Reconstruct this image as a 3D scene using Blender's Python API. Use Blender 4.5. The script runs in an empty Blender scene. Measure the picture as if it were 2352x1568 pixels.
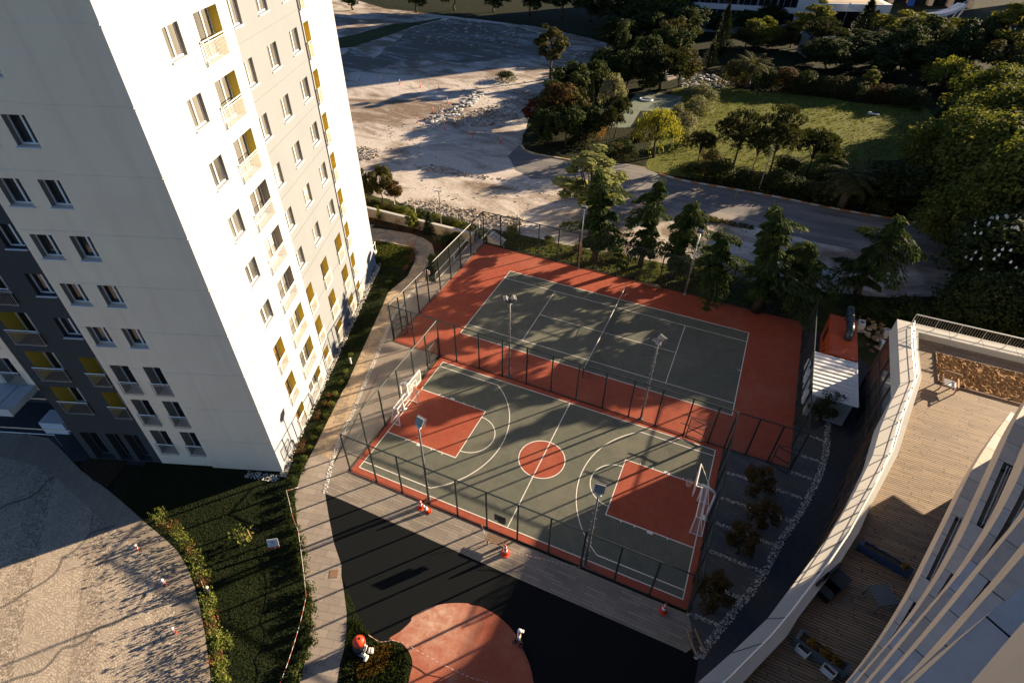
import bpy, bmesh, math, random
from mathutils import Vector as V, Matrix
from math import sin, cos, pi, radians, sqrt, atan2
RN = random.Random(11)
SC = bpy.context.scene
COL = SC.collection
# ------------------------------------------------------------------ camera (solved from the court lines)
F, YAW, PIT, ROL = 1311.697, -0.4083582, 0.7105179, 0.0154776
CAM = V((8.06078, -39.84088, 33.02413))
_f = V((cos(PIT)*sin(YAW), cos(PIT)*cos(YAW), -sin(PIT)))
_r0 = V((cos(YAW), -sin(YAW), 0)); _u0 = _r0.cross(_f)
_r = _r0*cos(ROL) + _u0*sin(ROL); _u = _u0*cos(ROL) - _r0*sin(ROL)
_ORG = {1: (0, 0), 2: (784, 0), 3: (1568, 0), 4: (0, 522.67), 5: (784, 522.67), 6: (1568, 522.67), 7: (0, 1045.33), 8: (784, 1045.33), 9: (1568, 1045.33)}
def q(k, x, y):
    a, b = _ORG[k]; return (a + x/3, b + y/3)
def zz(x, y, ox, oy, s): return ((ox + x/s)*.583333, (oy + y/s)*.583333)
def ray(p): return _f + _r*((p[0]-1176)/F) - _u*((p[1]-784)/F)
def g(p, z=0.0):
    d = ray(p); return CAM + d*((z-CAM.z)/d.z)
def gxy(p, z=0.0):
    a = g(p, z); return (a.x, a.y)
def G(k, pts, z=0.0): return [gxy(q(k, *p), z) for p in pts]
def hgt(b, t):
    B = g(b); d = ray(t); dd = d.dot(d); w = B-CAM
    a, c = d.dot(w), -w.z
    det = dd - d.z*d.z
    return (d.z*a + dd*c)/det
def pxw(b, npx):  # metres that npx picture units span at ground point b
    B = g(b); return npx*(B-CAM).dot(_f)/F
# ------------------------------------------------------------------ materials
def nd(nt, t, **kw):
    n = nt.nodes.new(t)
    for k, v in kw.items():
        if k in n.inputs: n.inputs[k].default_value = v
        else: setattr(n, k, v)
    return n
class NM:
    """small wrapper that makes node graphs short to write"""
    def __init__(s, name, rough=.8, spec=.3):
        s.m = bpy.data.materials.new(name); s.m.use_nodes = True; s.nt = s.m.node_tree
        s.b = s.nt.nodes['Principled BSDF']; s.out = s.nt.nodes['Material Output']
        s.b.inputs['Roughness'].default_value = rough
        s.b.inputs['Specular IOR Level'].default_value = spec
        s.tc = s.nt.nodes.new('ShaderNodeTexCoord'); s.P = s.tc.outputs['Object']
    def link(s, a, b): s.nt.links.new(a, b)
    def mapp(s, scale=(1, 1, 1), rot=(0, 0, 0), loc=(0, 0, 0), src=None):
        n = s.nt.nodes.new('ShaderNodeMapping'); n.inputs['Scale'].default_value = scale; n.inputs['Rotation'].default_value = rot; n.inputs['Location'].default_value = loc
        s.link(src or s.P, n.inputs['Vector']); return n.outputs['Vector']
    def noise(s, scale, detail=4, rough=.55, src=None, dist=0):
        n = nd(s.nt, 'ShaderNodeTexNoise', Scale=scale, Detail=detail, Roughness=rough, Distortion=dist); s.link(src or s.P, n.inputs['Vector']); return n.outputs['Fac']
    def noisec(s, scale, detail=2, src=None):
        n = nd(s.nt, 'ShaderNodeTexNoise', Scale=scale, Detail=detail); s.link(src or s.P, n.inputs['Vector']); return n.outputs['Color']
    def voro(s, scale, feature='F1', out='Distance', src=None, rnd=1.0):
        n = nd(s.nt, 'ShaderNodeTexVoronoi', Scale=scale, Randomness=rnd); n.feature = feature; s.link(src or s.P, n.inputs['Vector']); return n.outputs[out]
    def brick(s, scale, w, h, c1, c2, mortar, ms=.02, src=None, off=.5, sq=1):
        n = nd(s.nt, 'ShaderNodeTexBrick', Scale=scale); n.inputs['Brick Width'].default_value = w; n.inputs['Row Height'].default_value = h
        n.inputs['Color1'].default_value = (*c1, 1); n.inputs['Color2'].default_value = (*c2, 1); n.inputs['Mortar'].default_value = (*mortar, 1); n.inputs['Mortar Size'].default_value = ms
        n.offset = off; s.link(src or s.P, n.inputs['Vector']); return n.outputs['Color'], n.outputs['Fac']
    def ramp(s, fac, stops, interp='LINEAR'):
        n = s.nt.nodes.new('ShaderNodeValToRGB'); n.color_ramp.interpolation = interp; e = n.color_ramp.elements
        while len(e) < len(stops): e.new(.5)
        for i, (p, c) in enumerate(stops):
            e[i].position = p; e[i].color = (*c, 1) if len(c) == 3 else c
        s.link(fac, n.inputs['Fac']); return n.outputs['Color']
    def lum(s, fac, a, b):
        n = s.nt.nodes.new('ShaderNodeMapRange'); n.inputs['From Min'].default_value = a; n.inputs['From Max'].default_value = b; s.link(fac, n.inputs['Value']); return n.outputs['Result']
    def mix(s, fac, a, b, mode='MIX'):
        n = s.nt.nodes.new('ShaderNodeMix'); n.data_type = 'RGBA'; n.blend_type = mode
        for v, i in ((fac, 0), (a, 6), (b, 7)):
            if isinstance(v, (int, float)): n.inputs[i].default_value = v
            elif isinstance(v, tuple): n.inputs[i].default_value = (*v, 1)
            else: s.link(v, n.inputs[i])
        return n.outputs[2]
    def math(s, op, a, b=0.0, c=0.0):
        n = s.nt.nodes.new('ShaderNodeMath'); n.operation = op
        for i, v in enumerate((a, b, c)):
            if isinstance(v, (int, float)): n.inputs[i].default_value = v
            else: s.link(v, n.inputs[i])
        return n.outputs[0]
    def sep(s, src=None):
        n = s.nt.nodes.new('ShaderNodeSeparateXYZ'); s.link(src or s.P, n.inputs[0]); return n.outputs
    def comb(s, x, y, z=0.0):
        n = s.nt.nodes.new('ShaderNodeCombineXYZ')
        for i, v in enumerate((x, y, z)):
            if isinstance(v, (int, float)): n.inputs[i].default_value = v
            else: s.link(v, n.inputs[i])
        return n.outputs[0]
    def island(s):
        n = s.nt.nodes.new('ShaderNodeNewGeometry'); return n.outputs['Random Per Island']
    def objrand(s):
        n = s.nt.nodes.new('ShaderNodeObjectInfo'); return n.outputs['Random']
    def color(s, c):
        if isinstance(c, tuple): s.b.inputs['Base Color'].default_value = (*c, 1)
        else: s.link(c, s.b.inputs['Base Color'])
        return s
    def rough(s, c): s.link(c, s.b.inputs['Roughness']); return s
    def bump(s, h, strength=.5, dist=.05):
        n = nd(s.nt, 'ShaderNodeBump', Strength=strength, Distance=dist); s.link(h, n.inputs['Height']); s.link(n.outputs['Normal'], s.b.inputs['Normal']); return s
def flat(name, c, rough=.6, spec=.3, metal=0.0, var=.18, scale=6.0):
    """plain material with slight dirt variation"""
    m = NM(name, rough, spec); m.b.inputs['Metallic'].default_value = metal
    n = m.noise(scale, 5, .65); n2 = m.noise(scale*.13, 2)
    k = m.math('ADD', m.math('MULTIPLY', n, .6), m.math('MULTIPLY', n2, .4))
    a = tuple(x*(1-var) for x in c); b = tuple(min(1, x*(1+var)) for x in c)
    m.color(m.ramp(k, [(.3, a), (.7, b)])); return m.m
# ------------------------------------------------------------------ mesh building
class MB:
    def __init__(s): s.v, s.f, s.m = [], [], []
    def face(s, pts, mi=0):
        n = len(s.v); s.v += [tuple(p) for p in pts]; s.f.append(tuple(range(n, n+len(pts)))); s.m.append(mi)
    def quad(s, a, b, c, d, mi=0): s.face((a, b, c, d), mi)
    def add(s, vs, fs, mi=0):
        n = len(s.v); s.v += [tuple(p) for p in vs]
        for f in fs: s.f.append(tuple(n+i for i in f)); s.m.append(mi)
    def box(s, c, size, rz=0.0, mi=0):
        hx, hy, hz = size[0]/2, size[1]/2, size[2]/2; cs, sn = cos(rz), sin(rz); vs = []
        for z in (-hz, hz):
            for x, y in ((-hx, -hy), (hx, -hy), (hx, hy), (-hx, hy)):
                vs.append((c[0]+x*cs-y*sn, c[1]+x*sn+y*cs, c[2]+z))
        s.add(vs, [(3, 2, 1, 0), (4, 5, 6, 7), (0, 1, 5, 4), (1, 2, 6, 5), (2, 3, 7, 6), (3, 0, 4, 7)], mi)
    def obox(s, o, ax, ay, az, mi=0):
        """box from a corner and three edge vectors"""
        o, ax, ay, az = V(o), V(ax), V(ay), V(az)
        vs = [o, o+ax, o+ax+ay, o+ay, o+az, o+ax+az, o+ax+ay+az, o+ay+az]
        fs = [(3, 2, 1, 0), (4, 5, 6, 7), (0, 1, 5, 4), (1, 2, 6, 5), (2, 3, 7, 6), (3, 0, 4, 7)]
        if ax.cross(ay).dot(az) < 0: fs = [tuple(reversed(f)) for f in fs]
        s.add(vs, fs, mi)
    def beam(s, a, b, w, h=None, up=(0, 0, 1), mi=0):
        a, b = V(a), V(b); h = h or w; d = (b-a).normalized(); up = V(up)
        if abs(d.dot(up)) > .99: up = V((1, 0, 0)) if abs(d.x) < .9 else V((0, 1, 0))
        x = d.cross(up).normalized(); y = x.cross(d).normalized()
        s.obox(a-x*w/2-y*h/2, x*w, y*h, b-a, mi)
    def tube(s, pts, r, n=6, cap=True, mi=0):
        pts = [V(p) for p in pts]; rs = r if isinstance(r, (list, tuple)) else [r]*len(pts)
        ref = V((0, 0, 1)); base = len(s.v); px = None
        for i, p in enumerate(pts):
            d = (pts[min(i+1, len(pts)-1)]-pts[max(i-1, 0)]).normalized()
            if px is None: px = d.cross(ref if abs(d.z) < .95 else V((1, 0, 0))).normalized()
            x = (px - d*px.dot(d)); x = x.normalized() if x.length > 1e-6 else px; px = x; y = d.cross(x)
            for k in range(n):
                t = 2*pi*k/n; s.v.append(tuple(p+x*cos(t)*rs[i]+y*sin(t)*rs[i]))
        for i in range(len(pts)-1):
            for k in range(n):
                a, b = base+i*n+k, base+i*n+(k+1) % n
                s.f.append((a, b, b+n, a+n)); s.m.append(mi)
        if cap:
            s.f.append(tuple(base+k for k in reversed(range(n)))); s.m.append(mi)
            e = base+(len(pts)-1)*n; s.f.append(tuple(e+k for k in range(n))); s.m.append(mi)
    def lathe(s, c, prof, n=12, mi=0, axis=None):
        """prof: (radius, height) pairs"""
        base = len(s.v)
        for r, z in prof:
            for k in range(n):
                t = 2*pi*k/n; s.v.append((c[0]+r*cos(t), c[1]+r*sin(t), c[2]+z))
        for i in range(len(prof)-1):
            for k in range(n):
                a, b = base+i*n+k, base+i*n+(k+1) % n
                s.f.append((a, b, b+n, a+n)); s.m.append(mi)
        s.f.append(tuple(base+k for k in reversed(range(n)))); s.m.append(mi)
        e = base+(len(prof)-1)*n; s.f.append(tuple(e+k for k in range(n))); s.m.append(mi)
    def prism(s, poly, z0, z1, mi=0, top=True, bottom=True, mtop=None):
        n = len(poly); area = sum(poly[i][0]*poly[(i+1) % n][1]-poly[(i+1) % n][0]*poly[i][1] for i in range(n))
        if area < 0: poly = list(reversed(poly))
        base = len(s.v)
        s.v += [(x, y, z0) for x, y in poly] + [(x, y, z1) for x, y in poly]
        for i in range(n):
            j = (i+1) % n; s.f.append((base+i, base+j, base+n+j, base+n+i)); s.m.append(mi)
        if top: s.f.append(tuple(base+n+i for i in range(n))); s.m.append(mi if mtop is None else mtop)
        if bottom: s.f.append(tuple(base+i for i in reversed(range(n)))); s.m.append(mi)
    def poly(s, pts, z, mi=0):
        n = len(pts); area = sum(pts[i][0]*pts[(i+1) % n][1]-pts[(i+1) % n][0]*pts[i][1] for i in range(n))
        if area < 0: pts = list(reversed(pts))
        s.face([(x, y, z) for x, y in pts], mi)
    def strip(s, pts, w, z, mi=0, closed=False):
        """flat ribbon of width w along pts"""
        n = len(pts); L, Rr = [], []
        for i in range(n):
            if closed: a, b = pts[i-1], pts[(i+1) % n]
            else: a, b = pts[max(i-1, 0)], pts[min(i+1, n-1)]
            dx, dy = b[0]-a[0], b[1]-a[1]; l = math.hypot(dx, dy) or 1
            ww = w
            if 0 < i < n-1 or closed:
                c = pts[i]; e1 = (c[0]-a[0], c[1]-a[1]); l1 = math.hypot(*e1) or 1
                k = abs((e1[0]*dx+e1[1]*dy)/(l1*l)); ww = w/max(k, .5)
            nx, ny = -dy/l*ww/2, dx/l*ww/2
            L.append((pts[i][0]+nx, pts[i][1]+ny, z)); Rr.append((pts[i][0]-nx, pts[i][1]-ny, z))
        for i in range(n if closed else n-1):
            j = (i+1) % n; s.quad(Rr[i], Rr[j], L[j], L[i], mi)
    def build(s, name, mats, parent=None, local=False, smooth=False):
        me = bpy.data.meshes.new(name)
        vs = s.v
        if parent is not None and not local:
            o = parent; off = V((0, 0, 0))
            while o is not None: off += o.location; o = o.parent
            vs = [(x-off.x, y-off.y, z-off.z) for x, y, z in s.v]
        me.from_pydata(vs, [], s.f)
        for m in (mats if isinstance(mats, (list, tuple)) else [mats]): me.materials.append(m)
        if max(s.m or [0]) > 0: me.polygons.foreach_set('material_index', s.m)
        if smooth: me.polygons.foreach_set('use_smooth', [True]*len(me.polygons))
        me.update()
        o = bpy.data.objects.new(name, me); COL.objects.link(o)
        if parent is not None: o.parent = parent
        return o
def tag(o, label=None, cat=None, group=None, kind=None):
    if label: o['label'] = label
    if cat: o['category'] = cat
    if group: o['group'] = group
    if kind: o['kind'] = kind
    return o
def thing(name, loc, label, cat, group=None):
    o = bpy.data.objects.new(name, None); o.empty_display_size = .3; COL.objects.link(o); o.location = loc
    return tag(o, label, cat, group)
def dup(root, loc=None, rz=None, label=None, sc=None, group=None):
    r = root.copy(); COL.objects.link(r)
    if loc is not None: r.location = loc
    if rz is not None: r.rotation_euler = (0, 0, rz)
    if sc is not None: r.scale = sc if isinstance(sc, (tuple, list)) else (sc, sc, sc)
    if label: r['label'] = label
    if group: r['group'] = group
    def rec(a, b):
        for ch in list(a.children):
            c = ch.copy(); COL.objects.link(c); c.parent = b; rec(ch, c)
    rec(root, r); return r
def struct(mb, name, mat): return tag(mb.build(name, mat), kind='structure')
def smooth_line(pts, n=4, closed=False):
    """Catmull-Rom through pts"""
    out = []; N = len(pts)
    for i in range(N if closed else N-1):
        p0 = pts[i-1] if (i > 0 or closed) else pts[0]; p1 = pts[i]; p2 = pts[(i+1) % N]; p3 = pts[(i+2) % N] if (i+2 < N or closed) else pts[-1]
        for k in range(n):
            t = k/n; o = []
            for a, b, c, d in zip(p0, p1, p2, p3):
                o.append(.5*(2*b+(c-a)*t+(2*a-5*b+4*c-d)*t*t+(3*b-a-3*c+d)*t**3))
            out.append(tuple(o))
    if not closed: out.append(tuple(pts[-1]))
    return out
SKY_S, SUN_S, EXPO = .05, 5.0, 1.85
SKY_BLOCKERS = [('unseen tan block added east of the park to cut low sky light', 135, 150, .3, 44, 16, 26), ('unseen tan block added behind the terrace building to cut low sky light', 150, 75, .2, 40, 16, 26), ('unseen tan block added far east of the courts to cut low sky light', 140, 10, .1, 40, 16, 24), ('unseen tan block added north east of the pavilion to cut low sky light', 118, 235, .5, 50, 16, 30), ('unseen tan block added beyond the balcony tower to cut low sky light', 120, -50, -.2, 40, 16, 30)]
# ------------------------------------------------------------------ materials of the place
def m_court(name, c, dust, s=1.0):
    m = NM(name, .85, .2); big = m.noise(.22, 4, .6); fine = m.noise(30, 3, .7); mid = m.noise(1.6, 5, .65)
    col = m.ramp(mid, [(.3, tuple(x*.84 for x in c)), (.7, tuple(x*1.12 for x in c))])
    col = m.mix(m.math('MULTIPLY', m.lum(big, .5, .74), .5), col, dust); scf = m.noise(.55, 7, .75, src=m.mapp((1, .35, 1), (0, 0, .5)), dist=1.5); col = m.mix(m.math('MULTIPLY', m.lum(scf, .58, .72), .35), col, dust)
    col = m.mix(m.math('MULTIPLY', m.lum(fine, .45, .75), .22), col, tuple(x*.6 for x in c))
    seam = m.math('LESS_THAN', m.math('ABSOLUTE', m.math('SUBTRACT', m.math('FRACT', m.math('MULTIPLY', m.sep()[0], .19)), .5)), .0035)
    seam2 = m.math('LESS_THAN', m.math('ABSOLUTE', m.math('SUBTRACT', m.math('FRACT', m.math('MULTIPLY', m.sep()[1], .23)), .5)), .004)
    col = m.mix(m.math('MULTIPLY', m.math('MAXIMUM', seam, seam2), .35), col, tuple(x*.55 for x in c))
    sp = m.voro(2.2); col = m.mix(m.math('LESS_THAN', sp, .035), col, (.55, .5, .42))
    m.color(col).bump(fine, .25, .01); return m.m
M = {}
M['court_red'] = m_court('court_red', (.34, .078, .042), (.40, .16, .10))
M['court_green'] = m_court('court_green', (.130, .134, .104), (.21, .19, .14))
M['line'] = flat('court_line_paint', (.78, .74, .66), .7, var=.12)
def m_pad():
    m = NM('pad_red', .9, .15); n = m.noise(.33, 10, .74); f = m.noise(9, 5, .7)
    col = m.ramp(n, [(.40, (.34, .078, .042)), (.54, (.38, .115, .068)), (.70, (.56, .36, .26))])
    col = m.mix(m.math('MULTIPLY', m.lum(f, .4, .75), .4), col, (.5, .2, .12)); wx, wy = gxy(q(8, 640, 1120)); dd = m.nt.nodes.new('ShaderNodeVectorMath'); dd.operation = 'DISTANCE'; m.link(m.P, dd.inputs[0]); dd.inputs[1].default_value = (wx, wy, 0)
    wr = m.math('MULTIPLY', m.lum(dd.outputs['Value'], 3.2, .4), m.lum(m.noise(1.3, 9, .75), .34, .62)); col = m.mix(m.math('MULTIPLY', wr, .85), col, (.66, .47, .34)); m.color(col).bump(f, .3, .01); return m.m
M['pad_red'] = m_pad()
def m_black():
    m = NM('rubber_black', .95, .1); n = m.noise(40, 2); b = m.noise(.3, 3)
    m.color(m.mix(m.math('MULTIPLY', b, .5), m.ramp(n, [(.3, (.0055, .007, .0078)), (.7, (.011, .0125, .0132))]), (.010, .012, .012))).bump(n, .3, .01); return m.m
M['rubber_black'] = m_black()
def m_slab(name, c1, c2, mort, w, h, rot=0.0, dirt=.35, ms=.012):
    m = NM(name, .85, .25); p = m.mapp(rot=(0, 0, rot))
    col, fac = m.brick(1.0, w, h, c1, c2, mort, ms, src=p)
    n = m.noise(.5, 5, .65); f = m.noise(14, 4, .7)
    col = m.mix(m.math('MULTIPLY', m.lum(n, .45, .75), dirt), col, tuple(x*1.35 for x in c1)); col = m.mix(m.math('MULTIPLY', m.lum(f, .5, .8), .3), col, tuple(x*.55 for x in c1))
    m.color(col).bump(m.math('SUBTRACT', m.math('MULTIPLY', f, .4), fac), .3, .012); return m.m
M['slab'] = m_slab('paving_slab', (.30, .255, .205), (.20, .172, .142), (.12, .105, .088), 1.3, .2, 0.0)
M['slab_path'] = m_slab('paving_slab_path', (.35, .295, .24), (.27, .23, .19), (.15, .13, .11), 1.0, .45, -.25)
M['slab_plaza'] = m_slab('paving_slab_plaza', (.34, .28, .21), (.29, .24, .185), (.2, .17, .13), 1.0, .5, .9)
M['grey_concrete'] = m_slab('ribbed_concrete', (.27, .225, .185), (.25, .21, .172), (.2, .17, .14), 2.4, .16, 0.0, .4, .01)
M['slate'] = m_slab('slate_paving', (.10, .105, .11), (.07, .075, .08), (.05, .05, .05), .9, .4, .3)
def m_stone():
    m = NM('crazy_stone', .85, .25); w = m.mix(.06, m.P, m.noisec(.9)); p = m.mapp(rot=(0, 0, -.35), src=w)
    c, f = m.brick(1.0, .62, .36, (.50, .36, .215), (.33, .265, .20), (.19, .14, .09), .018, src=p)
    pc = m.voro(1.7, out='Color', src=p); c = m.mix(m.math('MULTIPLY', m.sep(pc)[0], .4), c, (.20, .17, .14)); c = m.mix(m.math('MULTIPLY', m.math('GREATER_THAN', m.sep(pc)[1], .6), .45), c, (.60, .44, .26))
    n = m.noise(11, 5, .7); c = m.mix(m.math('MULTIPLY', m.lum(n, .45, .8), .35), c, (.22, .17, .12)); m.color(c).bump(m.math('SUBTRACT', m.math('MULTIPLY', n, .5), f), .35, .015); return m.m
M['stone_path'] = m_stone()
def m_cobble():
    m = NM('fan_cobbles', .8, .3)
    # scalloped fan rows: distance to staggered fan centres bends the rows of setts
    W = 2.6; x, y, _ = m.sep(m.mapp(rot=(0, 0, .75)))
    row = m.math('FLOOR', m.math('DIVIDE', y, W/2)); odd = m.math('MULTIPLY', m.math('MODULO', m.math('ABSOLUTE', row), 2.0), .5)
    fx = m.math('MULTIPLY', m.math('SUBTRACT', m.math('FRACT', m.math('ADD', m.math('DIVIDE', x, W), odd)), .5), W)
    fy = m.math('MULTIPLY', m.math('FRACT', m.math('DIVIDE', y, W/2)), W/2)
    rad = m.math('SQRT', m.math('ADD', m.math('MULTIPLY', fx, fx), m.math('MULTIPLY', m.math('ADD', fy, .45), m.math('ADD', fy, .45))))
    ang = m.math('ARCTAN2', fx, m.math('ADD', fy, .45))
    pv = m.comb(m.math('MULTIPLY', rad, 7.2), m.math('MULTIPLY', ang, 9.0), m.math('MULTIPLY', row, 3.3))
    d = m.voro(1.0, 'DISTANCE_TO_EDGE', 'Distance', src=pv, rnd=.45); c = m.voro(1.0, 'F1', 'Color', src=pv, rnd=.55)
    col = m.ramp(m.sep(c)[0], [(0, (.40, .325, .245)), (.5, (.50, .415, .315)), (1, (.60, .51, .395))])
    j = m.lum(d, .03, .12); col = m.mix(j, (.21, .17, .13), col); n = m.noise(.4, 4); col = m.mix(m.math('MULTIPLY', m.lum(n, .4, .75), .35), col, (.25, .215, .18))
    m.color(col).bump(j, .1, .008); return m.m
M['cobble'] = m_cobble()
M['drain'] = m_slab('drain_bricks', (.24, .21, .175), (.17, .15, .125), (.05, .045, .04), .2, .1, .4)
def m_grass(name, a, b, dry, k=.35, s=1.0):
    m = NM(name, .95, .1); n = m.noise(1.1*s, 6, .7); f = m.noise(16*s, 5, .75); big = m.noise(.18*s, 3, .55); v = m.voro(9*s)
    c = m.ramp(f, [(.32, a), (.68, b)]); c = m.mix(m.math('MULTIPLY', m.lum(n, .5, .72), k), c, dry); c = m.mix(m.math('MULTIPLY', m.lum(big, .45, .7), .4), c, a)
    h = m.math('ADD', m.math('MULTIPLY', f, .6), m.math('MULTIPLY', v, .6)); m.color(c).bump(h, 1.0, .09); return m.m
M['lawn'] = m_grass('lawn', (.006, .0105, .0035), (.019, .027, .008), (.036, .034, .012), .35)
M['meadow'] = m_grass('meadow', (.055, .07, .011), (.155, .16, .028), (.25, .21, .06), .45, .5)
M['park_soil'] = m_grass('park_soil', (.010, .014, .006), (.026, .03, .011), (.06, .048, .022), .35, .5)
M['bed_soil'] = m_grass('bed_soil', (.03, .02, .012), (.075, .045, .025), (.03, .04, .012), .4)
M['verge'] = m_grass('verge', (.022, .032, .008), (.06, .07, .02), (.13, .10, .055), .6, .7)
M['dry_grass'] = m_grass('dry_grass', (.20, .10, .04), (.50, .31, .14), (.12, .11, .03), .2, .8)
def m_lot():
    m = NM('lot_ground', .92, .15)
    p = m.mapp((1, 1, 1), (0, 0, .35)); st = m.mapp((.6, 1.25, 1), (0, 0, .42))
    big = m.noise(.045, 5, .6, src=p, dist=.5); mid = m.noise(.16, 7, .68, src=st, dist=1.2); f = m.noise(2.2, 8, .72); tr = m.noise(.5, 5, .6, src=m.mapp((.35, 1.3, 1), (0, 0, -.25)))
    dirt = m.ramp(f, [(.3, (.13, .095, .066)), (.55, (.22, .165, .12)), (.75, (.31, .24, .18))])
    conc = m.ramp(f, [(.3, (.48, .42, .35)), (.6, (.60, .54, .47)), (.8, (.68, .62, .55))])
    k = m.math('ADD', m.math('MULTIPLY', big, .55), m.math('MULTIPLY', mid, .6)); col = m.mix(m.lum(k, .51, .64), dirt, conc)
    col = m.mix(m.math('MULTIPLY', m.lum(tr, .55, .8), .3), col, (.22, .175, .135))
    cr = m.noise(.7, 6, .7, dist=2); col = m.mix(m.math('MULTIPLY', m.lum(cr, .58, .68), .5), col, (.14, .11, .085))
    m.color(col).bump(m.math('ADD', f, k), .4, .08); return m.m
M['lot'] = m_lot()
def m_rubblefield():
    m = NM('rubble_field', .95, .1); st = m.mapp((.5, 1.5, 1), (0, 0, .35)); v = m.noise(.55, 9, .78, src=st, dist=.8); n = m.noise(.12, 6, .7, src=st, dist=1); f = m.noise(3.5, 6, .8)
    c = m.ramp(v, [(.36, (.13, .115, .10)), (.48, (.26, .245, .225)), (.56, (.50, .485, .46)), (.7, (.66, .64, .6))])
    col = m.mix(m.lum(n, .48, .6), (.17, .145, .12), c); col = m.mix(m.math('MULTIPLY', m.lum(f, .45, .7), .4), col, (.10, .09, .08)); m.color(col).bump(m.math('ADD', v, f), .9, .2); return m.m
M['rubble_field'] = m_rubblefield()
def m_asphalt():
    m = NM('old_asphalt', .85, .25); st = m.mapp((.25, 1.6, 1), (0, 0, -.21)); a = m.noise(.3, 6, .65, src=st, dist=.6); f = m.noise(3, 6, .75)
    c = m.ramp(f, [(.3, (.115, .113, .112)), (.7, (.185, .178, .170))]); c = m.mix(m.math('MULTIPLY', m.lum(a, .45, .68), .7), c, (.38, .33, .275)); m.color(c).bump(f, .3, .02); return m.m
M['asphalt'] = m_asphalt()
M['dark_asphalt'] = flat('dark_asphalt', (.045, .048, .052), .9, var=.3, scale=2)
M['green_pad'] = flat('green_pad', (.15, .18, .13), .9, var=.25, scale=1.2)
def m_pebble(name, a, b, c):
    m = NM(name, .8, .3); r = m.island(); m.color(m.ramp(r, [(0, a), (.5, b), (1, c)])); return m.m
M['pebble'] = m_pebble('white_pebbles', (.48, .45, .40), (.68, .64, .57), (.8, .77, .7))
M['gravel'] = m_pebble('grey_gravel', (.24, .23, .22), (.5, .48, .44), (.75, .72, .66))
M['rubble'] = m_pebble('broken_concrete', (.15, .12, .09), (.30, .25, .20), (.50, .45, .39))
M['rubble_pale'] = m_pebble('pale_slabs', (.20, .19, .18), (.38, .365, .345), (.66, .64, .6))
M['earth'] = flat('earth_bed', (.08, .06, .045), .95, var=.4, scale=3)
def m_plaster(name, c, v=.06, streak=.1):
    m = NM(name, .9, .12); n = m.noise(.35, 6, .65); f = m.noise(9, 5, .7); s = m.noise(.9, 4, .6, src=m.mapp((1.6, 1.6, .12)))
    a = tuple(x*(1-v) for x in c); b = tuple(min(.9, x*(1+v)) for x in c)
    col = m.ramp(n, [(.3, a), (.7, b)]); col = m.mix(m.math('MULTIPLY', m.lum(s, .5, .78), streak), col, tuple(x*.72 for x in c)); col = m.mix(m.math('MULTIPLY', m.lum(f, .5, .8), .1), col, tuple(x*.8 for x in c))
    m.color(col).bump(f, .12, .01); return m.m
M['white_wall'] = m_plaster('white_plaster', (.325, .335, .355), .04, .10)
M['shade_wall'] = m_plaster('white_plaster_shade_copy', (.90, .735, .55), .05, .35)  # copy of the white tower paint, recoloured for the faces in shade
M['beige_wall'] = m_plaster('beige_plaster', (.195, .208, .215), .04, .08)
M['dark_wall'] = m_plaster('charcoal_plaster', (.062, .066, .066), .08)
M['yellow_wall'] = m_plaster('yellow_plaster', (.60, .455, .075), .05)
M['grey_jamb'] = m_plaster('grey_plaster', (.29, .29, .27), .05)
M['cream_jamb'] = m_plaster('cream_plaster', (.26, .235, .2), .05)
M['tan_wall'] = m_plaster('tan_plaster', (.78, .58, .39), .1, .3)
M['cap_stone'] = m_plaster('cap_concrete', (.66, .58, .48), .14, .4)
M['white_cap'] = m_plaster('white_cap', (.50, .48, .43), .06, .15)
M['stone_wall'] = m_plaster('garden_wall', (.50, .37, .24), .2, .35)
M['pvc'] = flat('white_pvc', (.76, .75, .73), .35, .5, var=.04)
M['sill'] = flat('white_sill', (.72, .73, .74), .5, var=.06)
M['sill_shade_copy'] = flat('shaded_sill', (.55, .60, .66), .5, var=.06)  # darker bluish copy of the white sill, shade put into the colour
M['steel'] = flat('galvanised_steel', (.55, .55, .54), .38, .5, .75, var=.1)
M['white_metal'] = flat('white_painted_metal', (.78, .76, .71), .45, .5, var=.08)
M['fence_green'] = flat('dark_green_metal', (.016, .026, .024), .45, .4, var=.25, scale=14)
M['lamp_grey'] = flat('lamp_post_grey', (.16, .165, .17), .45, .5, .3, var=.2, scale=9)
M['black'] = flat('black_plastic', (.014, .015, .016), .5, .4)
M['glassy'] = flat('lamp_glass', (.05, .055, .06), .12, .8, var=.1)
def m_glass(name, c, rough=.06):
    m = NM(name, rough, .9); n = m.noise(.8, 3, src=m.mapp((1, 1, .4))); r = m.objrand()
    col = m.ramp(m.math('ADD', m.math('MULTIPLY', n, .6), m.math('MULTIPLY', r, .4)), [(.22, tuple(x*.4 for x in c)), (.55, tuple(x*1.1 for x in c)), (.70, tuple(x*1.5 for x in c)), (.80, tuple(min(.5, x*3.0+.02) for x in c))]); m.color(col); return m.m
M['pane'] = m_glass('window_glass_dark', (.018, .020, .022))
M['pane_lit'] = m_glass('window_glass_lit_curtained', (.15, .145, .125), .25)  # paler copy for sunlit panes: curtains and sun on the glass in the colour
M['pane_brown'] = m_glass('door_glass_brown', (.16, .10, .045), .2)
M['cone'] = flat('cone_orange', (.72, .065, .018), .45, .4, var=.1)
M['reflect'] = flat('reflective_white', (.8, .78, .74), .5, var=.06)
M['rim_orange'] = flat('rim_orange', (.62, .20, .07), .5, var=.1)
M['orange_box'] = flat('orange_steel', (.50, .085, .022), .55, .35, var=.25, scale=3)
M['sheet'] = flat('white_sheet_roof', (.70, .70, .70), .5, .4, var=.08, scale=2)
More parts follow.
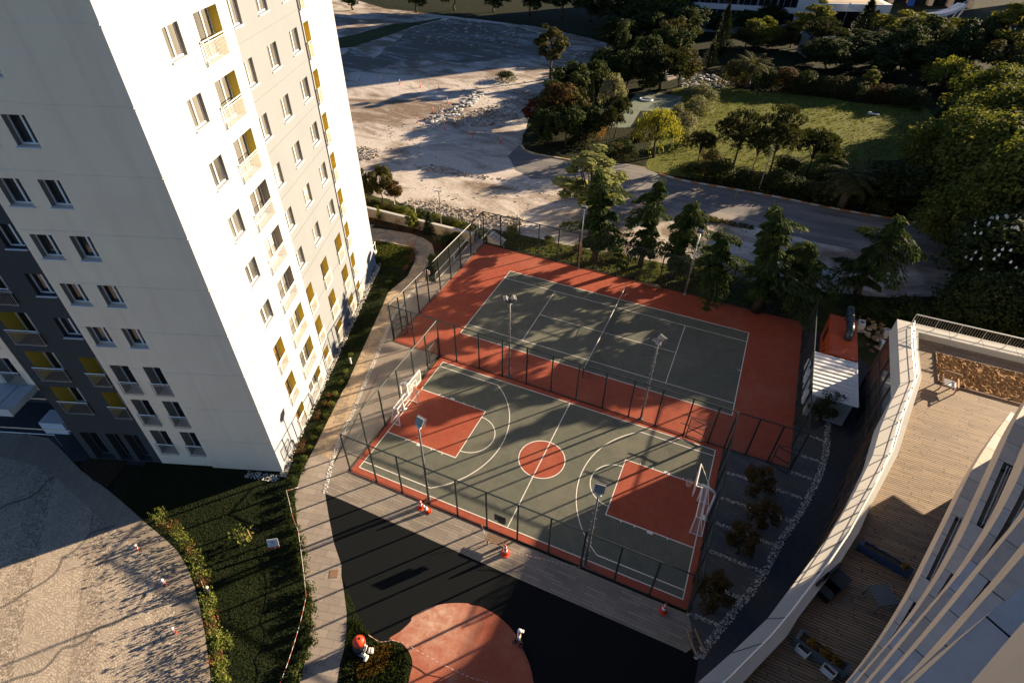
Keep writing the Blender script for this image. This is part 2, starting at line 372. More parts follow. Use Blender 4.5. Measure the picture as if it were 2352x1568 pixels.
M['wood'] = flat('weathered_wood', (.23, .14, .085), .75, var=.3, scale=12)
M['wood_pale'] = flat('pale_timber', (.42, .26, .13), .75, var=.2, scale=12)
M['blue_box'] = flat('blue_planter', (.035, .055, .11), .6, var=.2)
M['grey_box'] = flat('grey_planter', (.10, .115, .125), .6, var=.15)
M['bark'] = flat('bark', (.065, .048, .035), .95, var=.4, scale=9)
M['bark_pale'] = flat('pale_bark', (.17, .13, .1), .95, var=.4, scale=9)
def m_tape():
    m = NM('barrier_tape', .5, .3); x, y, z = m.sep(); w = m.math('FRACT', m.math('MULTIPLY', m.math('ADD', m.math('ADD', x, y), z), 3.4)); m.color(m.mix(m.math('GREATER_THAN', w, .5), (.66, .61, .55), (.42, .13, .085))); return m.m
M['tape'] = m_tape()
def m_kerb(c1, c2, p):
    m = NM('striped_kerb', .8, .2); x = m.sep()[0]; w = m.math('FRACT', m.math('MULTIPLY', x, p)); n = m.noise(5, 4, .7)
    c = m.mix(m.math('GREATER_THAN', w, .5), c1, c2); m.color(m.mix(m.math('MULTIPLY', m.lum(n, .4, .7), .5), c, (.22, .19, .16))); return m.m
M['kerb'] = m_kerb((.62, .58, .50), (.50, .20, .06), .44)
M['kerb_y'] = m_kerb((.55, .50, .38), (.50, .33, .10), .5)
def m_deck():
    m = NM('deck_boards', .75, .25); p0 = m.sep(m.mapp(rot=(0, 0, .02))); wn = m.nt.nodes.new('ShaderNodeTexWhiteNoise'); wn.noise_dimensions = '1D'; m.link(m.math('FLOOR', m.math('DIVIDE', p0[1], .145)), wn.inputs['W']); p = m.comb(m.math('ADD', p0[0], m.math('MULTIPLY', wn.outputs['Value'], 9.0)), p0[1])
    c, f = m.brick(1.0, 2.3, .145, (.33, .232, .14), (.20, .14, .088), (.024, .017, .012), .024, src=p, off=.37)
    n = m.noise(3, 5, .65, src=m.mapp((.35, 7, 1))); w = m.noise(.35, 4); c = m.mix(m.math('MULTIPLY', m.lum(n, .42, .75), .5), c, (.46, .36, .255)); c = m.mix(m.math('MULTIPLY', m.lum(w, .5, .75), .35), c, (.2, .16, .12))
    m.color(c).bump(m.math('SUBTRACT', 1.0, f), .6, .012); return m.m
M['deck'] = m_deck()
def m_mesh(name, pitch, wire, c, rough=.5):
    """chain link: two families of diagonal wires; the gaps are open"""
    m = NM(name, rough, .3); m.color(c); x, y, z = m.sep(); h = m.math('ADD', x, y)
    def fam(sg):
        t = m.math('FRACT', m.math('DIVIDE', m.math('ADD', h, m.math('MULTIPLY', z, sg)), pitch*1.414)); return m.math('LESS_THAN', t, wire/pitch)
    a = m.math('MAXIMUM', fam(1.0), fam(-1.0))
    tr = m.nt.nodes.new('ShaderNodeBsdfTransparent'); mx = m.nt.nodes.new('ShaderNodeMixShader')
    m.link(a, mx.inputs[0]); m.link(tr.outputs[0], mx.inputs[1]); m.link(m.b.outputs[0], mx.inputs[2]); m.link(mx.outputs[0], m.out.inputs['Surface']); return m.m
M['chainlink'] = m_mesh('chain_link', .055, .0028, (.10, .115, .105))
M['netting'] = m_mesh('tennis_netting', .045, .008, (.012, .014, .014))
M['white_net'] = m_mesh('white_netting', .07, .009, (.7, .66, .6))
def m_leaf(name, cols, trans=.35, rough=.55):
    m = NM(name, .75, .08); r = m.island(); c = m.ramp(r, [(i/(len(cols)-1), k) for i, k in enumerate(cols)]); n = m.noise(.7, 3); c = m.mix(m.math('MULTIPLY', n, .35), c, cols[0])
    m.color(c); t = m.nt.nodes.new('ShaderNodeBsdfTranslucent'); m.link(m.mix(1.0, c, (1.0, .95, .45), 'MULTIPLY'), t.inputs[0]); mx = m.nt.nodes.new('ShaderNodeMixShader'); mx.inputs[0].default_value = trans
    m.link(m.b.outputs[0], mx.inputs[1]); m.link(t.outputs[0], mx.inputs[2]); m.link(mx.outputs[0], m.out.inputs['Surface']); return m.m
L = {
 'dark': m_leaf('leaf_dark', [(.022, .038, .013), (.042, .060, .018), (.085, .095, .028)], .35),
 'mid': m_leaf('leaf_mid', [(.05, .075, .016), (.11, .13, .025), (.24, .235, .055)], .45),
 'light': m_leaf('leaf_light', [(.09, .115, .018), (.18, .20, .032), (.30, .29, .06)], .45),
 'yellow': m_leaf('leaf_yellowgreen', [(.12, .14, .02), (.22, .22, .035), (.33, .30, .06)], .5),
 'olive': m_leaf('leaf_olive', [(.040, .045, .016), (.085, .080, .026), (.14, .115, .036)], .35),
 'silver': m_leaf('leaf_silver', [(.12, .125, .075), (.22, .22, .14), (.32, .30, .2)], .35),
 'pale': m_leaf('leaf_pale_bush', [(.10, .115, .055), (.19, .19, .09), (.30, .28, .15)], .35),
 'poplar': m_leaf('leaf_poplar', [(.14, .17, .055), (.27, .29, .10), (.44, .42, .19)], .5),
 'red': m_leaf('leaf_red', [(.09, .022, .010), (.16, .045, .018), (.22, .075, .03)], .35),
 'rust': m_leaf('leaf_rust', [(.045, .035, .012), (.085, .05, .016), (.12, .075, .022)], .3),
 'orange': m_leaf('leaf_orange', [(.15, .08, .016), (.22, .12, .022), (.30, .18, .04)], .4),
 'cedar': m_leaf('needle_cedar', [(.018, .036, .013), (.035, .06, .018), (.085, .115, .03)], .3),
 'pine': m_leaf('needle_pine', [(.018, .028, .012), (.034, .044, .016), (.07, .07, .026)], .28),
 'cypress': m_leaf('needle_cypress', [(.010, .020, .009), (.018, .030, .012), (.035, .045, .018)], .2),
 'palm': m_leaf('frond_palm', [(.04, .05, .016), (.08, .085, .03), (.15, .13, .055)], .3),
 'shrub': m_leaf('leaf_young_shrub', [(.06, .095, .015), (.16, .19, .035), (.32, .30, .075)], .45),
 'shrubred': m_leaf('leaf_reddish', [(.10, .055, .02), (.20, .085, .035), (.30, .14, .06)], .4),
 'box': m_leaf('leaf_low_bush', [(.014, .026, .006), (.032, .048, .010), (.075, .085, .022)], .35),
 'yucca': m_leaf('leaf_yucca', [(.10, .12, .06), (.18, .19, .10), (.30, .29, .18)], .3),
}
M['grey_canopy'] = flat('canopy_panels', (.40, .47, .50), .5, .4, var=.08, scale=1)
M['glass_wall'] = m_glass('curtain_glass', (.035, .04, .038), .12)
M['mullion'] = flat('mullion_rust', (.10, .055, .035), .6, var=.2)
M['core_wall'] = flat('core_grey', (.16, .165, .17), .7, var=.2, scale=2)
M['corrugated'] = flat('corrugated_deck', (.34, .26, .18), .6, var=.3, scale=4)
M['pipe_grey'] = flat('sooty_pipe', (.035, .045, .05), .35, .5, .2, var=.4, scale=4)
M['grey_panel'] = flat('grey_panel_wall', (.33, .34, .34), .7, var=.12, scale=1)
M['scrap'] = m_pebble('scrap_boards', (.10, .06, .03), (.34, .22, .11), (.45, .38, .3))
M['cushion'] = flat('pale_cloth', (.72, .68, .60), .85, var=.06)
M['office_white'] = flat('office_white', (.72, .70, .66), .7, var=.05, scale=.5)
M['office_grey'] = flat('office_grey', (.16, .18, .20), .6, var=.1)
M['tan_roof'] = flat('tan_roof', (.42, .33, .24), .8, var=.1, scale=.6)
M['stone_wall_d'] = flat('hut_wall', (.17, .155, .13), .9, var=.2, scale=1)
M['car_red'] = flat('car_red', (.45, .03, .02), .3, .5, var=.05); M['car_grey'] = flat('car_grey', (.16, .18, .2), .3, .5, var=.05); M['car_white'] = flat('car_white', (.6, .65, .7), .3, .5, var=.05)
M['blue_bin'] = flat('blue_bin', (.02, .07, .35), .5, var=.1); M['skin'] = flat('skin', (.42, .24, .16), .6, var=.05)

def m_panel():
    m = NM('ledge_panels', .85, .2); r = m.island(); c = m.ramp(r, [(0, (.66, .57, .46)), (.35, (.80, .69, .56)), (.6, (.74, .69, .62)), (.8, (.68, .69, .69)), (1, (.88, .76, .61))]); n = m.noise(2.5, 6, .7); s = m.voro(5.0)
    c = m.mix(m.math('MULTIPLY', m.lum(n, .45, .75), .4), c, (.36, .32, .27)); c = m.mix(m.math('LESS_THAN', s, .03), c, (.16, .14, .12)); m.color(c); return m.m
M['ledge_panel'] = m_panel()
# ------------------------------------------------------------------ sky, sun, camera
SUN_AZ, SUN_EL = 50.0, 14.4
W = bpy.data.worlds.new("World"); SC.world = W; W.use_nodes = True
_nt = W.node_tree; _bg = _nt.nodes['Background']; _sky = _nt.nodes.new('ShaderNodeTexSky'); _sky.sky_type = 'NISHITA'; _sky.sun_disc = False
_sky.sun_elevation = radians(SUN_EL); _sky.sun_rotation = radians(90-SUN_AZ); _sky.air_density = .5; _sky.dust_density = .0; _sky.ozone_density = 2.4
_nt.links.new(_sky.outputs[0], _bg.inputs[0]); _bg.inputs[1].default_value = SKY_S
_sl = bpy.data.lights.new('sun', 'SUN'); _sl.energy = SUN_S; _sl.angle = radians(.55); _sl.color = (1.0, .79, .55)
_so = bpy.data.objects.new('sun', _sl); COL.objects.link(_so); _so.location = (60, 70, 60)
_sd = V((cos(radians(SUN_AZ))*cos(radians(SUN_EL)), sin(radians(SUN_AZ))*cos(radians(SUN_EL)), sin(radians(SUN_EL))))
_so.rotation_euler = (-_sd).to_track_quat('-Z', 'Y').to_euler()
_cd = bpy.data.cameras.new('camera'); _cd.sensor_width = 36; _cd.sensor_fit = 'HORIZONTAL'; _cd.lens = F/2352*36; _cd.clip_start = .1; _cd.clip_end = 2500
_co = bpy.data.objects.new('camera', _cd); COL.objects.link(_co)
_mx = Matrix((( _r.x, _u.x, -_f.x), (_r.y, _u.y, -_f.y), (_r.z, _u.z, -_f.z))).to_4x4(); _mx.translation = CAM; _co.matrix_world = _mx
SC.camera = _co
SC.view_settings.view_transform = 'Standard'; SC.view_settings.look = 'None'; SC.view_settings.exposure = EXPO; SC.view_settings.gamma = 1
SC.cycles.use_denoising = True; SC.cycles.transparent_max_bounces = 24; SC.cycles.max_bounces = 8; SC.cycles.diffuse_bounces = 2
# ------------------------------------------------------------------ ground sheets
def wob(pts, amp, step, closed=True, seed=3):
    r = random.Random(seed); out = []; n = len(pts)
    for i in range(n if closed else n-1):
        a, b = pts[i], pts[(i+1) % n]; l = math.hypot(b[0]-a[0], b[1]-a[1]); k = max(1, int(l/step))
        for j in range(k):
            t = j/k; s = amp if (j or amp > 0) else 0
            out.append((a[0]+(b[0]-a[0])*t+r.uniform(-s, s), a[1]+(b[1]-a[1])*t+r.uniform(-s, s)))
    if not closed: out.append(pts[-1])
    return out
def sheet(name, pts, z, mat, amp=0, step=1.0):
    mb = MB(); mb.poly(wob(pts, amp, step) if amp else pts, z); o = struct(mb, name, M[mat] if isinstance(mat, str) else mat)
    # a single n-gon with a concave outline is triangulated for the renderer
    bm = bmesh.new(); bm.from_mesh(o.data); bmesh.ops.triangulate(bm, faces=bm.faces[:], ngon_method='EAR_CLIP'); bm.to_mesh(o.data); bm.free()
    return o
def gxy2(u, o):
    d = V((-.938, -.3466)); n = V((.3466, -.938)); return (-16.02+d.x*u+n.x*o, -24.01+d.y*u+n.y*o)
def P(*items):
    """('k', (x,y), ...) groups of picture points -> ground xy"""
    out = []
    for it in items:
        k = it[0]
        for p in it[1:]:
            if k == 'w': out.append(p)
            elif k == 0: out.append(gxy(p))
            else: out.append(gxy(q(k, *p)))
    return out
mb = MB(); mb.quad((-900, -700, -.03), (900, -700, -.03), (900, 1200, -.03), (-900, 1200, -.03)); struct(mb, 'ground', M['park_soil'])
kerb_w = P((2, (1238, 1005), (1262, 1035), (1310, 1056), (1380, 1072), (1480, 1090), (1585, 1108)))
kerb_e = P((2, (2190, 1203), (2352, 1246)), (3, (200, 1282), (600, 1352), (1050, 1442), (1650, 1550)), (0, (2260, 555)))
lot = [(-240, -30), (-30, 2)] + [(-30, 8.2), (-17.5, 8.4)] + [(-17.4, 12.5), (0, 13.5), (14, 14.5), (24, 17), (40, 26)] + list(reversed(kerb_e)) + P((2, (2100, 1150), (1950, 1125), (1720, 1128))) + list(reversed(kerb_w)) + P((2, (1262, 900), (1350, 700), (1440, 560), (1600, 520), (1720, 430), (1880, 380), (1900, 320), (1700, 260), (1380, 190), (900, 130), (300, 60))) + [(-240, 170)]
sheet('demolition_lot', lot, -.012, 'lot', .25, 2.0)
sheet('rubble_field', P((2, (240, 400), (480, 190), (760, 128), (1200, 188), (1370, 232), (1390, 395), (1000, 420), (800, 436), (560, 400), (250, 470), (60, 500), (-100, 480), (60, 330))), -.006, 'rubble_field', .8, 2.0)
sheet('grass_bank', P((2, (-200, 300), (0, 262), (350, 165), (520, 152), (740, 120), (470, 190), (100, 322), (0, 335), (-200, 380))), -.004, 'verge', .4, 2.0)
ROAD = P((2, (1150, 1080), (1190, 1030), (1234, 1002))) + kerb_w + P((2, (1720, 1130), (1950, 1132), (2100, 1165))) + kerb_e + [(46, 30), (38, 24.5)]
ZA = lambda x, y: gxy(zz(x, y, 2200, 650, 2.6133))
ROAD += [ZA(2352, 720), ZA(2050, 640), ZA(1800, 600), ZA(1430, 540), ZA(950, 420), ZA(540, 265), ZA(200, 170)] + P((2, (1300, 1230), (1200, 1170)))
sheet('asphalt_road', ROAD, -.002, 'asphalt', .22, 1.2)
sheet('park_ground', kerb_w + P((2, (1720, 1125), (1800, 1080), (1980, 1100), (2100, 1150))) + kerb_e + [(60, 36), (420, 60), (420, 600), (-260, 600), (-220, 180)] + P((2, (300, 40), (900, 120), (1380, 180), (1700, 250), (1910, 315), (1890, 385), (1730, 440), (1610, 530), (1450, 570), (1355, 705), (1266, 905))), .002, 'park_soil')
sheet('meadow', P((3, (-60, 620), (150, 560), (420, 620), (900, 660), (1300, 720), (1680, 735), (1800, 900), (1700, 1080), (1330, 1110), (1050, 1230), (700, 1310), (250, 1230), (-100, 1215), (-250, 1180), (-200, 900))), .006, 'meadow', .5, 2.5)
sheet('pale_sport_pad', P((2, (2030, 650), (2120, 630), (2352, 665), (2340, 745), (2200, 765), (2060, 765), (1990, 880), (1830, 880), (1850, 840))), .010, 'green_pad')
sheet('park_path', P((3, (-180, 500), (-40, 400), (60, 380), (150, 400), (90, 500), (-100, 560))), .010, 'slab_path', .2, 1.5)
sheet('rear_forecourt', P((3, (60, 190), (300, 175), (720, 235), (720, 260), (100, 215), (40, 215))), .008, 'asphalt')
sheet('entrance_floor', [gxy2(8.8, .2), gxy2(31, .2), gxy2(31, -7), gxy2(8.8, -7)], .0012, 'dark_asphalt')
# striped kerb along the park and parking ticks
def kerb(name, pts, w, h, mat):
    mb = MB(); pts = smooth_line(pts, 4)
    for a, b in zip(pts, pts[1:]):
        d = V((b[0]-a[0], b[1]-a[1], 0)); n = V((-d.y, d.x, 0)).normalized()*w
        mb.obox((a[0], a[1], -.01), d, n, (0, 0, h))
    return struct(mb, name, M[mat])
kerb('kerb', kerb_w, .22, .13, 'kerb_y'); kerb('kerb_long', kerb_e, .22, .13, 'kerb')
mb = MB()
for a, b in [((1085, 148), (1060, 192)), ((1450, 210), (1432, 262)), ((1835, 272), (1815, 330)), ((2222, 355), (2215, 395))]:
    A, B = ZA(*a), ZA(*b); mb.strip([A, B], .16, .004); d = (B[0]-A[0], B[1]-A[1]); l = math.hypot(*d); n = (-d[1]/l*.7, d[0]/l*.7); mb.strip([(B[0]-n[0], B[1]-n[1]), (B[0]+n[0], B[1]+n[1])], .14, .0045)
struct(mb, 'road_marking', flat('road_yellow', (.42, .26, .09), .8, var=.3))
# verge under the cedars, garden bed behind the wall
sheet('verge', [(-17.3, 9.55), (16.2, 9.2), (24, 4), (30, 8), (26, 16), (20, 15.2), (12, 14.6), (0, 13.6), (-9, 12.8), (-17.3, 12.6)], .003, 'verge', .15, 1.2)
sheet('planting_bed', [(-40, 8.9), (-17.6, 8.95), (-17.6, 1.3)] + P((5, (620, 300), (650, 200), (640, 130), (560, 72), (400, 22), (190, -25))) + [(-40, 5)], .003, 'bed_soil')
sheet('wall_verge', [(-42, 9.2), (-17.6, 9.2), (-17.6, 12.4), (-24, 12.9), (-30, 13.5), (-42, 14)], .002, 'verge', .2, 1.2)
# paths and pavements
ZB = lambda x, y: gxy(zz(x, y, 1400, 800, 3.92))
ZT = lambda x, y: gxy(zz(x, y, 1050, 1500, 3.92))
pathL = [ZB(140, 560), ZB(480, 600), ZB(860, 680), ZB(925, 800), ZB(905, 920), ZB(800, 1130), ZB(500, 1380), ZB(425, 1568)] + P((5, (150, 830), (40, 1080))) + [ZT(1176, 150), ZT(840, 840), ZT(725, 1105), ZT(610, 1270)]
gravelL = P((5, (565, 365), (490, 440), (370, 590), (300, 745), (215, 950), (130, 1145), (60, 1310), (0, 1440)), (7, (2310, -30), (2292, 20), (2262, 140), (2237, 262)))
stone_split = (ZT(990, 1205), ZT(700, 1100))
pathTop = [ZB(-300, 320), ZB(200, 375), ZB(500, 410), ZB(850, 470), ZB(1050, 540), ZB(1180, 625), ZB(1230, 810), ZB(1140, 890), ZB(1100, 980), ZB(1075, 1180)]
i_sp = 8
stone = [ZB(-300, 480)] + pathL[:11] + [stone_split[1], stone_split[0]] + list(reversed(gravelL[:8])) + list(reversed(pathTop))
sheet('stone_path', stone, .008, 'stone_path')
walkR = P((7, (2240, 265), (2262, 400), (2300, 600), (2352, 755)), (8, (0, 830), (22, 960), (37, 1080), (38, 1180), (20, 1330), (-10, 1440), (-40, 1640)))
walkL = P((7, (2030, 280), (2045, 450), (2075, 650), (2105, 870), (2140, 1000), (2148, 1130), (2125, 1330), (2090, 1460), (2050, 1640)))
sheet('walkway', [stone_split[0], stone_split[1], ZT(610, 1270), ZT(530, 1440)] + walkL + list(reversed(walkR)) + [gravelL[-1]] + list(reversed(gravelL[8:-1])), .006, 'slab_path')
sheet('court_apron', [(-16.75, -.1), (-16.62, -8.85), (-12.15, -8.9), (-11.95, -22.0), (-11.9, -22.15)] + P((8, (40, 100), (-95, 130)), (7, (2245, 255))) + list(reversed(gravelL)) + [ZB(1080, 1185), ZB(1240, 1230)], .0045, 'grey_concrete')
ramp_w = [ZB(1240, 1225), ZB(1790, 560), ZB(1890, 500)]
sheet('ramp_path', [(-16.78, 9.9), (-16.75, -.1)] + ramp_w + [(-17.7, 9.9)], .0062, 'slab')
blackTop = P((7, (2240, 262)), (8, (0, 305), (560, 555), (1140, 815), (1700, 1060), (2352, 1345)), (9, (20, 1360)))
sheet('court_walkway', [(-12.0, -22.08)] + P((8, (40, 102), (-95, 130))) + blackTop + P((9, (60, 1330))) + [(12.2, -23.4), (11.75, -22.25)], .0052, 'slab')
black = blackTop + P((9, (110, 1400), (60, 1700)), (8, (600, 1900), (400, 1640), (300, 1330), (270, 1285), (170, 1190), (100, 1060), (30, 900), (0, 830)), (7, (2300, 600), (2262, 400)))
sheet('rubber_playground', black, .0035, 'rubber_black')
padc = P((8, (330, 1262), (400, 1215), (440, 1180), (480, 1140), (487, 1112), (540, 1078), (600, 1050), (680, 1026), (780, 1016), (870, 1019), (895, 1030), (950, 1038), (1040, 1080), (1130, 1150), (1200, 1230), (1250, 1330), (1300, 1450), (1328, 1600), (1330, 1800), (900, 2000), (420, 1800), (470, 1530), (490, 1440), (480, 1380), (445, 1320), (400, 1285)))
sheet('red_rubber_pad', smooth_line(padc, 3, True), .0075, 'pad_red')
sheet('small_lawn', walkR[5:8] + P((8, (20, 1330), (-10, 1440), (-40, 1640), (0, 1800), (420, 1800), (470, 1530), (490, 1440), (480, 1380), (445, 1320), (400, 1285), (330, 1270), (268, 1288), (170, 1190), (100, 1060), (30, 900))), .0092, 'lawn')
hedgeL = P((7, (840, 318), (1010, 470), (1130, 570), (1220, 655), (1290, 770), (1340, 900), (1380, 1060), (1410, 1220), (1440, 1430), (1462, 1640)))
sheet('lawn', hedgeL + list(reversed(walkL)) + [ZT(530, 1440), ZT(610, 1270)] + list(reversed(pathL[:11])) + [ZB(140, 560), (-27.5, 2.5), (-27, -10), (-22, -26.5)] + P((7, (1060, -10), (1000, 60), (930, 180))), .0025, 'lawn')
plazaR = P((7, (700, 440), (870, 570), (950, 640), (1080, 740), (1130, 830), (1175, 930), (1210, 1100), (1245, 1270), (1270, 1450), (1290, 1640)))
sheet('plaza_kerb_path', P((7, (-200, -200), (330, -120), (400, -60), (560, 105), (740, 235))) + hedgeL + list(reversed(plazaR)) + P((7, (330, 100), (-200, -50))), .0042, 'slab_plaza')
sheet('cobbled_plaza', P((7, (-900, -300), (-200, -60), (330, 95), (520, 265))) + plazaR + [(-14, -60), (-80, -60)], .0022, 'cobble')
sheet('rose_bed', P((7, (545, 75), (640, 0), (800, -60), (960, -40), (900, 20), (735, 222), (640, 170))), .0062, 'bed_soil')
for i, pts in enumerate([[(-60, 400), (60, 335), (180, 298), (260, 250), (320, 185), (372, 150)], [(-60, 1080), (90, 1005), (180, 940), (290, 880), (370, 820), (405, 775), (432, 715), (520, 650), (575, 600), (625, 538), (700, 512), (792, 485)], [(20, 1568), (130, 1528), (270, 1490), (350, 1425), (430, 1330), (530, 1305), (600, 1262), (640, 1215), (685, 1183), (760, 1170), (850, 1125), (930, 1065), (970, 1010), (998, 955)]]):
    mb = MB(); mb.strip(smooth_line(G(7, pts), 3), .17, .0062); struct(mb, 'drain_channel', M['drain'])
# right of the courts
borderC = P((6, (1005, 1345)), (9, (985, 0), (945, 130), (890, 240), (840, 340), (770, 455), (700, 555), (640, 655), (560, 812), (480, 930), (400, 1015), (300, 1145), (180, 1295), (100, 1410)))
sheet('slate_terrace', [(11.75, -9.05), (16.4, -9.05), (16.4, -6)] + borderC + [(12.2, -24.0), (11.8, -22.2)], .0048, 'slate')
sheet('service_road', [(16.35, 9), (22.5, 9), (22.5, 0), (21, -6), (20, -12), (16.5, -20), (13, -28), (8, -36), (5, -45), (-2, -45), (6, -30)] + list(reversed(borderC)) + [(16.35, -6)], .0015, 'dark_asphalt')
# courts
def rect(x0, y0, x1, y1): return [(x0, y0), (x1, y0), (x1, y1), (x0, y1)]
sheet('tennis_surround', rect(-16.72, -8.98, 16.33, 9.2), .0062, 'court_red')
sheet('tennis_court', rect(-11.885, -5.485, 11.885, 5.485), .0102, 'court_green')
bx0, bx1, by0, by1 = -11.42, 11.24, -21.5, -9.52
sheet('basketball_surround', rect(-11.95, -22.05, 11.75, -9.04), .0068, 'court_red')
sheet('basketball_court', rect(bx0, by0, bx1, by1), .0106, 'court_green')
def linestrip(segs, w, z, name, closed=False):
    mb = MB()
    for s in segs: mb.strip(s, w, z)
    return struct(mb, name, M['line'])
X, Y, S = 11.885, 5.485, 4.115
hw = .03
tl = [[(-X-hw, Y), (X+hw, Y)], [(-X-hw, -Y), (X+hw, -Y)], [(-X, -Y), (-X, Y)], [(X, -Y), (X, Y)]]
linestrip(tl, .07, .0142, 'tennis_lines')
linestrip([[(-X, S), (X, S)], [(-X, -S), (X, -S)], [(-6.4, -S), (-6.4, S)], [(6.4, -S), (6.4, S)], [(-6.4, 0), (6.4, 0)], [(-X, 0), (-X+.3, 0)], [(X-.3, 0), (X, 0)]], .055, .0145, 'tennis_inner_lines')
# ------------------------------------------------------------------ basketball markings
def arc(cx, cy, r, a0, a1, n=28): return [(cx+r*cos(a0+(a1-a0)*i/n), cy+r*sin(a0+(a1-a0)*i/n)) for i in range(n+1)]
cyb = -15.51
for sg, xb in ((1, bx1), (-1, bx0)):
    sheet('key_paint', rect(min(xb, xb-sg*5.75), cyb-2.45, max(xb, xb-sg*5.75), cyb+2.45), .0138, 'court_red')
sheet('centre_circle_paint', arc(.0, cyb, 1.66, 0, 2*pi, 48)[:-1], .0138, 'court_red')
mb = MB(); zl = .0172; w = .065
for s in ([(bx0-w/2, by0), (bx1+w/2, by0)], [(bx0-w/2, by1), (bx1+w/2, by1)]): mb.strip(s, w, zl)
for x in (bx0, bx1): mb.strip([(x, by0+w/2), (x, by1-w/2)], w, zl)
mb.strip([(0, by0+w/2), (0, by1-w/2)], w, zl)
struct(mb, 'basketball_lines', M['line'])
mb = MB(); z2 = .0176; mb.strip(arc(0, cyb, 1.66, 0, 2*pi, 48)[:-1], w, z2, closed=True)
for sg, xb in ((1, bx1), (-1, bx0)):
    xf = xb-sg*5.75; bx = xb-sg*1.67
    mb.strip([(xb-sg*w/2, cyb+2.45), (xf, cyb+2.45), (xf, cyb-2.45), (xb-sg*w/2, cyb-2.45)], w, z2)
    a = arc(xf, cyb, 1.78, pi/2, pi*1.5, 20) if sg > 0 else arc(xf, cyb, 1.78, -pi/2, pi/2, 20)
    mb.strip(a, w, z2+.0004)
    th = math.asin(5.42/6.57); c = (bx-sg*.02, cyb)
    a = arc(c[0], cyb, 6.57, pi-th, pi+th, 36) if sg > 0 else arc(c[0], cyb, 6.57, -th, th, 36)
    ends = [(xb-sg*w/2, a[0][1])], [(xb-sg*w/2, a[-1][1])]
    mb.strip(ends[0]+a+ends[1], w, z2+.0008)
    for yy, o in ((cyb+2.45, 1), (cyb-2.45, -1)):
        for t in (1.65, 3.8, 4.7): mb.strip([(xb-sg*t, yy+o*w/2), (xb-sg*t, yy+o*.16)], .06, z2)
        mb.strip([(xb-sg*2.6, yy+o*.11), (xb-sg*2.98, yy+o*.11)], .16, z2+.0003)
struct(mb, 'key_and_arc_lines', M['line'])
# ------------------------------------------------------------------ fences
def fence(label, a, b, posts, h, bays=(), mid=None, post_r=.062, rails=(.06,)):
    """a run of chain-link fence: posts one by one, rails, netting; bays: (i0, rail heights) extra bars"""
    root = thing('chain_link_fence', (a[0], a[1], 0), label, 'fence', 'chain link fences round the courts')
    A, B = V((a[0], a[1], 0)), V((b[0], b[1], 0)); d = B-A
    for t in posts:
        p = A+d*t; mb = MB(); mb.tube([p, p+V((0, 0, h))], post_r, 6); mb.box((p.x, p.y, .012), (.16, .16, .02)); mb.build('post', M['fence_green'], root)
    mb = MB(); mb.tube([A+V((0, 0, h)), B+V((0, 0, h))], .05, 6); mb.build('top_rail', M['fence_green'], root)
    for rz_ in rails:
        mb = MB(); mb.tube([A+V((0, 0, rz_)), B+V((0, 0, rz_))], .028, 6); mb.build('bottom_rail', M['fence_green'], root)
    mb = MB(); n = V((-d.y, d.x, 0)).normalized()*.03
    mb.quad(A+n+V((0, 0, .06)), B+n+V((0, 0, .06)), B+n+V((0, 0, h-.03)), A+n+V((0, 0, h-.03))); mb.build('chain_link_panel', M['chainlink'], root)
    for t0, t1, hh in bays:
        mb = MB(); mb.tube([A+d*t0+V((0, 0, hh)), A+d*t1+V((0, 0, hh))], .03, 6); mb.build('cross_bar', M['fence_green'], root)
    return root
FH = 3.87
def even(n): return [i/n for i in range(n+1)]
nx = lambda x0, x1, xs: [(x-x0)/(x1-x0) for x in xs]
fence('tall green chain link fence between the red tennis surround and the cedars', (-16.78, 9.27), (16.35, 9.2), nx(-16.78, 16.35, [-16.78, -14.7, -12.5, -10.3, -8.1, -5.9, -3.8, -1.65, .5, 2.7, 4.9, 7.1, 9.3, 11.5, 13.7, 16.35]), FH, [(0, .065, 1.9)])
fence('tall chain link fence at the tennis end beside the stone path and ramp railing', (-16.75, -8.82), (-16.78, 9.27), [0, .075, .13, .24, .345, .463, .585, .7, .83], FH, [(0, .13, 2.05), (0, .075, 1.1)])
fence('long chain link fence dividing the tennis court from the basketball court', (-16.75, -8.85), (11.78, -9.05), nx(-16.75, 11.78, [-14.55, -12.07, -10.42, -8.27, -6.13, -3.99, -1.84, .3, 2.46, 4.57, 6.66, 8.8, 10.6, 11.78]), FH, [(0, .077, 2.05), (.88, .958, 1.15), (.88, .958, 2.1)])
fence('short chain link fence behind the tennis court next to the parking slate', (11.78, -9.05), (16.35, -9.05), [.33, .66], FH, [(.66, 1, 2.05)])
fence('tall chain link fence in front of the white shed and orange container', (16.35, -9.05), (16.35, 9.2), even(8)[:-1], FH)
fence('chain link fence behind the sunlit basketball hoop at the grey concrete apron', (-12.07, -8.95), (-11.83, -21.98), nx(-8.95, -21.98, [-10.93, -13.0, -15.2, -17.5, -19.8]), FH, [(0, .152, 2.05), (.83, 1, 2.05)])
fence('chain link fence along the slab walkway with bench and traffic cones', (-11.83, -21.98), (11.62, -22.1), nx(-11.83, 11.62, [-11.83, -9.63, -7.55, -5.45, -3.31, -1.19, .93, 3.03, 5.14, 7.26, 9.39]), FH, [(0, .094, 2.05)])
fence('chain link fence behind the shaded basketball hoop along the gravel parking bays', (11.78, -9.05), (11.62, -22.1), nx(-9.05, -22.1, [-11.2, -13.4, -15.6, -17.8, -20, -22.1]), FH)
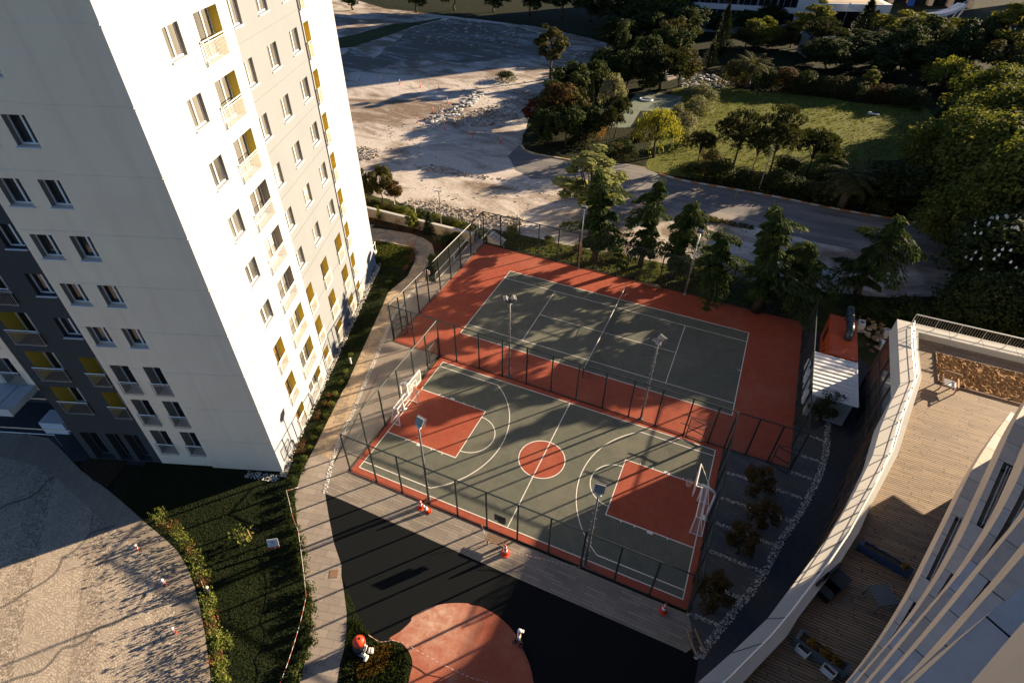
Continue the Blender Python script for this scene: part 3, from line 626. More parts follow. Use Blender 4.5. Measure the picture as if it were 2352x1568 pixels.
def gate(label, hinge, d, w, h, rz):
    root = thing('fence_gate', (hinge[0], hinge[1], 0), label, 'gate', 'gates in the court fences')
    root.rotation_euler = (0, 0, rz)
    mb = MB()
    for x in (0, w): mb.beam((x, 0, .08), (x, 0, h), .06)
    for z in (.1, h*.5, h): mb.beam((.03, 0, z), (w-.03, 0, z), .05)
    mb.build('gate_frame', M['fence_green'], root, True); mb = MB(); mb.quad((.03, .01, .1), (w-.03, .01, .1), (w-.03, .01, h-.03), (.03, .01, h-.03)); mb.build('chain_link_panel', M['chainlink'], root, True)
    mb = MB(); mb.tube([(w-.1, -.06, 1.0), (w-.1, -.06, 1.2)], .018, 6); mb.build('handle', M['steel'], root, True); return root
gate('low green gate at the tennis corner by the white gravel line', (-16.74, -8.7), 1, 1.3, 2.0, radians(62))
gate('low green gate beside the dividing fence behind the sunlit hoop', (-12.06, -9.1), 1, 1.15, 2.0, radians(-100))
gate('shaded gate in the dividing fence at the parking end', (9.0, -9.16), 1, 1.2, 2.1, radians(-14))
gate('shaded gate left ajar in the short fence beside the slate parking', (15.0, -9.2), 1, 1.2, 2.05, radians(-20))
# ------------------------------------------------------------------ floodlights
def lamp(label, x, y, h, heads, tilt, grey='lamp_grey'):
    root = thing('floodlight_mast', (x, y, 0), label, 'floodlight', 'floodlight masts round the courts')
    mb = MB(); mb.lathe((0, 0, 0), [(.17, 0), (.17, .03), (.10, .05)], 8); mb.build('base_plate', M[grey], root, True)
    mb = MB(); mb.tube([(0, 0, .03), (0, 0, h*.55), (0, 0, h-.25)], [.085, .07, .05], 8); mb.build('mast', M[grey], root, True, True)
    mb = MB()
    for i in range(int(h/.42)-2): mb.beam((-.16 if i % 2 else .04, 0, .9+i*.42), (-.04 if i % 2 else .16, 0, .9+i*.42), .022)
    mb.build('climbing_peg', M['steel'], root, True)
    for az in heads:
        c, s = cos(az), sin(az); D = V((c, s, 0)); N = V((-s, c, 0)); t = radians(tilt)
        fw = V((c*cos(t), s*cos(t), -sin(t))); up = V((c*sin(t), s*sin(t), cos(t))); o = V((0, 0, h-.12))+D*.14
        mb = MB(); mb.obox(o-N*.27-up*.02, N*.54, fw*-.18, up*.46); mb.beam(V((0, 0, h-.3)), o+fw*-.1+up*.1, .06); hd = mb.build('lamp_head', M[grey], root, True)
        mb = MB(); mb.obox(o-N*.27+fw*.004, N*.54, fw*.012, up*.46); mb.build('lamp_glass', M['glassy'], hd, True)
        mb = MB()
        for k in (0, .46): mb.obox(o-N*.31+fw*.006+up*(k-.02), N*.62, fw*.03, up*.04)
        for k in (-.31, .27): mb.obox(o+N*k+fw*.006+up*.02, N*.04, fw*.03, up*.44)
        mb.build('head_rim', M['steel'], hd, True)
    mb = MB(); mb.box((0, 0, h-.22), (.34, .14, .09)); mb.build('bracket', M['reflect'], root, True)
    return root
lamp('twin floodlight mast at the dividing fence by the green strip corner', -5.62, -8.72, 7.75, (radians(35), radians(-150)), 38)
lamp('twin floodlight mast at the dividing fence right of the tennis net', 5.5, -8.78, 7.85, (radians(55), radians(-110)), 38)
lamp('floodlight mast rising above the two leaning cones', -5.68, -21.72, 7.5, (radians(80),), 32)
lamp('floodlight mast at the walkway fence beside the shaded key', 5.36, -21.8, 7.5, (radians(95),), 32)
lamp('pale floodlight mast behind the tennis court in front of the light poplar', -5.62, 9.0, 7.0, (radians(-90),), 38, 'steel')
lamp('pale floodlight mast between the cedars right of the tennis net', 5.4, 9.0, 7.05, (radians(-95),), 38, 'steel')
# ------------------------------------------------------------------ tennis net
root = thing('tennis_net', (0, 0, 0), 'black tennis net with a white band stretched across the green court', 'tennis net')
for y in (-6.4, 6.4):
    mb = MB(); mb.tube([(0, y, 0), (0, y, 1.1)], .04, 8); mb.build('net_post', M['fence_green'], root)
mb = MB(); pr = [(0, -6.36+12.72*i/16, 1.07-.155*(1-abs(i/8-1))) for i in range(17)]
for a, b in zip(pr, pr[1:]): mb.quad((0, a[1], .03), (0, b[1], .03), (0, b[1], b[2]-.06), (0, a[1], a[2]-.06))
mb.build('netting', M['netting'], root)
mb = MB(); mb.tube([(0, y, z-.025) for _, y, z in pr], .022, 5); mb.build('net_band', M['reflect'], root)
# ------------------------------------------------------------------ hoops and goals
def hoop(label, sg, xb):
    root = thing('basketball_hoop', (xb, cyb, 0), label, 'basketball hoop', 'basketball hoops')
    f = lambda d, y, z: (xb-sg*d, cyb+y, z)
    mb = MB(); arcp = [f(0, 0, 0), f(0, 0, 2.2)] + [f(.55*(1-cos(a)), 0, 2.45+.6*sin(a)) for a in (0, .4, .8, 1.2, 1.57)] + [f(1.05, 0, 3.1), f(1.25, 0, 3.15)]
    mb.tube(smooth_line(arcp, 3), .075, 8); mb.box(f(0, 0, .015), (.4, .4, .03)); mb.build('pole', M['white_metal'], root, smooth=True)
    bd = 1.32; mb = MB()
    for z in (2.92, 3.95): mb.beam(f(bd, -.9, z), f(bd, .9, z), .06, .07)
    for y in (-.87, .87): mb.beam(f(bd, y, 2.955), f(bd, y, 3.915), .06, .06)
    for y in (-.3, .3): mb.beam(f(bd-.012, y, 3.03), f(bd-.012, y, 3.52), .035, .03)
    for z in (3.03, 3.52): mb.beam(f(bd-.012, -.28, z), f(bd-.012, .28, z), .03, .035)
    mb.build('backboard_frame', M['white_metal'], root)
    mb = MB(); mb.box(f(bd, 0, 3.435), (.012, 1.68, .96)); pa = mb.build('backboard', M['acrylic'], root)
    mb = MB()
    for y in (-.85, .85): mb.tube([f(bd-.05, y, 3.9), f(.35, 0, 2.95)], .018, 5)
    mb.build('stay_rod', M['white_metal'], root)
    mb = MB(); cx = 1.32+.15+.23; ring = [f(cx+.225*cos(a), .225*sin(a), 3.05) for a in [2*pi*i/20 for i in range(21)]]; mb.tube(ring, .014, 5, False); mb.box(f(bd+.1, 0, 3.03), (.16, .2, .1)); r_ = mb.build('rim', M['rim_orange'], root)
    mb = MB()
    for i in range(12):
        a = 2*pi*i/12
        for k in (.55, -.55): mb.tube([f(cx+.225*cos(a), .225*sin(a), 3.04), f(cx+.16*cos(a+k), .16*sin(a+k), 2.82), f(cx+.12*cos(a), .12*sin(a), 2.62)], .006, 3, False)
    mb.build('hoop_net', M['reflect'] if sg > 0 else M['hoop_net'], r_); return root
m = NM('clear_acrylic', .1, .6); m.color((.62, .66, .64)); t = m.nt.nodes.new('ShaderNodeBsdfTransparent'); mx = m.nt.nodes.new('ShaderNodeMixShader'); mx.inputs[0].default_value = .16
m.link(t.outputs[0], mx.inputs[1]); m.link(m.b.outputs[0], mx.inputs[2]); m.link(mx.outputs[0], m.out.inputs[0]); M['acrylic'] = m.m
M['hoop_net'] = flat('net_cord', (.55, .24, .14), .8)
hoop('sunlit white basketball hoop with clear backboard on the stone path side', -1, -11.55)
hoop('shaded white basketball hoop with clear backboard on the parking side', 1, 11.55)
def goal(label, sg, xf, y0, y1, h, dp):
    root = thing('small_goal', (xf, (y0+y1)/2, 0), label, 'goal', 'small football goals')
    X1 = xf+sg*dp; X2 = xf+sg*dp*.45
    for y in (y0, y1):
        mb = MB(); mb.tube([(xf, y, 0), (xf, y, h)], .045, 6); mb.build('goal_post', M['white_metal'], root)
        mb = MB(); mb.tube([(xf, y, h-.03), (X2, y, h-.05), (X1, y, .05), (xf, y, .05)], .03, 5); sd = mb.build('side_frame', M['white_metal'], root)
        mb = MB(); mb.face([(xf, y, .05), (X1, y, .05), (X2, y, h-.05), (xf, y, h-.03)]); mb.build('side_net', M['white_net'], sd)
    mb = MB(); mb.tube([(xf, y0, h), (xf, y1, h)], .045, 6); mb.build('crossbar', M['white_metal'], root)
    mb = MB(); mb.tube([(X1, y0, .05), (X1, y1, .05)], .03, 5); mb.tube([(X2, y0, h-.05), (X2, y1, h-.05)], .025, 5); mb.build('back_bar', M['white_metal'], root)
    mb = MB(); mb.quad((X1, y0, .05), (X1, y1, .05), (X2, y1, h-.05), (X2, y0, h-.05)); mb.quad((X2, y0, h-.05), (X2, y1, h-.05), (xf, y1, h-.03), (xf, y0, h-.03)); mb.build('back_net', M['white_net'], root)
goal('sunlit small white goal standing under the basketball hoop beside the stone path', -1, -10.85, -17.1, -14.5, 1.9, .8)
goal('shaded small white goal under the basketball hoop beside the parking bays', 1, 10.8, -17.0, -14.4, 1.9, .75)
# ------------------------------------------------------------------ small things about the courts
def cone(x, y, label, lean=0.0, az=0.0, s=1.0):
    root = thing('traffic_cone', (x, y, 0), label, 'traffic cone', 'orange traffic cones')
    mb = MB(); mb.lathe((0, 0, 0), [(.27, 0), (.27, .035), (.21, .045)], 8); mb.build('cone_base', M['cone'], root, True)
    mb = MB(); mb.lathe((0, 0, .04), [(.17, 0), (.125, .28), (.10, .45), (.055, .80), (.035, .84)], 14); bd = mb.build('cone_body', M['cone'], root, True, True)
    for b_ in ([(.134, .25), (.105, .44)], [(.083, .60), (.067, .73)]): mb = MB(); mb.lathe((0, 0, .04), b_, 14); mb.build('reflective_band', M['reflect'], bd, True, True)
    root.rotation_euler = (lean*sin(az), lean*cos(az), 0); root.scale = (s, s, s); return root
cone(*gxy(zz(935, 775, 1300, 1700, 2.613)), 'orange cone standing at the foot of the floodlight mast, nearer the stone path')
cone(*gxy(zz(1008, 815, 1300, 1700, 2.613)), 'orange cone tipped against the fence at the mast foot', .35, 2.6)
cone(*gxy(zz(1803, 1250, 1300, 1700, 2.613)), 'orange cone at the end of the slatted bench holding barrier tape', s=1.1)
cone(*gxy(q(8, 2218, 1072)), 'lone orange cone in the shade on the walkway corner', s=1.05)
# bench
def bench(label, a, b, group=None, slats=4):
    A, B = V((*a, 0)), V((*b, 0)); d = B-A; n = V((-d.y, d.x, 0)).normalized()
    root = thing('slatted_bench', A, label, 'bench', group)
    for i in range(slats):
        o = n*(-.24+i*.145); mb = MB(); mb.obox(A+o+V((0, 0, .43)), d, n*.105, (0, 0, .045)); mb.build('slat', M['wood'], root)
    for t in (.12, .88):
        p = A+d*t; mb = MB(); mb.beam(p+n*-.22, p+n*-.22+V((0, 0, .42)), .06); mb.beam(p+n*.24, p+n*.24+V((0, 0, .42)), .06); mb.beam(p+n*-.24+V((0, 0, .40)), p+n*.27+V((0, 0, .40)), .05); mb.build('bench_leg', M['fence_green'], root)
    return root
ZP = lambda x, y: zz(x, y, 1850, 2000, 6.273)
bench('brown slatted bench beside an orange cone on the sunny slab walkway', gxy(ZP(405, 705), .45), gxy(ZP(905, 890), .45), 'slatted benches')
bench('brown slatted bench standing inside the tennis fence under the cedars', (1.35, 8.55), (3.0, 8.5), 'slatted benches')
# barrier tapes: thin sagging ribbons
def tape(pts, label, sag=.0, w=.026):
    mb = MB()
    for a, b in zip(pts, pts[1:]):
        A, B = V(a), V(b); n = max(2, int((B-A).length/.5)); pr = [A+(B-A)*(i/n)-V((0, 0, sag*4*(i/n)*(1-i/n))) for i in range(n+1)]
        mb.tube(pr, w/2, 5, True)
    return tag(mb.build('barrier_tape', M['tape']), label, 'barrier tape', 'red and white barrier tapes')
TZ = lambda x, y, z: tuple(g(zz(x, y, 1020, 2000, 5.227), z))
t7 = lambda x, y, z: tuple(g(q(7, x, y), z)); t8 = lambda x, y, z: tuple(g(q(8, x, y), z))
tape([t7(1973, 240, .9), t7(2015, 420, .8), t7(2055, 520, .7), t7(2110, 968, .7)], 'striped barrier tape along the low bushes between lawn and walkway', .12)
tape([t7(2110, 968, .7), t7(2040, 1250, .6), t7(1925, 1580, .5)], 'striped barrier tape crossing the open lawn towards the hedge', .1)
tape([t7(1973, 240, .9), t7(2035, 225, .7), t7(2066, 212, .5), t7(2050, 205, .3)], 'short twisted end of tape near the tower corner', .05)
tape([t8(185, 1235, .5), t8(268, 1285, .35), t8(350, 1272, .35), t8(430, 1290, .3), t8(700, 1440, .25), t8(880, 1525, .2), t8(1010, 1560, .1)], 'striped barrier tape trailing over the red rubber pad', .04)
tape([t8(1150, 660, .55), t8(1290, 690, .5), t8(1650, 770, .1)], 'striped barrier tape from the bench cone along the walkway', .05)
tape([t8(968, 480, .9), t8(990, 540, .5), t8(990, 595, .2), t8(1035, 600, .03), t8(1065, 604, .03)], 'striped tape hanging from the fence onto the bench end', .03)
# signs
root = thing('lawn_sign', g(zz(330, 870, 1020, 2000, 5.227)), 'small white sign with a red foot leaning on the sunny lawn', 'sign')
d = V((.83, .55, 0)); n = V((.55, -.83, 0)); up = V((-.15, .25, .9)).normalized(); o = root.location+V((0, 0, .25))
mb = MB(); mb.tube([root.location, root.location+up*.35], .02, 5); mb.build('sign_stake', M['steel'], root)
mb = MB(); mb.obox(o-d*.33, d*.66, n*-.02, up*.72); bd = mb.build('sign_board', M['reflect'], root)
mb = MB(); mb.obox(o-d*.33+n*.002, d*.4, n*.004, up*.14); mb.obox(o+d*.12+n*.002, d*.2, n*.004, up*.16); mb.build('red_strip', M['cone'], bd)
mb = MB()
for i, (u, v_, w_, h_) in enumerate([(-.12, .42, .05, .12), (-.02, .40, .05, .14), (.08, .42, .05, .12), (-.2, .3, .4, .012), (-.2, .26, .36, .012), (-.08, .56, .16, .02)]): mb.obox(o+d*u+up*v_+n*.002, d*w_, n*.003, up*h_)
mb.build('lettering', M['lamp_grey'], bd)
root = thing('fence_sign', (-.27, -22.09, 1.4), 'dark green notice board with a pale emblem hung on the walkway fence', 'sign')
mb = MB(); mb.obox((-.62, -22.12, 1.45), (.78, 0, 0), (0, .03, 0), (0, 0, .62)); mb.obox((-.36, -22.12, 1.3), (.45, 0, 0), (0, .03, 0), (0, 0, .15)); bd = mb.build('sign_board', M['fence_green'], root)
mb = MB()
for i in range(5):
    a = radians(30+30*i); mb.beam((-.23+.05*cos(a), -22.127, 1.72+.05*sin(a)), (-.23+.15*cos(a), -22.127, 1.72+.15*sin(a)), .035, .008)
mb.obox((-.4, -22.13, 1.67), (.34, 0, 0), (0, .006, 0), (0, 0, .03)); mb.obox((-.36, -22.13, 1.61), (.26, 0, 0), (0, .006, 0), (0, 0, .02)); mb.build('emblem', M['grey_box'], bd)
# inspection hatch, ladder, cable
mb = MB(); c = gxy(zz(2300, 815, 0, 1792, 1.75)); mb.box((c[0], c[1], .012), (.5, .5, .02), .5); tag(mb.build('utility_hatch', M['wood']), 'square brown hatch cover let into the walkway edge', 'hatch')
root = thing('wooden_ladder', (12.4, -23.6, 0), 'short pale timber ladder lying in shade by the gravel border', 'ladder')
for a, b in (((11.80, -23.16), (12.50, -24.28)), ((12.17, -22.92), (12.93, -24.0))):
    mb = MB(); mb.beam((*a, .06), (*b, .06), .09, .05); mb.build('ladder_rail', M['wood_pale'], root)
for t in (.12, .32, .52, .72, .9):
    A = V((11.80, -23.16, .06)).lerp(V((12.50, -24.28, .06)), t); B = V((12.17, -22.92, .06)).lerp(V((12.93, -24.0, .06)), t); mb = MB(); mb.beam(A, B, .04, .03); mb.build('rung', M['wood'], root)
# ------------------------------------------------------------------ the apartment tower on the left
A0 = V((-16.02, -24.01, 0)); dR = V((-.3466, .9380, 0)).normalized(); nR = V((dR.y, -dR.x, 0)); dL = -nR; nL = -dR
tower = thing('apartment_tower', A0, 'tall white apartment tower with yellow balcony reveals and a shaded grey end wall', 'apartment building')
TOPZ = 46.0
class Face:
    def __init__(s, d, n): s.d, s.n, s.secs, s.ops = d, n, [], []
    def p(s, u, z, off=0.0): return A0 + s.d*u + s.n*off + V((0, 0, z))
    def section(s, u0, u1, off, mat, joints=(), z0=0.0): s.secs.append((u0, u1, off, mat, joints, z0))
    def opening(s, u0, u1, z0, z1, depth, jamb): s.ops.append((u0, u1, z0, z1, depth, jamb))
    def q(s, mb, a, b, c, e, mi=0):
        n = (b-a).cross(e-a)
        mb.quad(a, b, c, e, mi)
    def build(s):
        prev = None
        for (u0, u1, off, mat, joints, zb) in s.secs:
            ops = [o for o in s.ops if o[0] >= u0-.01 and o[1] <= u1+.01]
            us = sorted({u0, u1, *[o[0] for o in ops], *[o[1] for o in ops]}); zs = sorted({zb, TOPZ, *[o[2] for o in ops], *[o[3] for o in ops]})
            mb = MB(); mats = [M[mat]]; idx = {}
            for i in range(len(us)-1):
                zrun = None
                for j in range(len(zs)-1):
                    uc, zc = (us[i]+us[i+1])/2, (zs[j]+zs[j+1])/2
                    hole = any(o[0] < uc < o[1] and o[2] < zc < o[3] for o in ops)
                    if not hole and zrun is None: zrun = zs[j]
                    if zrun is not None and (hole or j == len(zs)-2):
                        ze = zs[j] if hole else zs[j+1]
                        s.q(mb, s.p(us[i], zrun, off), s.p(us[i+1], zrun, off), s.p(us[i+1], ze, off), s.p(us[i], ze, off)); zrun = None
            for (a, b, z0, z1, dp, jm) in ops:
                if jm not in idx: idx[jm] = len(mats); mats.append(M[jm])
                k = idx[jm]; o2 = off-dp
                s.q(mb, s.p(b, z0, off), s.p(b, z0, o2), s.p(b, z1, o2), s.p(b, z1, off), k); s.q(mb, s.p(a, z0, o2), s.p(a, z0, off), s.p(a, z1, off), s.p(a, z1, o2), k)
                s.q(mb, s.p(a, z1, off), s.p(b, z1, off), s.p(b, z1, o2), s.p(a, z1, o2), 0); s.q(mb, s.p(a, z0, o2), s.p(b, z0, o2), s.p(b, z0, off), s.p(a, z0, off), 0)
                s.q(mb, s.p(a, z0, o2-.12), s.p(b, z0, o2-.12), s.p(b, z1, o2-.12), s.p(a, z1, o2-.12), 0)
            for jz in joints:
                if any(o[2] < jz < o[3] for o in ops):
                    segs = []; cur = u0+.003
                    for o in sorted(o for o in ops if o[2]-.05 < jz < o[3]+.05): segs.append((cur, o[0])); cur = o[1]
                    segs.append((cur, u1-.003))
                else: segs = [(u0+.003, u1-.003)]
                for a, b in segs:
                    if b-a > .05: mb.obox(s.p(a, jz-.035, off-.02), s.d*(b-a), s.n*.045, V((0, 0, .07)))
            if prev is not None and abs(prev-off) > .001:
                s.q(mb, s.p(u0, zb, prev), s.p(u0, zb, off), s.p(u0, TOPZ, off), s.p(u0, TOPZ, prev))
            prev = off
            mb.build('wall', mats, tower)
    def window(s, u0, u1, z0, z1, off, dp, mat='pvc', pane='pane', frac=.55, sillmat='sill', name='window', leaves=2):
        s.o = off-dp; fr = .07; mb = MB(); o = off-dp
        for (a, b, c, e) in ((u0, u1, z0, z0+fr), (u0, u1, z1-fr, z1), (u0, u0+fr, z0+fr, z1-fr), (u1-fr, u1, z0+fr, z1-fr)):
            mb.obox(s.p(a, c, o-.06), s.d*(b-a), s.n*.07, V((0, 0, e-c)))
        for f_ in ([frac] if leaves == 2 else ([.34, .66] if leaves == 3 else [])):
            um = u0+(u1-u0)*f_; mb.obox(s.p(um-.05, z0+fr, o-.055), s.d*.1, s.n*.075, V((0, 0, z1-z0-2*fr)))
        w = mb.build(name, M[mat], tower)
        mb = MB(); mb.obox(s.p(u0+fr, z0+fr, o-.05), s.d*(u1-u0-2*fr), s.n*.012, V((0, 0, z1-z0-2*fr))); mb.build('pane', M[pane], w)
        if sillmat:
            mb = MB(); mb.obox(s.p(u0-.05, z0-.06, o), s.d*(u1-u0+.1), s.n*(dp+.10), V((0, 0, .055))); mb.build('sill', M[sillmat], w)
        return w
    def railing(s, u0, u1, z0, z1, off, mat='white_metal', pitch=.115):
        mb = MB(); o = off+.13; mb.tube([s.p(u0-.06, z1, o), s.p(u1+.08, z1, o)], .032, 6); mb.tube([s.p(u0-.04, z1-.14, o), s.p(u1+.05, z1-.14, o)], .02, 5); mb.tube([s.p(u0-.04, z0+.03, o), s.p(u1+.05, z0+.03, o)], .024, 5)
        n = int((u1-u0)/pitch)
        for i in range(n+1):
            u = u0+(u1-u0)*i/n; mb.beam(s.p(u, z0+.03, o), s.p(u, z1-.14 if 0 < i < n else z1, o), .018 if 0 < i < n else .035)
        for u in (u0-.03, u1+.03):
            for z in (z0+.1, z1-.07): mb.beam(s.p(u, z, off-.01), s.p(u, z, o), .03)
        return mb.build('balcony_railing', M[mat], tower)
FR = Face(dR, nR); FL = Face(dL, nL)
PITCH = 3.13
jr = [27.75-3.1*k for k in range(-5, 9)]
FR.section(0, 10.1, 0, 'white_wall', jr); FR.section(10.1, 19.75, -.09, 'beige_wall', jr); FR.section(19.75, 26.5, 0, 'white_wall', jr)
jobs = []
for k in range(-5, 9):
    zt = 26.92-PITCH*k; low = k >= 6
    # column A
    cols = [(3.7, 5.08, 0.0, 'A'), (6.42, 8.93, 0.0, 'B'), (10.2, 11.45, -.09, 'C'), (13.66, 15.1, -.09, 'D'), (17.38, 18.85, -.09, 'E'), (19.85, 20.85, 0.0, 'F')]
    for u0, u1, off, c in cols:
        bal = c in 'BF' or (low and c in 'AC') or (k >= 6 and c == 'D') or (k >= 6 and c == 'E')
        if c == 'C' and not bal: u0 = 10.26
        if bal:
            zb = max(zt-2.32, .12)
            if zt-zb < 1.2: continue
            dp = .48; jm = 'cream_jamb' if (c == 'B' and k in (3, 4, 5)) else 'yellow_wall'
            FR.opening(u0, u1, zb, zt, dp, jm); jobs.append((FR, u0, u1, zb, zt, off, dp, c))
        else:
            FR.opening(u0, u1, zt-1.42, zt, .16, 'cream_jamb'); jobs.append((FR, u0, u1, zt-1.42, zt, off, .16, 'w'))
jl = [27.8-3.1*k for k in range(-5, 9)]
FL.section(0, 5.0, 0, 'shade_wall', jl); FL.section(5.0, 8.7, -.11, 'shade_wall', [z+.06 for z in jl]); FL.section(8.7, 13.9, -.14, 'dark_wall'); FL.section(13.9, 24, -.10, 'shade_wall', jl, 6.9)
tops = [24.23-2.95*k for k in range(-6, 8)]
for zt in tops:
    for u0, u1 in ((5.08, 6.16), (7.05, 8.2)):
        if zt > 10.5: FL.opening(u0, u1, zt-1.38, zt, .27, 'grey_jamb'); jobs.append((FL, u0, u1, zt-1.38, zt, -.11, .27, 'l'))
        else: FL.opening(u0, u1, max(zt-2.4, .1), zt, .6, 'grey_jamb'); jobs.append((FL, u0, u1, max(zt-2.4, .1), zt, -.11, .6, 'lb'))
    zt2 = zt+.5
    if zt2 > 10.8: FL.opening(8.8, 9.88, zt2-1.4, zt2, .27, 'dark_wall'); jobs.append((FL, 8.8, 9.88, zt2-1.4, zt2, -.14, .27, 'l'))
    elif zt2 > 5: FL.opening(8.8, 9.9, zt2-2.35, zt2, .95, 'yellow_wall'); jobs.append((FL, 8.8, 9.9, zt2-2.35, zt2, -.14, .95, 'lb'))
    zt3 = zt+.75
    if zt3 > 5: FL.opening(11.25, 13.1, zt3-2.35, zt3, .95, 'yellow_wall'); jobs.append((FL, 11.25, 13.1, zt3-2.35, zt3, -.14, .95, 'lc'))
    if zt > 8.5: FL.opening(14.4, 15.7, zt-2.2+.1, zt+.1, .6, 'grey_jamb'); jobs.append((FL, 14.4, 15.7, zt-2.1, zt+.1, -.10, .6, 'lb')); FL.opening(18, 19.3, zt-1.3, zt+.1, .27, 'grey_jamb'); jobs.append((FL, 18, 19.3, zt-1.3, zt+.1, -.10, .27, 'l'))
for u0, u1 in ((9.3, 10.3), (10.7, 11.6), (12.0, 13.4)): FL.opening(u0, u1, .05, 2.9, .5, 'dark_wall'); jobs.append((FL, u0, u1, .05, 2.9, -.14, .5, 'g'))
FR.build(); FL.build()
for (fc, u0, u1, z0, z1, off, dp, c) in jobs:
    if z0 > 33 and fc is FL or z0 > 36: 
        fc.window(u0, u1, z0, z1, off, dp, 'pvc', 'pane', .5, None); continue
    if c == 'w': fc.window(u0, u1, z0, z1, off, dp, 'pvc', 'pane_lit', .46)
    elif c == 'l': fc.window(u0, u1, z0, z1, off, dp, 'pvc', 'pane', .42, 'sill_shade_copy')
    elif c == 'g': fc.window(u0, u1, z0, z1, off, dp, 'lamp_grey', 'pane', .5, None, 'entrance_door')
    elif c in ('lb', 'lc'): fc.window(u0, u1, z0, z1, off, dp, 'pvc', 'pane', .45, None, 'balcony_door', 3 if c == 'lc' else 2); fc.railing(u0, u1, z0, z0+1.12, off, 'steel')
    elif c == 'B': fc.window(u0, u1, z0, z1, off, dp, 'pvc', 'pane_lit', .4, None, 'balcony_door', 3); fc.railing(u0, u1, z0, z0+1.13, off)
    else: fc.window(u0, u1, z0, z1, off, dp, 'pvc', 'pane_brown', .45, None, 'balcony_door'); fc.railing(u0, u1, z0, z0+1.12, off)
c1, c2, c3, c4 = A0, A0+dR*26.5, A0+dR*26.5+dL*24, A0+dL*24+dR*5.2
mb = MB()
for a, b in ((c2, c3), (c3, c4)): mb.quad(a, b, b+V((0, 0, TOPZ)), a+V((0, 0, TOPZ)))
mb.build('wall', M['white_wall'], tower)
mb = MB(); mb.prism([(p.x, p.y) for p in (c1+nR*.2+nL*.2, c2+nR*.2-nL*.2, c3-nR*.2-nL*.2, c4-nR*.2+nL*.2)], TOPZ, TOPZ+.5); mb.build('roof', M['cap_stone'], tower)
mb = MB()
for u in (5.0, 13.2): pass
mb.obox(FL.p(13.92, 6.95, -.09), dL*9, nL*2.15, V((0, 0, .42)));
for i in range(5): mb.obox(FL.p(14.9+i*1.75, 7.37, 0), dL*.03, nL*2.03, V((0, 0, .012)), 1)
mb.obox(FL.p(13.92, 6.9, 2.06), dL*9, nL*.06, V((0, 0, .62))); mb.build('entrance_canopy', [M['grey_canopy'], M['black']], tower)
mb = MB(); mb.obox(FL.p(16.8, 0, -2.1), dL*1.8, nL*-1.3, V((0, 0, 1.15))); mb.build('entrance_wall', M['sill'], tower)
mb = MB(); mb.quad(FL.p(13.9, 0, -5), FL.p(24, 0, -5), FL.p(24, 6.9, -5), FL.p(13.9, 6.9, -5)); mb.quad(FL.p(13.9, 0, -.14), FL.p(13.9, 0, -5), FL.p(13.9, 6.9, -5), FL.p(13.9, 6.9, -.14)); mb.quad(FL.p(13.9, 6.9, -.1), FL.p(24, 6.9, -.1), FL.p(24, 6.9, -5), FL.p(13.9, 6.9, -5)); mb.build('recessed_entrance', M['dark_wall'], tower)
mb = MB(); mb.tube([FL.p(16.5, 1.3, -1.0), FL.p(20.5, 1.3, -1.0)], .03, 6)
for u in (16.6, 18.4, 20.4): mb.tube([FL.p(u, 0, -1.0), FL.p(u, 1.3, -1.0)], .025, 5)
mb.build('handrail', M['steel'], tower)
mb = MB(); e = A0+dR*26.5   # balcony on the hidden north end, just showing past the corner
o = A0+dR*26.52-nR*2.2; mb.obox(o+V((0, 0, .9)), dR*.9, nR*2.2, V((0, 0, .15)))
for i in range(9): mb.beam(o+dR*.85+nR*(.05+.26*i)+V((0, 0, 1.05)), o+dR*.85+nR*(.05+.26*i)+V((0, 0, 2.1)), .03)
mb.tube([o+dR*.85+V((0, 0, 2.1)), o+dR*.85+nR*2.2+V((0, 0, 2.1)), o+nR*2.2+V((0, 0, 2.1))], .035, 6); mb.build('side_balcony', M['white_metal'], tower)
# ------------------------------------------------------------------ the low terrace building on the right
pz, dz = 7.5, 7.0
outer = [gxy(q(6, 1478, 630), pz), (20.62, -1.2), gxy(q(6, 1500, 1075), pz), (19.35, -9.6)] + G(9, [(1310, 0), (1190, 250), (1070, 460), (920, 675), (768, 877), (582, 1125), (335, 1360), (100, 1568), (-260, 1860)], pz)
inner = [gxy(q(6, 1625, 720), pz), (21.85, -1.5), gxy(q(6, 1648, 1035), pz), (20.6, -9.8)] + G(9, [(1480, 0), (1370, 210), (1295, 350), (1215, 530), (1080, 745), (800, 1110), (720, 1240), (410, 1568), (60, 1900)], pz)
inner = inner[:len(outer)]
ter = thing('terrace_building', (24, -12, 0), 'low building topped by a timber roof terrace with a wide pale curved parapet', 'building')
end = [(40, outer[-1][1]-2), (46, 1.45), ]
wl = [(o[0]+.12, o[1]-.02) for o in outer]; wl[0] = (outer[0][0]+.12, outer[0][1]-.12)
mb = MB(); mb.prism(wl+[(22, -45), (48, -45), (48, outer[0][1]-.12)], 0, 6.2); mb.build('wall', M['glass_wall'], ter)
mb = MB()
for a, b in zip(wl, wl[1:]):
    l = math.hypot(b[0]-a[0], b[1]-a[1]); k = max(1, int(l/1.5))
    for i in range(k):
        x, y = a[0]+(b[0]-a[0])*i/k, a[1]+(b[1]-a[1])*i/k; mb.box((x-.03, y, 3.1), (.08, .12, 6.2))
    for z in (2.0, 4.1): mb.beam((a[0]-.02, a[1], z), (b[0]-.02, b[1], z), .07)
mb.build('window_mullion', M['mullion'], ter)
mb = MB()
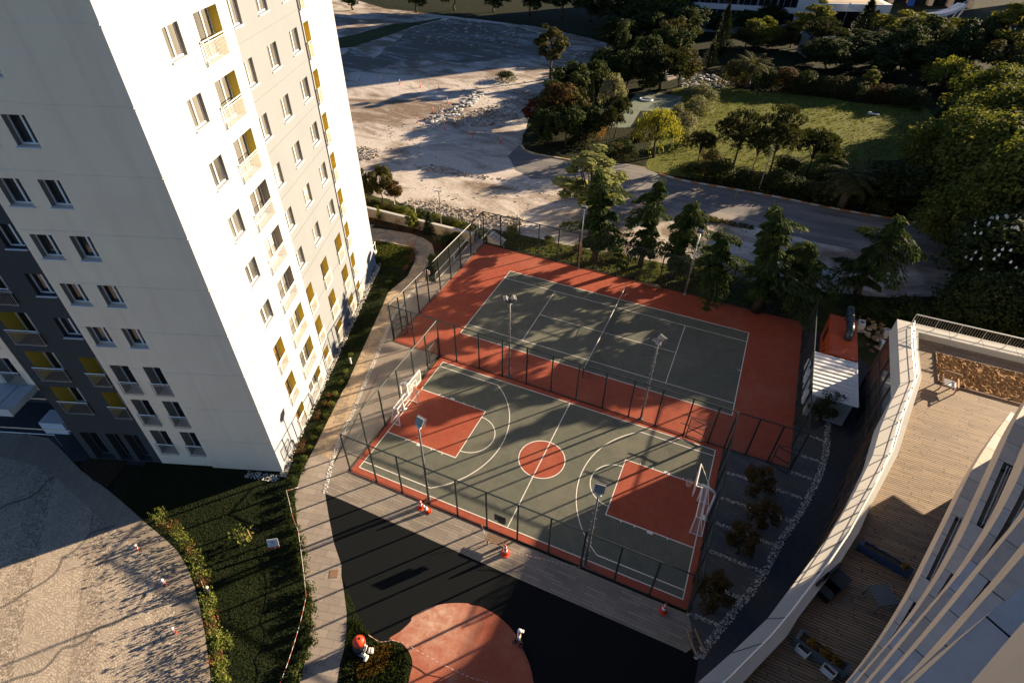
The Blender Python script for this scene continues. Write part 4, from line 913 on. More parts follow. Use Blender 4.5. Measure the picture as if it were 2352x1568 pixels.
for i in range(len(outer)-1):
    a, b, c, d = outer[i], outer[i+1], inner[i+1], inner[i]
    mb.quad((*a, 6.15), (*b, 6.15), (*b, pz), (*a, pz)); mb.quad((*a, pz), (*b, pz), (*c, pz), (*d, pz)); mb.quad((*d, pz), (*c, pz), (*c, dz-.1), (*d, dz-.1)); mb.quad((*a, 6.15), (*d, 6.15), (*c, 6.15), (*b, 6.15))
# north arm of the parapet
yo, yi = outer[0][1], inner[0][1]
mb.quad((outer[0][0], yo, 6.15), (48, yo, 6.15), (48, yo, pz), (outer[0][0], yo, pz)); mb.quad((outer[0][0], yo, pz), (48, yo, pz), (48, yi, pz), (inner[0][0], yi, pz)); mb.quad((inner[0][0], yi, pz), (48, yi, pz), (48, yi, dz-.1), (inner[0][0], yi, dz-.1)); mb.quad((outer[0][0], yo, 6.15), (48, yo, 6.15), (48, yi, 6.15), (inner[0][0], yi, 6.15))
for i in range(1, len(outer)-1):
    a, b = V((*outer[i], pz+.002)), V((*inner[i], pz+.002)); mb.beam(a.lerp(b, .0), a.lerp(b, .66), .03, .006, mi=1)
for x in range(24, 46, 2): mb.beam((x, yo, pz+.002), (x, yi, pz+.002), .02, .006, mi=1)
mb.build('parapet', [M['white_cap'], M['black']], ter)
mb = MB(); mb.poly([(p[0]-.05, p[1]) for p in inner]+[(22, -45), (48, -45), (48, yi+.02), (inner[0][0], yi+.02)], dz); dk = mb.build('roof_deck', M['deck'], ter)
bmx = bmesh.new(); bmx.from_mesh(dk.data); bmesh.ops.triangulate(bmx, faces=bmx.faces[:], ngon_method='EAR_CLIP'); bmx.to_mesh(dk.data); bmx.free()
for nm, mt, z, inset in (('bed_frame', 'wood', .03, 0), ('dry_planting', 'dry_grass', .05, .06)):
    y0, y1 = -.95, -4.1
    if nm == 'bed_frame':
        mb = MB()
        for a, b in (((23.15, y0), (30, y0-.02)), ((23.15, y0), (23.0, y1)), ((23.0, y1), (30, y1-.25))): mb.beam((*a, dz+.03), (*b, dz+.03), .06, .12)
        mb.build('bed_frame', M['wood'], ter)
    else:
        mb = MB(); r = random.Random(4); nx_, ny_ = 56, 26
        hgts = [[.03+.22*r.random()*r.random() for _ in range(ny_+1)] for _ in range(nx_+1)]
        P3 = lambda i, j: (23.05+6.9*i/nx_, y0-.05+(y1-y0+.05)*j/ny_, dz+hgts[i][j])
        for i in range(nx_):
            for j in range(ny_): mb.quad(P3(i, j), P3(i, j+1), P3(i+1, j+1), P3(i+1, j))
        o = mb.build('dry_planting', M['dry_grass'], ter)
# railing on the parapet: posts, tubes and a flat hand rail
pos = [(o[0]*.36+i[0]*.64, o[1]*.36+i[1]*.64) for o, i in zip(outer, inner)]
mb = MB(); mb.tube([(*p, pz+.62) for p in pos], .045, 6); mb.build('hand_rail', M['white_metal'], ter)
mb = MB()
for z in (.12, .46): mb.tube([(*p, pz+z) for p in pos], .018, 5)
mb.build('rail_tube', M['steel'], ter)
mb = MB()
for a, b in zip(pos, pos[1:]):
    l = math.hypot(b[0]-a[0], b[1]-a[1]); k = max(1, round(l/1.25))
    for i in range(k): x, y = a[0]+(b[0]-a[0])*i/k, a[1]+(b[1]-a[1])*i/k; mb.beam((x, y, pz), (x, y, pz+.62), .035)
mb.build('rail_post', M['steel'], ter)
yn = yo-.35; mb = MB(); x0 = pos[0][0]; mb.tube([(x0, yn, pz+.95), (46, yn, pz+.95)], .04, 6); mb.tube([(x0, yn, pz+.12), (46, yn, pz+.12)], .022, 5)
for i in range(150):
    x = x0+i*.16; mb.beam((x, yn, pz+(.0 if i % 9 == 0 else .12)), (x, yn, pz+.95), .045 if i % 9 == 0 else .014)
mb.build('north_railing', M['steel'], ter)
# ------------------------------------------------------------------ the tower the picture is taken from
CV = [(6.0, -44.0), (8.4, -40.0), (9.47, -38.27), (10.2, -37.2), (11.0, -36.1), (12.17, -34.6), (12.95, -33.4), (13.9, -31.9), (14.8, -30.4), (15.52, -29.16), (16.24, -27.94), (17, -26.65), (18, -24.7), (19, -22.5), (20, -20), (20.85, -17.84), (22.0, -14.9), (23.3, -12.0), (24.7, -9.2)]
tw = thing('balcony_tower', (26, -28, 0), 'curved tower of stacked tan balcony bands with grey ledges above the terrace', 'apartment building')
CVs = smooth_line(CV, 3)
def offs(pts, w):
    out = []
    for i, p in enumerate(pts):
        a, b = pts[max(i-1, 0)], pts[min(i+1, len(pts)-1)]; d = V((b[0]-a[0], b[1]-a[1])).normalized(); out.append((p[0]+d.y*w, p[1]-d.x*w))
    return out
core = offs(CVs, 1.55)
mb = MB()
for a, b in zip(core, core[1:]): mb.quad((*a, 7.0), (*b, 7.0), (*b, 52), (*a, 52))
e = core[-1]; s0 = core[0]; mb.quad((*e, 7.0), (44, e[1], 7.0), (44, e[1], 52), (*e, 52)); mb.quad((44, e[1], 7), (44, -60, 7), (44, -60, 52), (44, e[1], 52)); mb.quad((44, -60, 7), (*s0, 7), (*s0, 52), (44, -60, 52)); mb.face([(*p, 52) for p in core]+[(44, e[1], 52), (44, -60, 52)])
mb.build('wall', M['core_wall'], tw)
cum = [0.0]
for a, b in zip(CVs, CVs[1:]): cum.append(cum[-1]+math.hypot(b[0]-a[0], b[1]-a[1]))
def at_s(pts, s):
    for i in range(len(cum)-1):
        if s <= cum[i+1] or i == len(cum)-2:
            t = (s-cum[i])/(cum[i+1]-cum[i]); return (pts[i][0]+(pts[i+1][0]-pts[i][0])*t, pts[i][1]+(pts[i+1][1]-pts[i][1])*t)
c21, c15 = offs(CVs, .22), offs(CVs, 1.5)
levels = [10.0, 13.7, 17.2, 20.8, 24.5, 28.1, 31.45, 35.2, 38.8, 42.4, 46.0, 49.6]
rs = random.Random(5); LT = cum[-1]
SOLID = {10.0: [(0, 12.5), (17.5, 20), (24, 26), (30, 40)], 13.7: [(0, 10.5), (16, 18.5), (24, 26.5), (30, 40)], 17.2: [(0, 12), (17, 20.5), (26.5, 40)], 20.8: [(0, 12.5), (17.5, 21), (27, 40)], 24.5: [(0, 40)], 28.1: [(0, 40)], 31.45: [(0, 40)]}
for li, z in enumerate(levels):
    detail = z < 32; SP = 1.05
    mb = MB(); n = len(CVs)
    for i in range(n-1):
        a, b, c, d = CVs[i], CVs[i+1], c21[i+1], c21[i]
        mb.quad((*a, z-SP), (*b, z-SP), (*b, z), (*a, z)); mb.quad((*d, z), (*c, z), (*c, z-.3), (*d, z-.3)); mb.quad((*a, z-SP), (*core[i], z-SP), (*core[i+1], z-SP), (*b, z-SP))
    a = CVs[-1]; b = core[-1]; mb.quad((*a, z-SP), (*b, z-SP), (*b, z), (*a, z))
    sp = mb.build('balcony_band', M['tan_wall'], tw)
    mb = MB()
    s = .3+.37*li; cuts = [0.0]
    while s < LT: cuts.append(s); s += 1.42
    cuts.append(LT)
    for u, v in zip(cuts, cuts[1:]):
        k = max(2, int((v-u)/.5)); ins = detail and any(a <= (u+v)/2 <= b for a, b in SOLID[z]); far_ = c15 if ins else c21; L1 = [at_s(CVs, u+.012+(v-u-.024)*j/k) for j in range(k+1)]; L2 = [at_s(far_, u+.012+(v-u-.024)*j/k) for j in range(k+1)]
        mb.face([(*p, z+.004) for p in L1]+[(*p, z+.004) for p in reversed(L2)])
    for i in range(n-1): mb.quad((*CVs[i], z-.004), (*CVs[i+1], z-.004), (*c21[i+1], z-.004), (*c21[i], z-.004), 1)
    if not detail:
        for i in range(n-1): mb.quad((*c21[i], z-.45), (*c21[i+1], z-.45), (*core[i+1], z-.45), (*core[i], z-.45))
        mb.build('ledge', [M['ledge_panel'], M['black']], sp); continue
    # solid ledges between open corrugated stretches
    solid = SOLID[z]
    for s0_, s1_ in solid:
        k = max(2, int((min(s1_, LT)-s0_)/.6))
        for i in range(k):
            u, v = s0_+(min(s1_, LT)-s0_)*i/k, s0_+(min(s1_, LT)-s0_)*(i+1)/k
            if u >= LT: break
            A, B, Cc, D = at_s(c21, u), at_s(c21, v), at_s(c15, v), at_s(c15, u); mb.quad((*A, z-.004), (*B, z-.004), (*Cc, z-.004), (*D, z-.004), 1)
        for s in (s0_, min(s1_, LT)): A, B = at_s(c21, s), at_s(c15, s); mb.quad((*A, z-.5), (*B, z-.5), (*B, z-.004), (*A, z-.004), 1)
    mb.build('ledge', [M['ledge_panel'], M['black']], sp)
    mb = MB(); k = int(LT/.11)
    for i in range(k):
        u = LT*i/k; 
        if any(a < u < b for a, b in solid): continue
        A, B = V((*at_s(c21, u), z-.14)), V((*at_s(c15, u), z-.14)); mb.beam(A, B, .06, .05)
    for i in range(n-1): mb.quad((*c21[i], z-.19), (*c21[i+1], z-.19), (*c15[i+1], z-.19), (*c15[i], z-.19))
    mb.build('corrugated_deck', M['corrugated'], sp)
    mb = MB()
    for w in (.36, .46):
        cw = offs(CVs, w)
        for s0_, s1_ in [(b-.5, a2+.5) for (a, b), (a2, b2) in zip(solid, solid[1:])]:
            if s1_-s0_ > 1.2 and s0_ < LT:
                nn = max(2, int((s1_-s0_)/.5)); pts = [(*at_s(cw, s0_+.3+(s1_-s0_-.6)*i/nn), z+.12) for i in range(nn+1)]; mb.tube(pts, .022, 6)
                for p in (pts[0], pts[-1], pts[len(pts)//2]): mb.beam((p[0], p[1], z-.42), p, .03)
    if mb.f: mb.build('balcony_hand_rail', M['steel'], sp)
# ------------------------------------------------------------------ vegetation kit
def rdir(r, zmin=-1.0):
    while True:
        v = V((r.uniform(-1, 1), r.uniform(-1, 1), r.uniform(zmin, 1)))
        if .05 < v.length < 1: return v.normalized()
def leafq(mb, c, n, u, w, l, fold=0.0):
    """a pointed leaf or spray: a kite with its long axis along u"""
    v = n.cross(u)
    if v.length < 1e-4: v = V((1, 0, 0)).cross(u)
    v = v.normalized()
    mb.quad(c-u*l*.5, c+v*w*.5-u*l*.05, c+u*l*.5, c-v*w*.5-u*l*.05)
def clump_cloud(mb, r, centre, rad, n, w, l, droop=.25, squash=.8):
    for _ in range(n):
        d = rdir(r); k = r.uniform(.55, 1.05); c = centre+V((d.x*rad*k, d.y*rad*k, d.z*rad*k*squash))
        u = (d+rdir(r)*.9+V((0, 0, -droop))).normalized(); nn = (d*.7+V((0, 0, .5))+rdir(r)*.6).normalized(); u = (u-nn*u.dot(nn))
        if u.length < .05: continue
        s = r.uniform(.7, 1.25); leafq(mb, c, nn, u.normalized(), w*s, l*s)
def trunk(mb, pts, r0, r1, n=7):
    k = len(pts); mb.tube(pts, [r0+(r1-r0)*i/(k-1) for i in range(k)], n)
PROTO = {}
HID = []
def proto_root(name):
    o = bpy.data.objects.new(name, None); o.empty_display_size = .3; return o
class Kit:
    """meshes of one tree kind, used by every tree of that kind"""
    def __init__(s, name, bark, parts): s.name, s.bark, s.parts = name, bark, parts
def mesh_of(mb, name, mat, smooth=False):
    me = bpy.data.meshes.new(name); me.from_pydata(mb.v, [], mb.f); me.materials.append(mat)
    if smooth: me.polygons.foreach_set('use_smooth', [True]*len(me.polygons))
    me.update(); return me
def broad(seed, H=8.0, Rr=3.2, base=1.7, nc=40, per=125, w=.30, l=.46, top=1.0, droop=.25, lean=0.0, spread=.85, tr=.2):
    r = random.Random(seed); tm, cm = MB(), MB()
    sp = [V((0, 0, 0)), V((r.uniform(-.15, .15)+lean*.3, r.uniform(-.15, .15), base*.6)), V((lean*.7, r.uniform(-.2, .2), base*1.15)), V((lean, 0, H*.72))]
    trunk(tm, sp, tr, tr*.35)
    ch = (H+base)/2; hz = (H-base)/2
    for i in range(nc):
        d = rdir(r, -.75); k = r.uniform(.35, .92)**.7
        taper = 1.0 if d.z < 0 else 1-(1-top)*d.z
        c = V((lean+d.x*Rr*k*taper, d.y*Rr*k*taper, ch+d.z*hz*k*.95)); rad = r.uniform(.55, 1.0)*Rr*.36
        if i % 2 == 0:
            a = sp[2].lerp(sp[3], r.uniform(0, .7)); mid = a.lerp(c, .55)+V((0, 0, -.15)); tm.tube([a, mid, c], [tr*.38, tr*.22, .02], 5)
        clump_cloud(cm, r, c, rad, per, w, l, droop, spread)
    return tm, cm
def columnar(seed, H=8.0, Rr=.8, n=1500, w=.12, l=.4, base=.15, up=.9, tip=.5):
    r = random.Random(seed); tm, cm = MB(), MB(); trunk(tm, [V((0, 0, 0)), V((.05, 0, H*.5)), V((0, 0, H*.92))], .15, .03)
    bumps = [(r.uniform(0, 2*pi), r.uniform(.05, .95), r.uniform(.1, .35)) for _ in range(26)]
    for _ in range(n):
        t = r.random(); z = base*H+t*H*(1-base); prof = (min(1, (t+.06)/.22)**.6)*(1-t**1.8)**tip; a = r.uniform(0, 2*pi); m_ = 0
        for ba, bt, bs in bumps:
            da = abs((a-ba+pi) % (2*pi)-pi)
            if da < .8 and abs(t-bt) < .12: m_ += bs*(1-da/.8)
        rad = Rr*prof*(.72+m_*.9)*r.uniform(.75, 1.05); c = V((rad*cos(a), rad*sin(a), z)); d = V((cos(a), sin(a), .25)).normalized()
        u = (V((cos(a)*.45, sin(a)*.45, up))+rdir(r)*.35).normalized(); leafq(cm, c, d, u, w*r.uniform(.7, 1.3), l*r.uniform(.7, 1.3))
    return tm, cm
def umbrella(seed, H=9.0, Rr=3.4, base=3.2, nc=58, per=85):
    r = random.Random(seed); tm, cm = MB(), MB(); sp = [V((0, 0, 0)), V((.15, .1, base*.5)), V((.3, .0, base)), V((.35, 0, H*.8))]; trunk(tm, sp, .2, .08)
    for i in range(nc):
        a = r.uniform(0, 2*pi); k = sqrt(r.random()); z = H-.4-(k**2)*1.7-r.random()*2.9; c = V((.3+cos(a)*Rr*k, sin(a)*Rr*k, max(z, base*.9)))
        if i % 2: tm.tube([sp[2].lerp(sp[3], r.random()*.6), V((c.x*.6, c.y*.6, c.z-.5)), c], [.07, .05, .02], 4)
        for _ in range(per):
            d = rdir(r, -.35); p = c+V((d.x*.75, d.y*.75, d.z*.42)); leafq(cm, p, rdir(r), (d+V((0, 0, .35))+rdir(r)*.4).normalized(), .15, r.uniform(.35, .6))
    return tm, cm
def weeping(seed, H=7.5, Rr=3.0, base=2.0, n=150):
    r = random.Random(seed); tm, cm = MB(), MB(); sp = [V((0, 0, 0)), V((.1, .05, base)), V((0, .1, H*.75))]; trunk(tm, sp, .2, .06)
    for i in range(n):
        a = r.uniform(0, 2*pi); k = r.uniform(.2, 1); top = H*(1-.36*k*k)*r.uniform(.85, 1.0); L_ = r.uniform(1.0, 2.8)*(.5+.5*k); x, y = cos(a)*Rr*k, sin(a)*Rr*k
        if i % 5 == 0: tm.tube([sp[1].lerp(sp[2], r.random()), V((x*.5, y*.5, top*.97)), V((x, y, top))], [.06, .04, .015], 4)
        for j in range(24):
            t = r.random(); z = top-L_*t
            if z < .5: continue
            p = V((x+r.gauss(0, .16), y+r.gauss(0, .16), z)); leafq(cm, p, rdir(r), (V((cos(a)*.25, sin(a)*.25, -1))+rdir(r)*.35).normalized(), .11*r.uniform(.7, 1.3), .36)
    return tm, cm
def bushy(seed, H=2.2, Rr=1.5, n=1700, w=.12, l=.2, lumps=9):
    r = random.Random(seed); tm, cm = MB(), MB()
    for i in range(5): a = 1.26*i; tm.tube([V((0, 0, 0)), V((cos(a)*Rr*.3, sin(a)*Rr*.3, H*.5))], [.05, .02], 4)
    for i in range(lumps):
        a = r.uniform(0, 2*pi); k = r.uniform(0, .62); rad = r.uniform(.42, .6)*Rr; c = V((cos(a)*Rr*k, sin(a)*Rr*k, max(rad*.6, H-rad*.9-k*H*.4)*r.uniform(.75, 1)))
        clump_cloud(cm, r, c, rad, n//lumps, w, l, .15, min(1.0, H/Rr*.62))
    for _ in range(n//8):
        a = r.uniform(0, 2*pi); k = r.uniform(.5, .95); c = V((cos(a)*Rr*k, sin(a)*Rr*k, r.uniform(.05, H*.35))); leafq(cm, c, rdir(r), rdir(r), w, l)
    return tm, cm
def palm(seed, H=5.0, tr=2.4, n=46, L_=2.3):
    r = random.Random(seed); tm, cm = MB(), MB(); tm.tube([V((0, 0, 0)), V((.05, 0, tr*.5)), V((0, .05, tr))], [.34, .28, .33], 9)
    for i in range(n):
        a = i*2.399; el = radians(78-88*(i/n)**.8); ln = L_*r.uniform(.85, 1.1); h = V((cos(a), sin(a), 0)); prev = V((0, 0, tr)); N = 13; side = V((-sin(a), cos(a), 0)); e = el
        for k in range(N):
            d = h*cos(e)+V((0, 0, 1))*sin(e); nxt = prev+d*ln/N; e -= radians(6.0)
            if k > 1:
                wl_ = .52*sin(pi*min(1, (k+.6)/(N+.6)))+.08
                for sg in (1, -1): u = (side*sg+d*.65+V((0, 0, -.28))).normalized(); cm.quad(prev, prev+u*wl_*.5+V((0, 0, .02)), prev+u*wl_, prev+d*ln/N*.75)
            prev = nxt
    return tm, cm
def cedar(seed, H=9.5, R0=2.3, n=34, dense=1.0):
    """deodar: bare-ish stem, tiers of arching limbs that droop at the tip, nodding leader"""
    r = random.Random(seed); tm, cm = MB(), MB(); bend = r.uniform(-.35, .35)
    def stem(z): t = z/H; return V((bend*t*t+(.55*max(0, t-.88)*8 if t > .88 else 0)*(1 if bend > 0 else -1)*.35, .15*sin(t*5), z-(max(0, t-.93)*6)**2*.25))
    trunk(tm, [stem(H*i/8) for i in range(9)], .17, .025)
    for i in range(n):
        t = .24+.74*(i/n)+r.uniform(-.012, .012); z = t*H; a = i*2.399+r.uniform(-.5, .5)
        L_ = R0*(.30+.70*(1-t)**.8)*r.choice((.34, .42, .5, .6, .75, 1.25))*(1.0 if t > .30 else .7); h = V((cos(a), sin(a), 0)); side = V((-sin(a), cos(a), 0)); b = stem(z); up = r.uniform(.15, .5); N = 9; pts = []
        for k in range(N+1):
            s = k/N; pts.append(b+h*L_*s+V((0, 0, L_*(up*s-(.62+up*.7)*s**2.2)))+side*.12*L_*sin(s*3+i))
        tm.tube(pts, [.045*(1-k/(N+1))+.008 for k in range(N+1)], 4)
        for k in range(N+1):
            s = k/N; wd = L_*.30*sin(pi*min(1, .12+.82*s))+.12
            for _ in range(int((26+20*s)*dense)):
                o = r.uniform(-1, 1); p = pts[k]+h*r.uniform(-.5, .5)*L_/N+side*o*wd+V((0, 0, -abs(o)*wd*.28-r.random()*.08))
                u = (h*.45+side*o*.5+V((0, 0, -.85-.6*s))+rdir(r)*.3).normalized(); leafq(cm, p, (V((0, 0, 1))+rdir(r)*.7+h*.3).normalized(), u, r.uniform(.055, .09), r.uniform(.28, .5))
    for _ in range(110):
        t = r.uniform(.86, 1); p = stem(H*t)+rdir(r)*.2; leafq(cm, p, rdir(r), V((r.uniform(-.4, .4), r.uniform(-.4, .4), -.8)).normalized(), .07, .32)
    return tm, cm
def conifer(seed, H=7.0, R0=1.6, n=1900):
    r = random.Random(seed); tm, cm = MB(), MB(); trunk(tm, [V((0, 0, 0)), V((0, 0, H*.95))], .16, .03)
    for _ in range(n):
        t = r.random()**1.25; a = r.uniform(0, 2*pi); lay = .75+.25*sin(t*46+sin(a*3)*1.2); rad = R0*(1-t)**.85*lay*r.uniform(.6, 1.05)+.05; p = V((cos(a)*rad, sin(a)*rad, .5+t*(H-.5)-rad*.22)); u = (V((cos(a), sin(a), -.35))+rdir(r)*.45).normalized(); leafq(cm, p, (V((0, 0, 1))+rdir(r)*.6).normalized(), u, .13*r.uniform(.7, 1.3), .42)
    return tm, cm
def yucca(seed, H=1.1, n=60):
    r = random.Random(seed); tm, cm = MB(), MB(); tm.tube([V((0, 0, 0)), V((0, 0, .3))], [.09, .07], 6)
    for _ in range(n): d = rdir(r, -.1); d.z = abs(d.z)*.9+.15; d.normalize(); leafq(cm, V((0, 0, .3))+d*H*.5, V((d.y, -d.x, .3)).normalized(), d, .07, H*r.uniform(.8, 1.1))
    return tm, cm
def young(seed, H=1.3, n=105, w=.085, l=.15):
    """thin young shrub with a few stems and open leaves"""
    r = random.Random(seed); tm, cm = MB(), MB()
    for i in range(4):
        a = r.uniform(0, 2*pi); e = V((cos(a)*H*.28, sin(a)*H*.28, H*r.uniform(.6, .95))); tm.tube([V((0, 0, 0)), e*.5+V((0, 0, H*.1)), e], [.018, .012, .006], 4)
        for _ in range(n//4): t = r.uniform(.3, 1.05); p = e*t+rdir(r)*H*.17; leafq(cm, p, (V((0, 0, 1))+rdir(r)*.9).normalized(), rdir(r), w*r.uniform(.7, 1.3), l*r.uniform(.7, 1.3))
    return tm, cm
KITS = {}
def kit(key, gen, H, leaf, bark='bark'):
    tm, cm = gen; zs = [v[2] for v in cm.v]; xs = [max(abs(v[0]), abs(v[1])) for v in cm.v]
    xs.sort(); KITS[key] = (mesh_of(tm, 'trunk', M[bark], True), {leaf: mesh_of(cm, 'crown', L[leaf])}, max(zs), xs[int(len(xs)*.97)], leaf)
def plant(key, name, loc, h, wd, label, cat, group, leaf=None, rz=None, crown='crown', stem='trunk'):
    """one plant as a thing of its own: Empty + trunk + crown; h and wd are its real height and width"""
    tmesh, cms, H0, R0, lf = KITS[key]; leaf = leaf or lf
    if leaf not in cms: me = cms[lf].copy(); me.materials[0] = L[leaf]; cms[leaf] = me
    root = thing(name, loc, label, cat, group); root.rotation_euler = (0, 0, RN.uniform(0, 6.28) if rz is None else rz)
    s = h/H0; sx = s if wd is None else wd/2/R0; root.scale = (sx, sx, s)
    t = bpy.data.objects.new(stem, tmesh); COL.objects.link(t); t.parent = root
    c = bpy.data.objects.new(crown, cms[leaf]); COL.objects.link(c); c.parent = root; return root
kit('broadA', broad(1), 8, 'mid'); kit('broadB', broad(2, 9, 3.4, 1.2, 46, 130, .30, .46, .85), 9, 'dark'); kit('broadC', broad(3, 7, 3.2, 1.0, 42, 130, .26, .40, .9), 7, 'light')
kit('tallA', broad(4, 9.5, 1.9, 2.6, 40, 130, .24, .38, .8), 9.5, 'olive'); kit('poplar', broad(5, 9.2, 1.75, .7, 52, 150, .18, .28, .6, -.6), 9.2, 'poplar')
kit('big', broad(6, 13, 6.0, 1.6, 95, 150, .32, .50, .85), 13, 'mid')
kit('cypress', columnar(7), 8, 'cypress'); kit('cypressB', columnar(8, 8, 1.15, 1900, .13, .42, .05, .8, .75), 8, 'cypress')
kit('stone_pine', umbrella(9), 9, 'pine'); kit('stone_pineB', umbrella(10, 8, 2.9, 2.2, 50, 90), 8, 'pine')
kit('willow', weeping(11), 7.5, 'yellow'); kit('willowB', weeping(12, 7.2, 2.2, 2.4, 120), 7.2, 'silver')
kit('bushA', bushy(13), 2.2, 'dark'); kit('bushB', bushy(14, 3.2, 1.7, 2300, .13, .22, 12), 3.2, 'dark'); kit('bushC', bushy(15, 1.9, 1.6, 2200, .10, .16, 10), 1.9, 'pale')
kit('palm', palm(16), 5, 'palm', 'bark_pale'); kit('conifer', conifer(17), 7, 'pine'); kit('yucca', yucca(18), 1.2, 'yucca')
for i in range(4): kit('cedar%d' % i, cedar(20+i, 9.5, 1.9+.12*i, 25+2*i), 9.5, 'cedar')
for i in range(3): kit('young%d' % i, young(30+i), 1.3, 'shrub')
for i in range(2): kit('low%d' % i, bushy(34+i, .7, .42, 330, .06, .10, 6), .7, 'box')
kit('parktree', broad(40, 3.4, 1.35, .6, 22, 80, .12, .19, .8), 3.4, 'rust')
# ---- cedars behind the tennis fence
CG = 'drooping cedars behind the tennis court'
for i, (b, top, wpx, k, lab) in enumerate([
    ((1368, 602), (1378, 398), 140, 0, 'drooping cedar in front of the light poplar'),
    ((1470, 612), (1478, 408), 128, 1, 'tall narrow drooping cedar beside the net end of the court'),
    ((1543, 640), (1578, 448), 130, 2, 'drooping cedar with separate arching limbs against the bright lot'),
    ((1628, 690), (1645, 525), 110, 3, 'smallest drooping cedar next to the pale floodlight mast'),
    ((1735, 715), (1770, 470), 175, 0, 'widest drooping cedar standing over the dark corner of the court'),
    ((1822, 720), (1840, 545), 120, 2, 'low dark cedar pressed against the widest cedar'),
    ((1962, 700), (2035, 473), 165, 1, 'drooping cedar standing alone above the orange container')]):
    h = hgt(b, top); plant('cedar%d' % k, 'cedar_tree', g(b), h, pxw(b, wpx), lab, 'tree', CG)
# ---- trees placed from the ground point, the top and the width
def T(key, b, top, wpx, label, group, name='tree', leaf=None, cat='tree', k=2, hmin=None):
    B = q(k, *b); t = q(k, *top); h = hgt(B, t)
    if hmin: h = max(h, hmin)
    return plant(key, name, g(B), h, pxw(B, wpx/3), label, cat, group, leaf)
PK = 'trees of the overgrown park'
plant('poplar', 'young_tree', g((1812, 640)), 4.6, 3.2, 'pale bright young tree peeping out behind the widest cedar', 'tree', PK, 'poplar')
plant('poplar', 'young_tree', g((1590, 640)), 2.6, 1.8, 'small pale young tree behind the fence near the smallest cedar', 'tree', PK, 'poplar')
T('poplar', (1690, 1530), (1720, 1005), 400, 'pale green poplar catching the sun behind the first cedar', PK, 'poplar_tree')
T('tallA', (1440, 545), (1478, 165), 205, 'lone tall olive tree at the edge of the demolition lot', PK, 'olive_green_tree')
T('bushB', (1138, 553), (1140, 490), 135, 'round dark bush on its own in the rubble lot', 'bushes of the park', 'bush', 'dark', 'bush')
T('broadB', (1480, 935), (1475, 565), 300, 'rusty dark tree at the rounded kerb corner', PK, 'broadleaf_tree', 'rust')
T('broadB', (1580, 880), (1590, 590), 220, 'dark tree behind the rusty tree at the kerb corner', PK, 'broadleaf_tree', 'olive')
T('tallA', (1322, 905), (1340, 690), 150, 'red leaved tree on the lot side of the kerb corner', PK, 'red_tree', 'red')
T('conifer', (1640, 1010), (1645, 770), 170, 'dark green conifer behind the striped kerb', PK, 'conifer_tree')
T('conifer', (1400, 960), (1395, 745), 130, 'narrow dark conifer under the red tree', PK, 'conifer_tree', 'cypress')
T('bushB', (1745, 950), (1745, 800), 130, 'orange leaved bush between the dark trees', 'bushes of the park', 'bush', 'orange', 'bush')
T('cypress', (1700, 765), (1702, 500), 80, 'thin dark cypress left of the silver willow', PK, 'cypress_tree')
T('willowB', (1850, 830), (1855, 500), 180, 'silver grey willow in the middle of the dark trees', PK, 'willow_tree')
T('cypress', (1910, 520), (1905, 210), 95, 'pointed cypress at the end of the demolition lot', PK, 'cypress_tree')
T('cypress', (1975, 560), (1985, 330), 110, 'shorter cypress behind the pointed cypress', PK, 'cypress_tree')
T('cypressB', (2050, 480), (2045, 215), 100, 'cypress with a sunlit tip beside the pointed cypress', PK, 'cypress_tree')
T('conifer', (2165, 440), (2165, 170), 150, 'broad dark conifer behind the layered pine', PK, 'conifer_tree')
T('stone_pineB', (2190, 625), (2210, 300), 320, 'wide layered pine over the rear park path', PK, 'pine_tree')
T('broadB', (1820, 620), (1810, 420), 200, 'dark rounded tree under the cypresses', PK, 'broadleaf_tree')
T('stone_pineB', (1880, 955), (1968, 640), 165, 'leaning pine with a bare crooked trunk', PK, 'pine_tree')
T('stone_pineB', (1828, 1015), (1850, 715), 110, 'small pine with a thin straight trunk by the leaning pine', PK, 'pine_tree')
T('willow', (2150, 1085), (2160, 735), 310, 'yellow green willow lit by the sun on the meadow edge', PK, 'willow_tree')
for i, (b, t, w, leaf) in enumerate([((115, 1380), (110, 1195), 90, 'dark'), ((190, 1395), (200, 1150), 110, 'olive'), ((285, 1398), (268, 1145), 160, 'olive'), ((372, 1392), (368, 1215), 120, 'rust')]):
    T('broadC' if i != 2 else 'broadA', b, t, w, ['dark shrubby tree half hidden by the white tower', 'rounded tree nearest the white tower corner', 'biggest of the shrubby trees behind the garden wall', 'brownish shrubby tree at the open lot side'][i], 'shrubby trees beside the tower', 'shrubby_tree', leaf)
B3 = 'pale round bushes on the meadow edge'
for i, (b, t, w, leaf) in enumerate([((130, 690), (130, 575), 190, 'pale'), ((95, 780), (100, 650), 215, 'pale'), ((30, 900), (25, 765), 170, 'silver'), ((5, 1010), (0, 870), 150, 'pale'), ((-40, 820), (-40, 700), 120, 'silver')]):
    T('bushC', b, t, w, ['pale round bush farthest up the meadow edge by the rubble', 'largest pale round bush on the meadow edge', 'silvery round bush beside the sport pad', 'lowest pale round bush beside the yellow willow', 'small silvery bush tucked behind the pale ones'][i], B3, 'round_bush', leaf, 'bush', 3)
for key, b, t, w, lab in [('stone_pine', (335, 1172), (385, 735), 320, 'stone pine with a broad dark crown beside the tallest pine'), ('stone_pine', (578, 1245), (670, 692), 300, 'tallest stone pine leaning over the meadow'), ('stone_pineB', (98, 1155), (128, 885), 190, 'low pine at the start of the striped kerb'), ('stone_pineB', (482, 1172), (500, 900), 150, 'thin pine between the two stone pines'), ('stone_pineB', (850, 1225), (930, 865), 290, 'ragged pine at the meadow edge with sparse branches')]:
    T(key, b, t, w, lab, PK, 'pine_tree', None, 'tree', 3)
